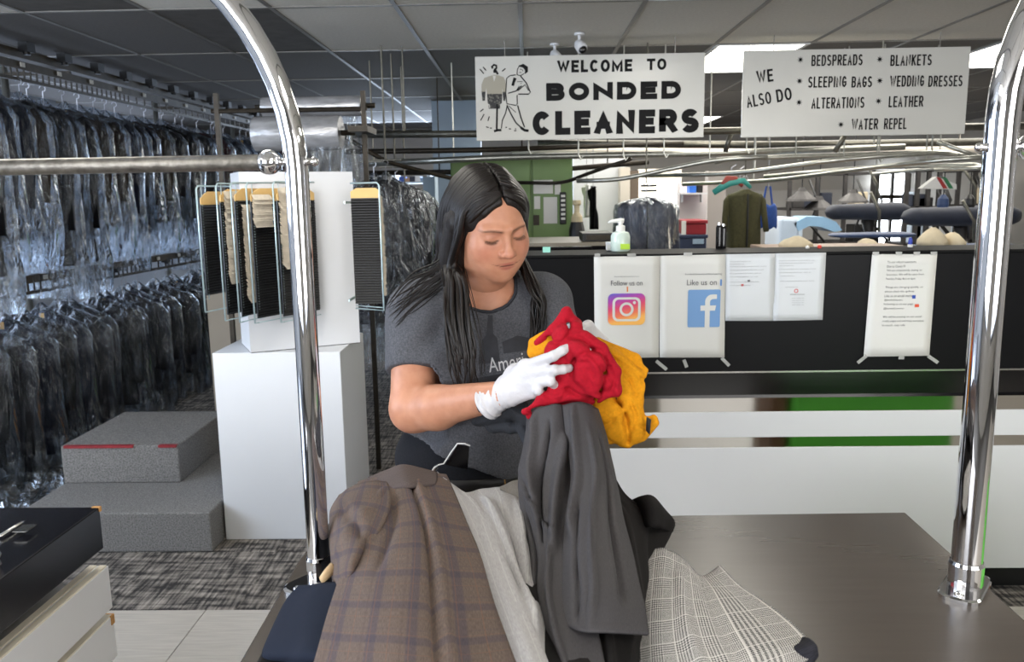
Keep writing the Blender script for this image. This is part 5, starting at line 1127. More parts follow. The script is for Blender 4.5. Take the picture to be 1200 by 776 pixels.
ax,G=grid((-.11,-.17,-.13),(.11,.14,.13),.0027)
d=head_sdf(G)
nl=tolocal(np.array([neck]))[0]
d=sU(d,sd_cap(G,(0,-.055,-.022),tuple(nl*.75),.056,.058),.03)
Wl,F=surfnet(d,ax); del d
Lc=Wl.copy(); Wh=HC+Wl@np.array(HB)
def c3(r,g,b): return np.array(lin((r,g,b))[:3])
base=c3(190,136,108)
def blend(C,m,c): m=np.clip(m,0,1)[:,None]; return C*(1-m)+c*m
C_=np.tile(base,(len(Lc),1))
def blob(c,r): return np.exp(-(((Lc[:,0]-c[0])/r[0])**2+((Lc[:,1]-c[1])/r[1])**2+((Lc[:,2]-c[2])/r[2])**2))
for s in (-1,1): C_=blend(C_,.40*blob((s*.042,-.030,.068),(.024,.022,.04)),c3(186,110,94))
C_=blend(C_,.45*blob((0,-.034,.106),(.013,.012,.02)),c3(186,112,94))
Ly0=Lc[:,1].copy(); Lc[:,1]-=6.0*Lc[:,0]**2
lip=np.maximum(blob((0,-.0570,.089),(.023,.0034,.025)),blob((0,-.0668,.089),(.020,.0044,.025))); C_=blend(C_,np.clip(lip*1.5-.35,0,1)*.85,c3(160,88,80))
C_=blend(C_,np.clip(blob((0,-.0612,.089),(.032,.0017,.04))*1.9-.4,0,1),c3(80,36,34)); Lc[:,1]=Ly0
for s in (-1,1):
    xb=Lc[:,0]*s; tb=np.clip((xb-.010)/.044,0,1); yb=.0165+.0045*np.sin(tb*pi*.8)-.004*tb
    mb_=np.exp(-((Lc[:,1]-yb)/(.0030-.0012*tb))**2)*np.clip((xb-.008)/.006,0,1)*np.clip((.056-xb)/.010,0,1)*(Lc[:,2]>.02); C_=blend(C_,mb_*.85,c3(62,42,36))
    yl=-.0040-.0026*np.cos(np.clip((xb-.031)/.015,-1.5,1.5)*pi/2)+.0008   # lash line of the lowered lid
    ml_=np.exp(-((Lc[:,1]-yl)/.0019)**2)*np.clip(1.3-np.abs((xb-.031)/.0150)**4,0,1)*(Lc[:,2]>.05); C_=blend(C_,ml_*.95,c3(24,16,14))
    C_=blend(C_,.40*blob((s*.031,.008,.080),(.017,.007,.02)),c3(150,96,82))
    C_=blend(C_,.25*blob((s*.030,-.016,.075),(.015,.006,.03)),c3(160,104,92))
headC=C_
# ---- arms, neck and trunk (room grid)
ax,G=grid((-.42,1.50,.70),(.38,2.10,1.42),.0065)
lo=(-.42,1.50,.70)
neckdir=A_(HC)-neck
d=sd_cap(G,tuple(neck+np.array([0,.01,.0])),tuple(neck+(H(0,-.06,-.02)-neck)*.55),.062,.057)
d=sU(d,sd_cap(G,tuple(shR),tuple(shL),.055),.05)
d=sU(d,sd_ell(G,tuple(che),(.150,.095,.16)),.06)
d=sU(d,sd_ell(G,tuple(wai),(.150,.10,.14)),.06)
def armR(d,k=.02,up=0):
    d=sU(d,sd_cap(G,tuple(shR),tuple(elR+np.array([.0,0,.01])),.060,.050),.03)
    fm=elR+(wrR-elR)*.30
    d=sU(d,sd_cap(G,tuple(elR),tuple(fm+np.array([0,0,-.004])),.046,.046),.025)
    d=sU(d,sd_cap(G,tuple(fm),tuple(wrR),.046,.0285),.02)
    return d
d=armR(d)
d=sU(d,sd_cap(G,tuple(shL),tuple(elL),.058,.046),.03)
d=sU(d,sd_cap(G,tuple(elL),tuple(wrL),.044,.027),.02)
Wb,Fb=surfnet(d,ax); del d
# ---- bare hands under the gloves come from the same hand builder
def basis(fwd,up):
    f=nrm(fwd); u=nrm(np.array(up)-f*np.dot(up,f)); r=np.cross(f,u); return f,u,r
def hand_sdf(G,wr,f,u,r,fingers,thumb,t=0,k=.010):
    """f: to fingertips, u: back of hand, r: across toward little finger"""
    Pm=lambda a,b,c: tuple(wr+f*a+r*b+u*c)
    d=sd_cap(G,Pm(-.03,0,0),Pm(.012,0,0),.0255+t,.0250+t)
    d=sU(d,sd_cap(G,Pm(.018,-.012,0),Pm(.080,-.026,.004),.0170+t,.0135+t),.014)
    d=sU(d,sd_cap(G,Pm(.018,.0,.002),Pm(.084,-.008,.006),.0175+t,.0135+t),.014)
    d=sU(d,sd_cap(G,Pm(.018,.008,.002),Pm(.080,.010,.005),.0170+t,.0130+t),.014)
    d=sU(d,sd_cap(G,Pm(.018,.014,0),Pm(.072,.027,.001),.0160+t,.0120+t),.014)
    d=sU(d,sd_cap(G,Pm(.012,-.016,-.010),Pm(.048,-.030,-.012),.0180+t,.0145+t),.012)
    for pts,rs in fingers+[thumb]:
        e=None
        for i in range(len(pts)-1):
            q=sd_cap(G,Pm(*pts[i]),Pm(*pts[i+1]),rs[i]+t,rs[i+1]+t); e=q if e is None else sU(e,q,.003)
        d=sU(d,e,k)
    return d
def hand_mesh(name,wr,f,u,r,fingers,thumb,m,parent,cuff=True,h=.0019):
    pts=[wr-f*.045]+[wr+f*a+r*b+u*c for pp,_ in fingers+[thumb] for a,b,c in pp]+[wr+f*.08+r*.04,wr+f*.08-r*.05]
    lo=np.min(pts,0)-.032; hi=np.max(pts,0)+.032; ax,G=grid(lo,hi,h)
    d=hand_sdf(G,wr,f,u,r,fingers,thumb)
    if cuff:
        d=sU(d,sd_cap(G,tuple(wr-f*.040),tuple(wr-f*.005),.0330,.0275),.008)
        for a,b in ((-.040,.0035),(-.030,.0022)):   # rolled cuff ring
            px,py,pz=[G[i]-(wr-f*(-a))[i] for i in range(3)]; ta=px*f[0]+py*f[1]+pz*f[2]; rad=np.sqrt(np.maximum(px*px+py*py+pz*pz-ta*ta,0)); d=sU(d,np.sqrt((rad-.0325)**2+ta**2)-b,.003)
        px,py,pz=[G[i]-(wr-f*.042)[i] for i in range(3)]; d=np.maximum(d,-(px*f[0]+py*f[1]+pz*f[2])-.003)
        # wrinkles
        d=d+.0009*np.sin((px*f[0]+py*f[1]+pz*f[2])*420+(px*r[0]+py*r[1]+pz*r[2])*160)*np.exp(-((px*f[0]+py*f[1]+pz*f[2]-.035)/.03)**2)
    W,F=surfnet(d,ax); return link_mesh(name,W,F,m,parent,True)
tipR=A_(P(667,410,1.535)); fR,uR,rR=basis(A_(P(648,428,1.545))-wrR,np.array([.05,-1,.45]))
if np.dot(rR,[0,0,1])>0: rR=-rR          # index side up, little finger side down
def rel(wr,f,u,r,p): v=A_(p)-wr; return (float(v@f),float(v@r),float(v@u))
knI=(.080,-.026,.004); 
def fing(k0,*px): return [k0]+[rel(wrR,fR,uR,rR,P(*q)) for q in px]
fingersR=[(fing((.080,-.026,.004),(649,417,1.528),(659,411,1.532),(665.5,407.5,1.54)),[.0112,.0100,.0092,.0082]),
          (fing((.084,-.008,.006),(650,434,1.522),(660,433,1.528),(667,431.5,1.54)),[.0112,.0098,.0090,.0082]),
          (fing((.080,.010,.005),(645,447,1.525),(650,452,1.545),(650,455,1.56)),[.0108,.0096,.0088,.0080]),
          (fing((.072,.027,.001),(630,458,1.54),(636,463,1.555),(638,466,1.57)),[.0098,.0088,.0080,.0074])]
thumbR=(fing((.040,-.030,-.010),(634,428,1.585),(648,424,1.61),(656,421,1.62)),[.0145,.0120,.0105,.0090])
fL,uL,rL=basis(A_(P(676,389,1.630))-wrL,np.array([.3,-1,.5]))
def fingL(k0,*px): return [k0]+[rel(wrL,fL,uL,rL,P(*q)) for q in px]
if np.dot(rL,[0,0,1])<0: rL=-rL
fingersL=[(fingL((.076,-.026,.002),(682,400,1.610),(674,404,1.615),(668,408,1.625)),[.0110,.0098,.0090,.0080]),
          (fingL((.082,-.008,.004),(678,394,1.600),(668,396,1.605),(661,400,1.615)),[.0112,.0098,.0090,.0080]),
          (fingL((.080,.010,.004),(678,388,1.605),(668,388,1.610),(662,391,1.620)),[.0110,.0096,.0088,.0080]),
          (fingL((.072,.026,.002),(682,384,1.615),(674,382,1.620),(668,383,1.630)),[.0100,.0088,.0080,.0074])]
thumbL=(fingL((.036,-.028,-.010),(690,415,1.635),(680,420,1.630),(673,422,1.630)),[.0140,.0118,.0102,.0090])
# one continuous skin: trunk, arms, head and hands joined
def smooth_hand(wr,f,u,r,fi,th):
    pts=[wr-f*.03]+[wr+f*a+r*b+u*c for pp,_ in fi+[th] for a,b,c in pp]; lo=np.min(pts,0)-.025; hi=np.max(pts,0)+.025; ax,G=grid(lo,hi,.0032); return surfnet(hand_sdf(G,wr,f,u,r,fi,th,-.0022),ax)
WR,FR=smooth_hand(wrR,fR,uR,rR,fingersR,thumbR); WL_,FL_=smooth_hand(wrL,fL,uL,rL,fingersL,thumbL)
allW=np.concatenate([Wb,Wh,WR,WL_]); allF=np.concatenate([Fb,F+len(Wb),FR+len(Wb)+len(Wh),FL_+len(Wb)+len(Wh)+len(WR)])
Cb=np.tile(base,(len(Wb),1)); 
el=np.exp(-(np.linalg.norm(Wb-(elR+np.array([-.01,0,-.04])),axis=1)/.05)**2); Cb=blend(Cb,.4*el,c3(176,108,84))
allC=np.concatenate([Cb,headC,np.tile(base,(len(WR)+len(WL_),1))]); allC=np.concatenate([allC,np.ones((len(allC),1))],1)
body=link_mesh('body',allW,allF,SKIN,root,True,cols=allC)
sm=body.modifiers.new('smooth','SMOOTH'); sm.factor=.35; sm.iterations=1
hand_mesh('glove',wrR,fR,uR,rR,fingersR,thumbR,GLOVE,root); hand_mesh('glove',wrL,fL,uL,rL,fingersL,thumbL,GLOVE,root)
# eyelashes
for s in (-1,1):
    lm=MB()
    for k in range(15):
        u=(k/14-.5)*2; x=s*.031+u*.0145; y0=-.0046-.0022*(1-u*u); z0=.0705+.0120*math.sqrt(max(0,1-(u*.9)**2))*.985
        lm.tube([H(x,y0,z0+.0006),H(x*1.02,y0-.0022,z0+.0040),H(x*1.04,y0-.0026,z0+.0062)],[.0005,.0004,.0002],4)
    tag(lm.build('eyelashes',BLACKMATT,root),kind='stuff')

# ---- T-shirt
ax,G=grid((-.44,1.48,.80),(.40,2.12,1.46),.0058)
def tee_sdf(G):
    d=sd_ell(G,tuple(che+np.array([-.005,0,.0])),(.182,.120,.165))
    d=sU(d,sd_cap(G,tuple(shR+np.array([.02,0,-.005])),tuple(shL+np.array([-.02,0,-.005])),.068),.07)
    d=sU(d,sd_cap(G,tuple(neck+np.array([0,.03,-.02])),tuple(neck+np.array([0,.03,.008])),.075),.05)
    for x in (-.075,.070): d=sU(d,sd_ell(G,tuple(che+np.array([x,-.085,-.035])),(.080,.062,.075)),.05)
    d=sU(d,sd_ell(G,tuple(wai+np.array([.0,-.015,.02])),(.180,.145,.13)),.07)
    d=sU(d,sd_ell(G,tuple(wai+np.array([.005,-.01,-.06])),(.185,.150,.085)),.05)
    e=sd_cap(G,tuple(shR),tuple(shR+(elR-shR)*.62),.071,.068); d=sU(d,e,.045)
    e=sd_cap(G,tuple(shL),tuple(shL+(elL-shL)*.62),.069,.066); d=sU(d,e,.045)
    for sh,el_ in ((shR,elR),(shL,elL)):
        a=nrm(el_-sh); c=sh+(el_-sh)*.62; pl=sum((G[i]-c[i])*a[i] for i in range(3)); near=sd_cap(G,tuple(c-a*.01),tuple(c+a*.12),.082); d=np.maximum(d,-np.maximum(-pl,near))
    # neckline
    d=sS(d,sd_cap(G,tuple(neck+np.array([.006,-.02,.0])),tuple(neck+np.array([.02,-.035,.2])),.068,.10),.006)
    # hem: rides lower at right hip
    hem=G[2]-(.868+.45*np.maximum(0,-.06-G[0])+.25*np.maximum(0,G[0]))
    d=np.maximum(d,-hem)
    # folds
    X,Y_,Z=G
    fo=-.0040*np.abs(np.sin((Z-X*.55)*38+np.sin(X*20)*1.2))*np.exp(-(((X+.10)/.12)**2+((Z-.99)/.06)**2))
    fo=fo+.0055*np.sin((Z*.8+X*1.0)*46+np.sin(X*14)*1.4)*np.exp(-((Z-.98)/.075)**2)
    fo=fo+.0045*np.sin((Z-X*.9)*60)*np.exp(-(((X+.20)/.07)**2+((Z-1.20)/.07)**2))
    fo=fo+.0045*np.sin((Z+X*.9)*58)*np.exp(-(((X-.10)/.07)**2+((Z-1.22)/.08)**2))
    fo=fo+.0035*np.sin((Z*1.2-X*.5)*42+2)*np.exp(-(((X+.02)/.14)**2+((Z-1.10)/.07)**2))
    return d+fo
d=tee_sdf(G); W,F_=surfnet(d,ax); del d
tee=link_mesh('t_shirt',W,F_,TEE,root,True); sm=tee.modifiers.new('smooth','SMOOTH'); sm.factor=.5; sm.iterations=3
teeT=BVHTree.FromPolygons([tuple(v) for v in W],[tuple(int(i) for i in f) for f in F_])
bodT=BVHTree.FromPolygons([tuple(v) for v in allW],[tuple(int(i) for i in f) for f in allF])
# collar band
cr=MB(); pts=[]
for k in range(33):
    a=2*pi*k/32; dirv=Vector((cos(a),sin(a)*.95,-.42*max(0,-sin(a))-.02)); o=Vector(tuple(neck+np.array([.004,.0,.03])))
    hit=teeT.find_nearest(o+Vector((cos(a)*.070,sin(a)*.066,-.035*max(0,-sin(a))-.012+.018*max(0,sin(a)))))[0]; pts.append(hit)
cr.tube(pts,.0065,8,caps=False,flat=.6); cr.build('collar_band',mat('dark_grey_rib',(44,46,52),.9,nscale=200,namt=.2),tee,smooth=True)
# print on the chest, laid onto the cloth
def lay(o,tree,off=.0012,ydir=Vector((0,1,0)),y0=1.2):
    me=o.data; wl__=worldloc(o)
    bm=bmesh.new(); bm.from_mesh(me); bmesh.ops.triangulate(bm,faces=bm.faces); 
    for _ in range(2):
        long_=[e for e in bm.edges if e.calc_length()>.008]
        if long_: bmesh.ops.subdivide_edges(bm,edges=long_,cuts=1)
        bmesh.ops.triangulate(bm,faces=[f for f in bm.faces if len(f.verts)>3])
    for v in bm.verts:
        w_=v.co+wl__; h=tree.ray_cast(Vector((w_.x,y0,w_.z)),ydir)
        if h[0] is not None: v.co=h[0]+Vector((0,-off,0))-wl__
    bm.to_mesh(me); bm.free()
PRN=mat('print_pale_grey',(188,188,190),.8,nscale=60,namt=.15); PRD=mat('print_dark_grey',(50,51,56),.9,nscale=40,namt=.2)
YB=1.74
gp_=MB()
for poly in ([(572,350),(575,352),(577,395),(582,400),(586,425),(560,428),(564,402),(569,396)],[(545,432),(552,440),(556,470),(548,475)],[(588,404),(606,398),(622,402),(622,414),(590,416)],[(548,446),(600,436),(620,432),(620,440),(600,448),(552,462)]):
    q=[P(x,y,YB) for x,y in poly]; gp_.add([(p.x,YB,p.z) for p in q],[tuple(range(len(q)))])
o=gp_.build('faded_print',PRD,tee); lay(o,teeT,.0010); tag(o,kind='stuff')
a=P(573.5,437,YB); b=P(622,420,YB)
o=text_mesh('Ameri',a.x,P(615,430,YB).x,a.z,P(573,421,YB).z,YB,PRN,tee,name='shirt_lettering',rot=.14); lay(o,teeT,.0024)
# arm tattoo
o=text_mesh('BOSSY',P(561,484,1.6).x,P(586,477,1.6).x,P(561,485,1.6).z,P(561,477,1.6).z,1.6,mat('tattoo_ink',(44,36,40),.6,nscale=80,namt=.2),body,name='tattoo',rot=.33,bold=.02); lay(o,bodT,.0008)

# ---- trousers, belt, shoes
ax,G=grid((-.42,1.72,0.02),(.24,2.20,1.02),.011)
hipR=pel+np.array([-.085,0,-.04]); hipL=pel+np.array([.085,0,-.04]); kR=np.array([hipR[0]-.02,hipR[1]-.0,.47]); kL=np.array([hipL[0]+.03,hipL[1]+.02,.47]); fRt=np.array([kR[0]-.01,kR[1]+.03,.08]); fLt=np.array([kL[0]+.01,kL[1]+.03,.08])
d=sd_ell(G,tuple(pel+np.array([0,.0,.0])),(.178,.142,.13))
for hp,kn_,ft in ((hipR,kR,fRt),(hipL,kL,fLt)):
    d=sU(d,sd_cap(G,tuple(hp),tuple(kn_),.098,.066),.05); d=sU(d,sd_cap(G,tuple(kn_),tuple(ft),.064,.058),.02)
d=d+.004*np.sin(G[2]*70+G[0]*25)*np.exp(-((G[2]-.2)/.2)**2)
d=sU(d,sd_ell(G,tuple(wai+np.array([.0,-.005,-.03])),(.172,.137,.12)),.04)
d=np.maximum(d,G[2]-(.885+.45*np.maximum(0,-.06-G[0])+.25*np.maximum(0,G[0])))
W,F_=surfnet(d,ax); del d
tr_=link_mesh('trousers',W,F_,JEAN,root,True); trT=BVHTree.FromPolygons([tuple(v) for v in W],[tuple(int(i) for i in f) for f in F_])
bl=MB(); pts=[]
for k in range(41):
    a=2*pi*k/40; h=trT.ray_cast(Vector((pel[0]+.5*cos(a),pel[1]+.5*sin(a),.851)),Vector((-cos(a),-sin(a),0)))[0]
    pts.append(h if h else Vector((pel[0]+.18*cos(a),pel[1]+.145*sin(a),.851)))
vs=[]
for p in pts:
    o_=(Vector((p.x-pel[0],p.y-pel[1],0))).normalized()*.004; vs += [(p.x,p.y,.832),(p.x+o_.x,p.y+o_.y,.834),(p.x+o_.x,p.y+o_.y,.868),(p.x,p.y,.870)]
bl.add(vs,[(4*i+j,4*i+4+j,4*i+4+(j+1)%4,4*i+(j+1)%4) for i in range(40) for j in range(4)]); bl=bl.build('belt',mat('black_leather',(18,16,16),.4,nscale=40,namt=.2),tr_,smooth=True)
q=P(601,549,1.74); h=trT.ray_cast(Vector((q.x,1.2,.86)),Vector((0,1,0)))[0]; hy=(h.y if h else 1.78)
MB().tube([(q.x-.02,hy-.012,.870),(q.x+.02,hy-.012,.874),(q.x+.02,hy-.012,.843),(q.x-.02,hy-.012,.838),(q.x-.02,hy-.012,.870)],.0035,8).build('belt_buckle',mat('aged_brass',(150,118,70),.35,.9,nscale=40,namt=.2),bl,smooth=True)
for n,ft in enumerate((fRt,fLt)):
    sh=MB(); rings=[]
    vs,fs=loft([(lambda a,z=z,k=k:(ft[0]+.045*k*cos(a),ft[1]-.05+.125*k*sin(a)-(.0 if z<.06 else -.03),z)) for z,k in ((0,.95),(.012,1.02),(.03,1.0),(.055,.82),(.08,.60),(.10,.55))],20); fs.append(tuple(range(119,99,-1)))
    link_mesh('shoe',vs,fs,BLACKMATT,root,True)

# ---- hair: a cap over the skull, two falling masses and many locks
hx,hG=grid((-.13,-.20,-.16),(.13,.16,.11),.0035)
G=hG
cap=sd_ell(G,(0,.028,-.022),(.082,.087,.102))
face=sd_ell(G,(0,-.020,.102),(.069,.094,.083)); face2=sd_ell(G,(0,-.09,.06),(.075,.09,.09))
cap=sU(cap,sd_cap(G,(-.072,.01,-.01),(-.080,-.12,-.03),.030,.038),.03)
cap=sU(cap,sd_cap(G,(.068,.0,-.02),(.066,-.11,-.045),.024,.028),.03)
cap=sU(cap,sd_ell(G,(0,-.05,-.085),(.075,.12,.045)),.03)
cap=sS(cap,face,.012); cap=sS(cap,face2,.012)
X,Yh,Z=G
cap=cap+.013*np.exp(-((X-.004)/.0032)**2)*((Z>-.02)&(Yh>.04))       # parting groove
cap=cap+.0016*np.sin(Z*150+X*40+Yh*60)*(Yh>.0)
Wl,F_=surfnet(cap,hx); del cap
Wc=HC+Wl@np.array(HB)
capC=np.ones((len(Wl),4)); capC[:,0]=np.arctan2(Wl[:,2]+.02,np.abs(Wl[:,0])+.02)*1.6+Wl[:,2]*3; capC[:,1]=Wl[:,1]*4
hv_=[list(Wc)]; LV=[];LF=[];LCc=[]
def lock(pts,w,seed,n=7,flat=.45,sharp=.25):
    mb=MB(); m=len(pts); rs=[w*(1-(1-sharp)*max(0,(i/(m-1)-.55)/.45)) for i in range(m)]; rs[0]*=.6
    mb.tube(pts,rs,n,flat=flat); base_=len(LV); LV.extend(mb.v); LF.extend([tuple(i+base_ for i in f) for f in mb.f])
    for i in range(m):
        for k in range(n): LCc.append((seed+.02*k/n*3, i/m*1.5, 0, 1))
def spl(ctrl,n=14):
    c=[np.array(tuple(p),float) for p in ctrl]; c=[2*c[0]-c[1]]+c+[2*c[-1]-c[-2]]; out=[]
    for i in range(1,len(c)-2):
        for t in np.linspace(0,1,n,endpoint=False):
            out.append(.5*((2*c[i])+(-c[i-1]+c[i+1])*t+(2*c[i-1]-5*c[i]+4*c[i+1]-c[i+2])*t*t+(-c[i-1]+3*c[i]-3*c[i+1]+c[i+2])*t**3))
    out.append(c[-2]); return out
rh=random.Random(12)
def shell(x,y,z,k=1.0):   # push a head-local point onto the cap surface
    c=np.array([0,.028,-.022]); v=np.array([x,y,z])-c; r=np.array([.083,.088,.103])*k; s=1/np.linalg.norm(v/r); return c+v*s
def toW(p): return H(*p)
# locks from the parting over the viewer-left side, falling in front of the shoulder and behind it
for i in range(64):
    t=i/63; zp_=.078-.17*t+rh.uniform(-.004,.004)          # along the parting
    k=1.0+rh.uniform(-.01,.02)
    p0=shell(-.001+rh.uniform(-.002,.002),.16,zp_,k); p1=shell(-.045,.12,zp_*.93,k+.01); p2=shell(-.085,.055,zp_*.72-.012,k+.02)
    p3=np.array([-.086+rh.uniform(-.006,.006),-.005,min(.034,zp_*.5)-.006-.02*t+rh.uniform(-.006,.006)])
    p4=np.array([-.090+rh.uniform(-.01,.008),-.075,min(.026,zp_*.35)-.012-.02*t])
    w0=[toW(p) for p in (p0,p1,p2,p3,p4)]
    if t<.62:    # front fall over the chest
        sx=rh.uniform(0,1); yb=rh.uniform(405,462)
        e=[P(522+24*sx,330,1.755-.01*sx+rh.uniform(-.01,.01)),P(520+30*sx,372,1.705+rh.uniform(-.008,.008)),P(526+30*sx+rh.uniform(-3,3),(380+yb)/2+10,1.685),P(532+24*sx+rh.uniform(-5,6),max(yb,420),1.69)]
        e=[A_(q) for q in e]
        for j in range(len(e)):
            h=teeT.ray_cast(Vector((e[j][0],1.2,e[j][2])),Vector((0,1,0)))[0]
            if h is not None: e[j][1]=min(e[j][1],h.y-.006-rh.random()*.012)
        lock(spl(w0+e,6),rh.uniform(.0045,.0085),rh.random()*9,6,.5,.15)
    else:        # behind the shoulder
        sx=rh.uniform(0,1); e=[A_(P(500+25*sx,330,1.93)),A_(P(488+50*sx,380,2.03)),A_(P(490+50*sx,430,2.04))]
        lock(spl(w0+e,6),rh.uniform(.006,.010),rh.random()*9,6,.5,.3)
# viewer-right side
for i in range(40):
    t=i/39; zp_=.072-.16*t+rh.uniform(-.004,.004); k=1+rh.uniform(-.01,.02)
    p0=shell(.009,.16,zp_,k); p1=shell(.045,.12,zp_*.9,k+.01); p2=shell(.083,.05,zp_*.62-.014,k+.015)
    p3=np.array([.083+rh.uniform(-.004,.004),-.01,min(.022,zp_*.4)-.018-.015*t]); p4=np.array([.080,-.075,min(.010,zp_*.2)-.022-.02*t])
    e=[A_(P(618+16*rh.random(),338,1.80+.08*t)),A_(P(622+18*rh.random(),362,1.79+.1*t)),A_(P(618+22*rh.random(),rh.uniform(385,420),1.78+.1*t))]
    for j in range(3):
        h=teeT.ray_cast(Vector((e[j][0],1.2,e[j][2])),Vector((0,1,0)))[0]
        if h is not None: e[j][1]=min(e[j][1],h.y-.005-rh.random()*.008)
    lock(spl([toW(p) for p in (p0,p1,p2,p3,p4)]+e,6),rh.uniform(.004,.0075),rh.random()*9,6,.5,.15)
# crown and back locks
for i in range(46):
    a=-1.25+2.5*i/45; k=1.005+rh.uniform(-.005,.02)
    p0=shell(.003,.16,-.05+rh.uniform(-.02,.03),k); p1=shell(.07*sin(a),.09,-.10,k); p2=shell(.085*sin(a),.02,-.12,k+.01); p3=np.array([.075*sin(a),-.09,-.105-.02*cos(a)])
    e=[A_(neck)+np.array([.085*sin(a),.13,.02]),A_(neck)+np.array([.10*sin(a)-.03,.17,-.12]),A_(neck)+np.array([.11*sin(a)-.03,.17,-.26-rh.random()*.06])]
    lock(spl([toW(p) for p in (p0,p1,p2,p3)]+e,6),rh.uniform(.007,.011),rh.random()*9,6,.5,.3)
# hairline locks framing the forehead
for sd in (-1,1):
    for i in range(16):
        t=i/15+rh.uniform(-.03,.03); q=[shell(.004+sd*.003,.12,.10-.015*t,1.0),shell(.002+sd*.034,.080+.03*t,.074-.006*t,1.01),shell(sd*.062,.046+.045*t,.056-.012*t,1.015),shell(sd*.080,.004+.03*t,.030-.012*t,1.02),np.array([sd*.087,-.05,.010-.01*t]),np.array([sd*.088,-.10,-.004-.01*t])]
        lock(spl([toW(p) for p in q],6),rh.uniform(.0032,.0052),rh.random()*9,6,.5,.4)
# flyaway strands sweeping over the shoulder
for i in range(26):
    s0=rh.random(); y0=rh.uniform(285,318)
    pts=[P(534+6*s0,y0,1.80),P(508+10*s0,y0+22,1.80),P(478+14*s0,y0+38+rh.uniform(-4,8),1.80),P(452+18*s0,y0+58+rh.uniform(-4,14),1.79)]
    pts=[A_(q) for q in pts]
    for j in range(1,4):
        h=teeT.ray_cast(Vector((pts[j][0],1.2,pts[j][2])),Vector((0,1,0)))[0]
        if h is not None: pts[j][1]=min(pts[j][1],h.y-.003)
    lock(spl(pts,6),rh.uniform(.0008,.0022),rh.random()*9,4,.7,.3)
for i in range(16):   # fine strands at hairline and chest
    x=rh.uniform(528,560); pts=[A_(P(x-14,315,1.765)),A_(P(x+rh.uniform(-4,8),385,1.70)),A_(P(x+rh.uniform(-2,14),430,1.69)),A_(P(x+rh.uniform(0,18),rh.uniform(440,462),1.69))]
    for j in range(4):
        h=teeT.ray_cast(Vector((pts[j][0],1.2,pts[j][2])),Vector((0,1,0)))[0]
        if h is not None: pts[j][1]=min(pts[j][1],h.y-.004-rh.random()*.006)
    lock(spl(pts,6),rh.uniform(.0008,.002),rh.random()*9,4,.7,.2)
HV=np.concatenate([Wc,np.array([tuple(v) for v in LV])]); HF=[tuple(int(i) for i in f) for f in F_]+[tuple(i+len(Wc) for i in f) for f in LF]
HCc=np.concatenate([capC,np.array(LCc)])
link_mesh('hair',HV,HF,HAIR,root,True,cols=HCc)
# ================================================================ the clothes on the table
def cr1(a,b,c,d,t): return .5*((2*b)+(-a+c)*t+(2*a-5*b+4*c-d)*t*t+(-a+3*b-3*c+d)*t**3)
def crline(pts,n):
    p=[2*pts[0]-pts[1]]+list(pts)+[2*pts[-1]-pts[-2]]; m=len(pts)-1; out=[]
    for k in range(n+1):
        x=k/n*m; i=min(int(x),m-1); out.append(cr1(p[i],p[i+1],p[i+2],p[i+3],x-i))
    return np.array(out)
def sheet(name,rows,m,parent,nu=44,nv=60,thick=.004,amp=.0,fr=(3,10),folds=(),label=None,seed=0,mode='z',drop=None):
    """rows of (px,py,z or Y); lofted cloth with running folds.  folds: (u0,u1,width,depth,v0,v1)"""
    cv=[]
    for r in rows: cv.append(crline([A_((PZ if mode=='z' else P)(*q)) for q in r],nu))
    cv=np.array(cv); g=np.array([crline(list(cv[:,i]),nv) for i in range(nu+1)])   # [u][v]
    g=np.transpose(g,(1,0,2))                                                      # [v][u]
    du=np.gradient(g,axis=1); dv=np.gradient(g,axis=0); nn=np.cross(du,dv); nn/=np.linalg.norm(nn,axis=2,keepdims=True)+1e-9
    if nn[...,2].mean()<0 or (abs(nn[...,2].mean())<.2 and nn[...,1].mean()>0): nn=-nn
    U_,V_=np.meshgrid(np.linspace(0,1,nu+1),np.linspace(0,1,nv+1)); D=np.zeros_like(U_)
    for (u0,u1,w_,dp,v0,v1) in folds:
        c=u0+(u1-u0)*np.clip((V_-v0)/(v1-v0),0,1); env=np.clip((V_-v0)/.08,0,1)*np.clip((v1-V_)/.08,0,1); x=(U_-c)/w_; D+=dp*env*np.exp(-x*x)
    if amp:
        for j in range(nv+1):
            for i in range(nu+1):
                u,v=U_[j,i],V_[j,i]; q=noise.noise((u*fr[0]+seed,v*fr[1]*.35,seed*1.7)); q2=noise.noise((u*fr[0]*2.3+seed,v*fr[1],seed+5)); D[j,i]+=amp*((1-abs(q)*2.4)*.7+q2*.6)
    g=g+nn*D[...,None]
    wl=np.linalg.norm(np.diff(g,axis=1),axis=2).sum(1).mean(); ll=np.linalg.norm(np.diff(g,axis=0),axis=2).sum(0).mean()
    uv=np.stack([(U_-.5)*wl,V_*ll],2).reshape(-1,2); n=nu+1
    fs=[(j*n+i,(j+1)*n+i,(j+1)*n+i+1,j*n+i+1) for j in range(nv) for i in range(nu)]
    o=link_mesh(name,g.reshape(-1,3),fs,m,parent,True,uvs=uv); s=o.modifiers.new('th','SOLIDIFY'); s.thickness=thick; s.offset=0
    if label: o['label']=label
    return o,g
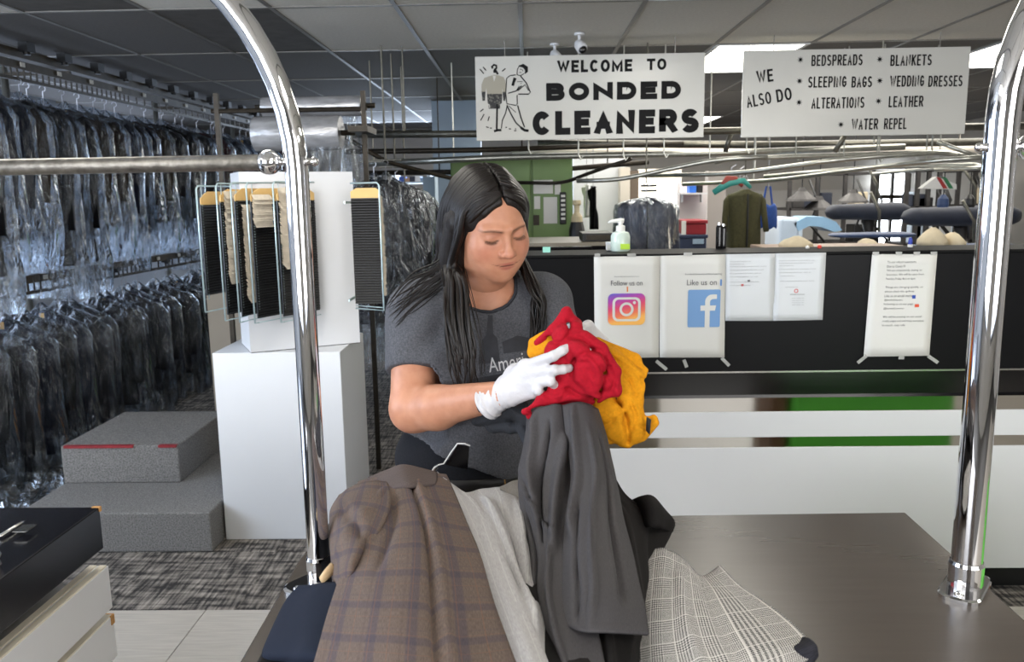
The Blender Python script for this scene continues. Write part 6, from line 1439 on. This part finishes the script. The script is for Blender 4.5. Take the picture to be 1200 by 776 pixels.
def weave(name,base,lines=(),fine=900,amt=.22,rough=.9,warp=.25):
    """woven cloth: UV-metre plaid lines (axis, period, width, colour, strength, phase)"""
    m=bpy.data.materials.new(name); m.use_nodes=True; nt=m.node_tree; N=nt.nodes; L=nt.links; b=N['Principled BSDF']; b.inputs['Roughness'].default_value=rough; b.inputs['Specular IOR Level'].default_value=.2
    uv=N.new('ShaderNodeUVMap'); sp=N.new('ShaderNodeSeparateXYZ'); 
    nz=N.new('ShaderNodeTexNoise'); nz.inputs['Scale'].default_value=7; L.new(uv.outputs[0],nz.inputs['Vector'])
    L.new(uv.outputs[0],sp.inputs[0])
    def math_(op,a,b_=None,c=None):
        n=N.new('ShaderNodeMath'); n.operation=op
        for i,v in enumerate((a,b_,c)):
            if v is None: continue
            if isinstance(v,(int,float)): n.inputs[i].default_value=v
            else: L.new(v,n.inputs[i])
        return n.outputs[0]
    mp=N.new('ShaderNodeMapping'); mp.inputs['Scale'].default_value=(1,.12,1); L.new(uv.outputs[0],mp.inputs[0])
    n1=N.new('ShaderNodeTexNoise'); n1.inputs['Scale'].default_value=fine; n1.inputs['Detail'].default_value=2; L.new(mp.outputs[0],n1.inputs['Vector'])
    r=N.new('ShaderNodeValToRGB'); c=lin(base); r.color_ramp.elements[0].color=tuple(v*(1-amt) for v in c[:3])+(1,); r.color_ramp.elements[1].color=tuple(v*(1+amt) for v in c[:3])+(1,); r.color_ramp.elements[0].position=.3; r.color_ramp.elements[1].position=.7; L.new(n1.outputs['Fac'],r.inputs[0]); col=r.outputs[0]
    for (axis,per,wd,cc,st_,ph) in lines:
        x=sp.outputs[axis]; f=math_('FRACT',math_('MULTIPLY_ADD',x,1/per,ph)); d=math_('ABSOLUTE',math_('SUBTRACT',f,.5)); ms=N.new('ShaderNodeMapRange'); ms.interpolation_type='SMOOTHSTEP'; L.new(d,ms.inputs['Value']); ms.inputs['From Min'].default_value=wd/per*.5; ms.inputs['From Max'].default_value=wd/per*.5*1.6+.004; ms.inputs['To Min'].default_value=st_; ms.inputs['To Max'].default_value=0
        mx=N.new('ShaderNodeMix'); mx.data_type='RGBA'; L.new(ms.outputs[0],mx.inputs[0]); L.new(col,mx.inputs[6]); mx.inputs[7].default_value=lin(cc); col=mx.outputs[2]
    L.new(col,b.inputs['Base Color']); bp=N.new('ShaderNodeBump'); bp.inputs['Strength'].default_value=.25; bp.inputs['Distance'].default_value=.0015; L.new(n1.outputs['Fac'],bp.inputs['Height']); L.new(bp.outputs[0],b.inputs['Normal']); return m
BRN=weave('brown_check_wool',(102,89,82),[(0,.064,.012,(62,60,78),.42,.2),(1,.080,.012,(62,60,78),.38,.1),(0,.064,.003,(84,72,72),.3,.45),(1,.080,.003,(86,76,80),.28,.4),(0,.032,.0012,(128,92,74),.35,0),(1,.040,.0012,(128,92,74),.3,0)])
LIN_=weave('light_grey_linen',(164,162,162),[(0,.03,.0012,(196,194,190),.4,0)],fine=700,amt=.14)
SHK=weave('charcoal_sharkskin',(64,62,64),[],fine=1000,amt=.18,rough=.62)
BLK=weave('black_wool',(24,22,22),[],fine=900,amt=.2)
DEN=weave('dark_denim',(18,23,36),[(0,.0022,.0008,(40,48,66),.5,0)],fine=1100,amt=.25)
GRB=weave('grey_brown_twill',(112,106,98),[],fine=900,amt=.15)
def glen():
    m=bpy.data.materials.new('glen_plaid_wool'); m.use_nodes=True; nt=m.node_tree; N=nt.nodes; L=nt.links; b=N['Principled BSDF']; b.inputs['Roughness'].default_value=.9
    uv=N.new('ShaderNodeUVMap'); sp=N.new('ShaderNodeSeparateXYZ'); L.new(uv.outputs[0],sp.inputs[0])
    def M(op,a,b_=None,c=None):
        n=N.new('ShaderNodeMath'); n.operation=op
        for i,v in enumerate((a,b_,c)):
            if v is None: continue
            if isinstance(v,(int,float)): n.inputs[i].default_value=v
            else: L.new(v,n.inputs[i])
        return n.outputs[0]
    def thr(ax): # thread colour along an axis: broad 2x2 / 4x4 alternation in blocks, with pale overcheck
        x=sp.outputs[ax]; blk=M('GREATER_THAN',M('FRACT',M('MULTIPLY',x,1/.052)),.46)
        f4=M('GREATER_THAN',M('FRACT',M('MULTIPLY',x,1/.0052)),.5); f2=M('GREATER_THAN',M('FRACT',M('MULTIPLY',x,1/.0020)),.5)
        t=M('ADD',M('MULTIPLY',blk,f4),M('MULTIPLY',M('SUBTRACT',1,blk),f2)); return t,M('LESS_THAN',M('ABSOLUTE',M('SUBTRACT',M('FRACT',M('MULTIPLY',x,1/.052)),.46)),.018)
    tx,ox=thr(0); ty,oy=thr(1)
    tw=M('GREATER_THAN',M('FRACT',M('MULTIPLY',M('ADD',sp.outputs[0],sp.outputs[1]),1/.0011)),.5)
    v=M('ADD',M('MULTIPLY',tw,tx),M('MULTIPLY',M('SUBTRACT',1,tw),ty)); v=M('MAXIMUM',v,M('MULTIPLY',M('MAXIMUM',ox,oy),.95))
    r=N.new('ShaderNodeValToRGB'); r.color_ramp.elements[0].color=lin((34,34,38)); r.color_ramp.elements[1].color=lin((208,205,202)); L.new(v,r.inputs[0]); L.new(r.outputs[0],b.inputs['Base Color']); return m
GLEN=glen()
# heap of folded dark clothes that carries the jackets
vs=[];nx,ny=46,46
hx0,hx1,hy0,hy1=-.32,.15,.72,1.56
def heap(x,y):
    u=(x-hx0)/(hx1-hx0); v=(y-hy0)/(hy1-hy0); e=min(1,u/.16)**.6*min(1,(1-u)/.18)**.6*min(1,v/.12)**.6*min(1,(1-v)/.10)**.6 if 0<u<1 and 0<v<1 else 0
    zz=.115-.055*max(0,(y-1.15)/.42)-.02*max(0,(.95-y)/.25); return .852+e*(zz-.022+.010*noise.noise((x*9,y*9,2)))
for j in range(ny+1):
    for i in range(nx+1):
        x=hx0+(hx1-hx0)*i/nx; y=hy0+(hy1-hy0)*j/ny; vs.append((x,y,heap(x,y)))
n=nx+1; fs=[(j*n+i,j*n+i+1,(j+1)*n+i+1,(j+1)*n+i) for j in range(ny) for i in range(nx)]
b0=len(vs); vs += [(hx0,hy0,.8505),(hx1,hy0,.8505),(hx1,hy1,.8505),(hx0,hy1,.8505)]; fs.append((b0,b0+3,b0+2,b0+1))
tag(link_mesh('folded_clothes',vs,fs,BLK,None,True),'dark folded clothes buried under the brown and grey jackets','clothes')

# jeans at the left end of the table
jt=thing('dark_jeans',(-.33,1.15,.86),'dark blue jeans draped over the left table corner below the chrome pole','jeans')
sheet('denim_leg',[[(352,688,.885),(372,686,.91),(400,684,.93),(430,690,.94)],[(338,704,.868),(362,704,.905),(395,702,.93),(430,706,.94)],[(322,735,.862),(350,738,.905),(385,736,.93),(420,738,.94)],[(310,765,.858),(342,765,.90),(372,768,.93),(415,768,.94)],[(311,772,.852),(340,775,.88),(372,778,.90),(415,780,.92)]],DEN,jt,30,34,.006,.002,(2,4),label=None)
sheet('black_lining',[[(316,752,.853),(345,752,.858),(392,752,.865)],[(304,775,.853),(340,780,.856),(390,780,.862)],[(292,800,.853),(330,805,.853),(388,805,.858)],[(284,840,.853),(320,850,.853),(380,850,.853)]],BLK,jt,20,20,.008)
p=[P(376+8*t,673-8*t,1.27) for t in (0,.5,1)]
a=PZ(378,675,.93); 
wh=thing('wooden_hanger',(a.x,a.y,.90),'pale wooden hanger tip poking out beside the left chrome pole base','hanger'); MB().tube([PZ(377,680,.925),PZ(384,672,.93),PZ(392,663,.94)],[.007,.009,.009],10,flat=.6).build('hanger_arm',mat('pale_wood',(206,176,134),.5,nscale=20,namt=.12,stretch=(1,1,6)),wh,smooth=True)

# brown checked jacket
bj=thing('brown_jacket',(-.08,1.1,.95),'brown wool jacket with faint blue check spread over the heap','jacket')
sheet('jacket_back',[
 [(420,566,.945),(455,556,.955),(490,553,.957),(523,558,.950)],
 [(416,592,.965),(450,578,.985),(490,572,.985),(532,578,.965)],
 [(414,625,.975),(455,615,1.0),(500,610,1.0),(548,618,.968)],
 [(404,660,.975),(450,655,1.005),(505,655,1.005),(566,660,.965)],
 [(388,710,.968),(440,712,1.0),(505,715,1.0),(585,715,.955)],
 [(370,776,.955),(430,780,.985),(505,785,.985),(604,776,.945)],
 [(345,860,.92),(420,880,.95),(510,880,.95),(640,860,.92)],
 [(320,960,.87),(410,990,.88),(520,990,.88),(680,960,.87)]],BRN,bj,56,80,.004,.0022,(2,7),folds=[(.60,.74,.022,-.010,.04,1.0),(.66,.79,.03,.006,.04,1.0),(.33,.12,.06,.012,.10,.45),(.45,.28,.04,-.008,.12,.5)],seed=3)
sheet('sleeve',[
 [(398,581,.94),(412,572,.955),(432,566,.972),(455,566,.975)],
 [(389,598,.94),(402,588,.972),(428,584,.998),(458,590,1.0)],
 [(387,620,.935),(400,612,.985),(422,606,1.008),(448,618,1.005)],
 [(388,645,.925),(400,640,.985),(418,636,1.008),(432,642,.995)],
 [(390,670,.915),(400,668,.975),(410,664,.995),(418,664,.985)],
 [(394,684,.905),(401,686,.96),(408,682,.975),(412,680,.97)]],BRN,bj,24,34,.004,.0025,(3,5),folds=[(.2,.8,.12,-.008,.18,.6),(.8,.2,.1,.007,.3,.7)],seed=8)
sheet('collar',[
 [(432,561,.945),(455,551,.955),(472,546,.962),(492,549,.958),(512,555,.95)],
 [(438,572,.96),(456,563,.975),(474,560,.98),(494,561,.975),(512,563,.965)],
 [(445,580,.97),(460,574,.985),(478,572,.992),(496,571,.985),(510,569,.972)]],weave('brown_check_under_collar',(92,82,80),[],fine=900,amt=.2),bj,24,12,.005,.001,(2,3),folds=[(.5,.5,.2,.004,0,1)])
# light grey linen jacket
gj=thing('light_grey_jacket',(.06,1.15,.94),'light grey linen jacket between the brown jacket and grey trousers','jacket')
sheet('jacket_panel',[
 [(512,553,.935),(540,577,.935),(570,573,.945),(600,573,.945),(612,585,.935)],
 [(528,585,.955),(556,595,.965),(580,592,.970),(606,594,.965),(622,612,.93)],
 [(545,625,.955),(572,635,.975),(594,640,.965),(612,640,.955),(632,640,.93)],
 [(562,665,.950),(586,680,.965),(604,680,.960),(620,685,.945),(640,690,.925)],
 [(575,715,.940),(596,712,.965),(615,712,.965),(632,725,.945),(650,730,.92)],
 [(592,776,.930),(612,770,.955),(630,775,.945),(645,780,.93),(665,785,.92)],
 [(625,860,.90),(650,860,.915),(670,860,.91),(690,860,.90),(710,860,.89)]],LIN_,gj,44,60,.004,.003,(3,6),folds=[(.40,.62,.03,.010,.08,.75),(.52,.75,.035,-.010,.10,.6),(.78,.7,.04,.008,.1,.5)],seed=5)
sheet('front_edge',[[(519,560,.958),(530,568,.960),(541,578,.955)],[(536,590,.965),(552,596,.972),(566,600,.965)],[(556,640,.965),(574,645,.975),(590,652,.965)],[(572,690,.96),(592,694,.972),(610,702,.962)],[(590,745,.95),(612,742,.965),(630,752,.95)],[(606,790,.94),(628,786,.955),(646,795,.94)]],LIN_,gj,18,44,.004,.0015,(2,5),folds=[(.8,.85,.12,.004,0,1)],seed=2)
# grey brown collar peeking by the trousers
sheet('trouser_waistband',[[(586,574,.955),(602,567,.962),(618,564,.965)],[(596,582,.950),(608,576,.960),(620,573,.962)],[(608,590,.940),(615,588,.950),(622,585,.955)]],GRB,thing('folded_trousers',(.03,1.35,.93),'grey brown trousers waistband peeking above the linen jacket','trousers'),16,10,.012,.001,(2,2))
# black garment right
bk=thing('black_garment',(.3,1.25,.9),'black wool garment with ragged fold right of the hanging grey trousers','garment')
sheet('black_panel',[
 [(690,540,.985),(700,545,.982),(708,550,.978),(716,556,.970)],
 [(695,570,.96),(712,578,.965),(728,583,.955),(738,586,.945)],
 [(700,600,.94),(725,605,.945),(748,600,.935),(787,612,.90)],
 [(705,640,.92),(730,645,.93),(752,640,.92),(774,652,.89)],
 [(710,690,.91),(735,695,.92),(755,692,.905),(772,690,.885)],
 [(715,730,.90),(738,735,.91),(752,735,.895),(762,738,.875)],
 [(710,790,.89),(735,800,.90),(745,800,.885),(752,800,.865)]],BLK,bk,30,44,.005,.0025,(3,5),folds=[(.3,.6,.06,.008,.1,.9),(.75,.85,.05,-.006,.2,.8)],seed=4)
sheet('fold_flap',[[(736,588,.93),(752,583,.955),(767,586,.95),(780,600,.93)],[(745,600,.92),(760,596,.95),(775,602,.94),(789,612,.905)],[(748,620,.90),(762,618,.93),(775,620,.915),(786,624,.89)]],BLK,bk,18,14,.006,.001,(2,2),folds=[(.5,.5,.2,.006,0,1)])
# glen plaid garment
gp2=thing('plaid_garment',(.42,1.05,.86),'black and white glen plaid garment lying flat on the brown table','garment')
sheet('plaid_sleeve',[
 [(744,655,.895),(775,644,.900),(798,655,.885),(820,676,.868),(844,664,.875)],
 [(742,690,.895),(772,680,.905),(800,684,.900),(828,690,.890),(866,688,.868)],
 [(742,725,.890),(770,718,.905),(802,716,.905),(838,714,.898),(893,706,.866)],
 [(742,765,.885),(770,758,.900),(808,752,.905),(852,744,.902),(925,730,.868)],
 [(744,805,.875),(775,800,.890),(820,792,.898),(868,774,.900),(946,752,.872)],
 [(750,850,.862),(790,850,.870),(836,835,.880),(880,806,.885),(952,772,.868)]],GLEN,gp2,50,50,.005,.0018,(3,5),folds=[(.45,.55,.05,.006,.1,.9),(.7,.75,.04,-.004,.1,.9)],seed=6)
sheet('cuff_end',[[(942,748,.876),(950,750,.890),(956,757,.888),(958,768,.874)],[(930,757,.866),(938,757,.884),(948,762,.886),(954,774,.868)],[(905,767,.858),(918,764,.872),(935,768,.875),(948,782,.858)]],weave('dark_cuff_lining',(40,40,46),[],fine=500,amt=.3),gp2,16,14,.004,.0005)
# grey trousers hanging from the hands
gt=thing('grey_trousers',(.14,1.2,.95),'charcoal grey dress trousers hanging from her gloved hands over the heap','trousers')
sheet('trouser_leg',[
 [(618,486,1.555),(634,479,1.52),(650,474,1.50),(668,478,1.515)],
 [(614,520,1.50),(632,516,1.455),(652,514,1.435),(676,520,1.45)],
 [(608,556,1.43),(626,556,1.385),(650,558,1.365),(682,560,1.385)],
 [(612,600,1.32),(630,604,1.275),(652,606,1.26),(690,600,1.275)],
 [(622,645,1.21),(636,650,1.17),(656,650,1.155),(694,648,1.17)],
 [(620,690,1.11),(634,694,1.075),(652,694,1.06),(690,694,1.075)],
 [(628,735,1.02),(640,738,.99),(658,738,.975),(700,740,.985)],
 [(640,790,.93),(654,795,.91),(672,795,.90),(712,795,.905)]],SHK,gt,40,80,.004,.0030,(2,9),folds=[(.25,.35,.05,.016,.0,.5),(.55,.35,.035,-.016,.05,.55),(.8,.55,.05,.016,.1,.6),(.1,.3,.04,-.014,.4,.95),(.5,.6,.03,.012,.5,1),(.0,.6,.035,-.012,.28,.5),(.05,.7,.03,.012,.32,.55)],seed=1,mode='y')
sheet('trouser_leg',[
 [(660,476,1.500),(676,472,1.490),(690,474,1.495),(700,480,1.52)],
 [(664,515,1.430),(682,514,1.410),(700,516,1.415),(712,522,1.45)],
 [(670,560,1.350),(688,558,1.320),(708,560,1.325),(722,566,1.36)],
 [(664,605,1.250),(684,604,1.215),(708,604,1.215),(730,610,1.25)],
 [(660,650,1.155),(682,648,1.115),(712,648,1.115),(742,656,1.15)],
 [(655,695,1.065),(684,694,1.025),(716,694,1.025),(752,702,1.06)],
 [(652,728,1.005),(680,740,.965),(712,742,.963),(760,744,.995)]],SHK,gt,36,70,.004,.0022,(2,8),folds=[(.25,.12,.05,.012,.0,.6),(.5,.45,.025,.010,.1,1),(.75,.8,.04,-.013,.1,.9),(.2,.28,.03,-.010,.4,.98)],seed=11,mode='y')
sheet('cuff_lining',[[(668,735,1.01),(690,740,1.005),(715,742,1.005),(744,745,1.02)],[(684,752,.99),(696,758,.97),(716,760,.97),(742,758,.99)],[(690,785,.93),(702,790,.92),(718,790,.92),(740,785,.93)]],BLK,gt,24,16,.006,.002,(5,3),folds=[(.3,.3,.05,-.01,0,1),(.6,.65,.05,.01,0,1)],mode='y')
# wire hanger by the jackets
wt=thing('wire_hanger',(-.1,1.5,.95),'thin white edged hanger hook standing up from the jackets before her waist','hanger')
MB().tube([P(505,554,1.58),P(509,548,1.585),P(514,545,1.59),P(520,543.5,1.59),P(528,531,1.60),P(536,520,1.60),P(544,520,1.60),P(551,522.5,1.60)],.0016,6).build('hook_wire',mat('white_wire',(206,206,206),.4,nscale=20,namt=.04),wt,smooth=True)
MB().tube([P(500,556,1.56),P(506,555,1.57),P(512,548,1.59)],.003,6).build('hook_base',GALV,wt,smooth=True)
vs=[P(522,545,1.602),P(536,521.5,1.602),P(550,523.5,1.602),P(548,550,1.602)]
MB().add([tuple(v) for v in vs]+[(v.x,v.y+.002,v.z) for v in vs],[(0,1,2,3),(7,6,5,4),(0,4,5,1),(1,5,6,2),(2,6,7,3),(3,7,4,0)]).build('black_card',BLACKLAM,wt)

# red and yellow cloths in her hands (modelled as folded cloth volumes)
def crumpled(name,caps,m,label,cat,k=.005,h=.0026,fold=(.003,170,.002),dirs=(1,.4,.8),seed=0,ells=(),part='cloth_body',cuts=(),creases=()):
    C=[(A_(P(*a)),A_(P(*b)),ra,rb) for a,b,ra,rb in caps]; E=[(A_(P(*c)),r) for c,r in ells]
    pts=np.array([c[0] for c in C]+[c[1] for c in C]+[e[0] for e in E]); R_=max([max(c[2],c[3]) for c in C]+[max(e[1]) for e in E])+.012
    ax,G=grid(pts.min(0)-R_,pts.max(0)+R_,h); d=None
    for a,b,ra,rb in C: q=sd_cap(G,tuple(a),tuple(b),ra,rb); d=q if d is None else sU(d,q,k)
    for c,r in E: d=sU(d,sd_ell(G,tuple(c),r),k)
    for a,b,ra,rb in cuts: d=sS(d,sd_cap(G,tuple(A_(P(*a))),tuple(A_(P(*b))),ra,rb),.006)
    X,Y_,Z=G; w1=np.sin(X*31+seed)*1.3+np.sin(Z*27+seed*2)*1.1+np.sin(Y_*33)*.8
    rid=np.abs(np.sin((X*dirs[0]+Y_*dirs[1]+Z*dirs[2])*fold[1]*.5+w1)); rid2=np.abs(np.sin((X*-dirs[2]+Z*dirs[0])*fold[1]*.33+w1*1.3+1))
    d=d+fold[0]*(rid-.5)+fold[2]*(rid2-.5)
    for (pl,yy,w_,dp) in creases:
        q=[A_(P(x,y,yy)) for x,y in pl]; L_=crline([v for v in q],10); ds=None
        for a,b in zip(L_[:-1],L_[1:]):
            ab=b-a; t_=np.clip(((X-a[0])*ab[0]+(Z-a[2])*ab[2])/(ab[0]**2+ab[2]**2+1e-12),0,1); e=(X-a[0]-t_*ab[0])**2+(Z-a[2]-t_*ab[2])**2; ds=e if ds is None else np.minimum(ds,e)
        d=d+.5*dp*np.exp(-ds/(w_*w_))
    W,F=surfnet(d,ax); t=thing(name,tuple(W.mean(0)*[1,1,0]+[0,0,W[:,2].min()]),label,cat); o=link_mesh(part,W,F,m,t,True); sm=o.modifiers.new('s','SMOOTH'); sm.factor=.5; sm.iterations=2; return t,o
RED=mat('red_jersey',(160,14,34),.85,nscale=180,namt=.12,bump=.2,bscale=500,spec=.2)
YEL=mat('mustard_cotton',(206,138,18),.85,nscale=160,namt=.12,bump=.2,bscale=400,spec=.2)
crumpled('red_cloth',[((664,368,1.585),(648,386,1.575),.013,.012),((664,368,1.585),(674,380,1.59),.012,.016),((648,386,1.575),(630,402,1.59),.012,.007),((660,392,1.565),(652,410,1.56),.022,.022),((674,384,1.575),(670,412,1.555),.017,.024),
 ((650,414,1.565),(655,445,1.565),.020,.022),((662,425,1.57),(680,450,1.565),.03,.035),((684,396,1.56),(704,410,1.55),.016,.015),((704,410,1.55),(720,436,1.548),.015,.014),((720,436,1.548),(722,456,1.55),.013,.013),((722,456,1.55),(702,466,1.55),.013,.011),
 ((676,408,1.535),(698,426,1.525),.017,.019),((698,426,1.525),(700,452,1.53),.018,.015),((678,414,1.53),(680,442,1.53),.012,.016),((680,442,1.53),(700,462,1.535),.014,.011),((690,440,1.55),(712,450,1.55),.024,.016),
 ((614,483,1.535),(640,468,1.545),.006,.014),((640,468,1.545),(672,462,1.555),.018,.022),((672,462,1.555),(700,462,1.56),.018,.012),((620,488,1.54),(655,478,1.55),.006,.012),((648,456,1.545),(668,446,1.555),.013,.018),((655,478,1.55),(690,470,1.56),.012,.012)],
 RED,'crumpled bright red shirt held in her gloved hands','cloth',k=.005,fold=(.0035,80,.0022),dirs=(.7,.3,1),seed=1,creases=(
 (((642,398),(655,402),(666,392),(668,382)),1.55,.0035,.012),(((668,394),(684,398),(696,408)),1.55,.004,.010),(((652,396),(660,412),(664,428)),1.55,.004,.007),
 (((670,440),(672,424),(686,412),(704,412),(712,424)),1.53,.004,.011),(((690,414),(702,426),(708,444),(704,460)),1.53,.0045,.012),(((676,424),(690,424),(696,440)),1.53,.005,.009),(((664,454),(680,462),(700,468)),1.55,.0045,.012),
 (((714,428),(720,444),(714,458)),1.55,.004,.010),(((620,478),(645,474),(672,470)),1.55,.004,.008),(((640,462),(655,466),(664,458)),1.55,.004,.008),(((681,418),(686,434),(698,448)),1.53,.005,-.006),(((708,414),(718,432),(722,450)),1.55,.004,-.006),(((630,480),(655,468),(690,464)),1.55,.004,-.004)))
yt,yo=crumpled('yellow_cloth',[((700,402,1.64),(745,422,1.63),.012,.013),((745,422,1.63),(756,434,1.62),.012,.007),((756,434,1.62),(750,456,1.60),.008,.012),((716,420,1.62),(744,440,1.61),.024,.020),((720,440,1.61),(738,466,1.60),.026,.028),((706,468,1.59),(716,505,1.58),.022,.024),
 ((738,466,1.60),(744,500,1.585),.024,.026),((716,505,1.58),(742,512,1.58),.020,.018),((744,500,1.585),(765,490,1.575),.018,.006),((752,512,1.58),(768,496,1.575),.012,.006),((712,515,1.57),(736,521,1.57),.010,.010),((724,478,1.575),(722,512,1.57),.010,.010),((700,470,1.58),(702,500,1.58),.012,.012),((738,470,1.58),(724,490,1.57),.010,.009),((734,440,1.60),(722,456,1.585),.009,.009)],
 YEL,'mustard yellow shirt held in her hands behind the red one','cloth',k=.008,fold=(.0040,50,.0025),dirs=(.5,.3,-1),seed=4,creases=(
 (((704,408),(722,424),(738,446),(744,462)),1.6,.0045,.011),(((712,416),(735,430),(752,444)),1.6,.004,.008),(((740,462),(750,456),(756,446)),1.6,.004,.008),(((704,446),(720,462),(734,490),(735,516)),1.58,.0045,.012),(((724,480),(714,492),(706,496)),1.58,.0045,.009),
 (((738,470),(744,486),(740,500)),1.58,.004,.010),(((748,496),(758,502),(752,514)),1.58,.004,.009),(((700,486),(708,508),(722,520)),1.58,.004,.008),(((728,430),(744,452)),1.6,.004,-.005),(((712,470),(726,496),(728,514)),1.58,.005,-.006),(((744,474),(752,490)),1.58,.004,-.005)))
crumpled('yellow_cloth',[((626,402,1.61),(640,394,1.60),.013,.012),((628,412,1.60),(644,404,1.59),.018,.018),((636,418,1.59),(650,410,1.585),.012,.014)],YEL,'small edge of mustard shirt peeking left of the red shirt','cloth',k=.008,fold=(.001,110,.001),seed=2)
lb=MB(); q=[P(758,489,1.553),P(763,492,1.553),P(761.5,510,1.553),P(757,505,1.556)]; lb.add([tuple(v) for v in q]+[(v.x,v.y+.004,v.z) for v in q],[(0,1,2,3),(7,6,5,4),(0,4,5,1),(1,5,6,2),(2,6,7,3),(3,7,4,0)]); lb.build('black_neck_label',BLACKMATT,yt)
crumpled('black_cloth',[((560,492,1.66),(600,482,1.62),.016,.020),((600,482,1.62),(622,492,1.59),.020,.016),((575,500,1.65),(618,502,1.60),.012,.014),((590,478,1.64),(612,476,1.62),.012,.012),((612,500,1.60),(628,530,1.54),.016,.02)],BLK if False else mat('navy_black_cotton',(26,28,34),.85,nscale=160,namt=.2,bump=.2,bscale=300),'black shirt held under her forearm beside the red shirt','cloth',k=.006,fold=(.003,130,.002),seed=7)
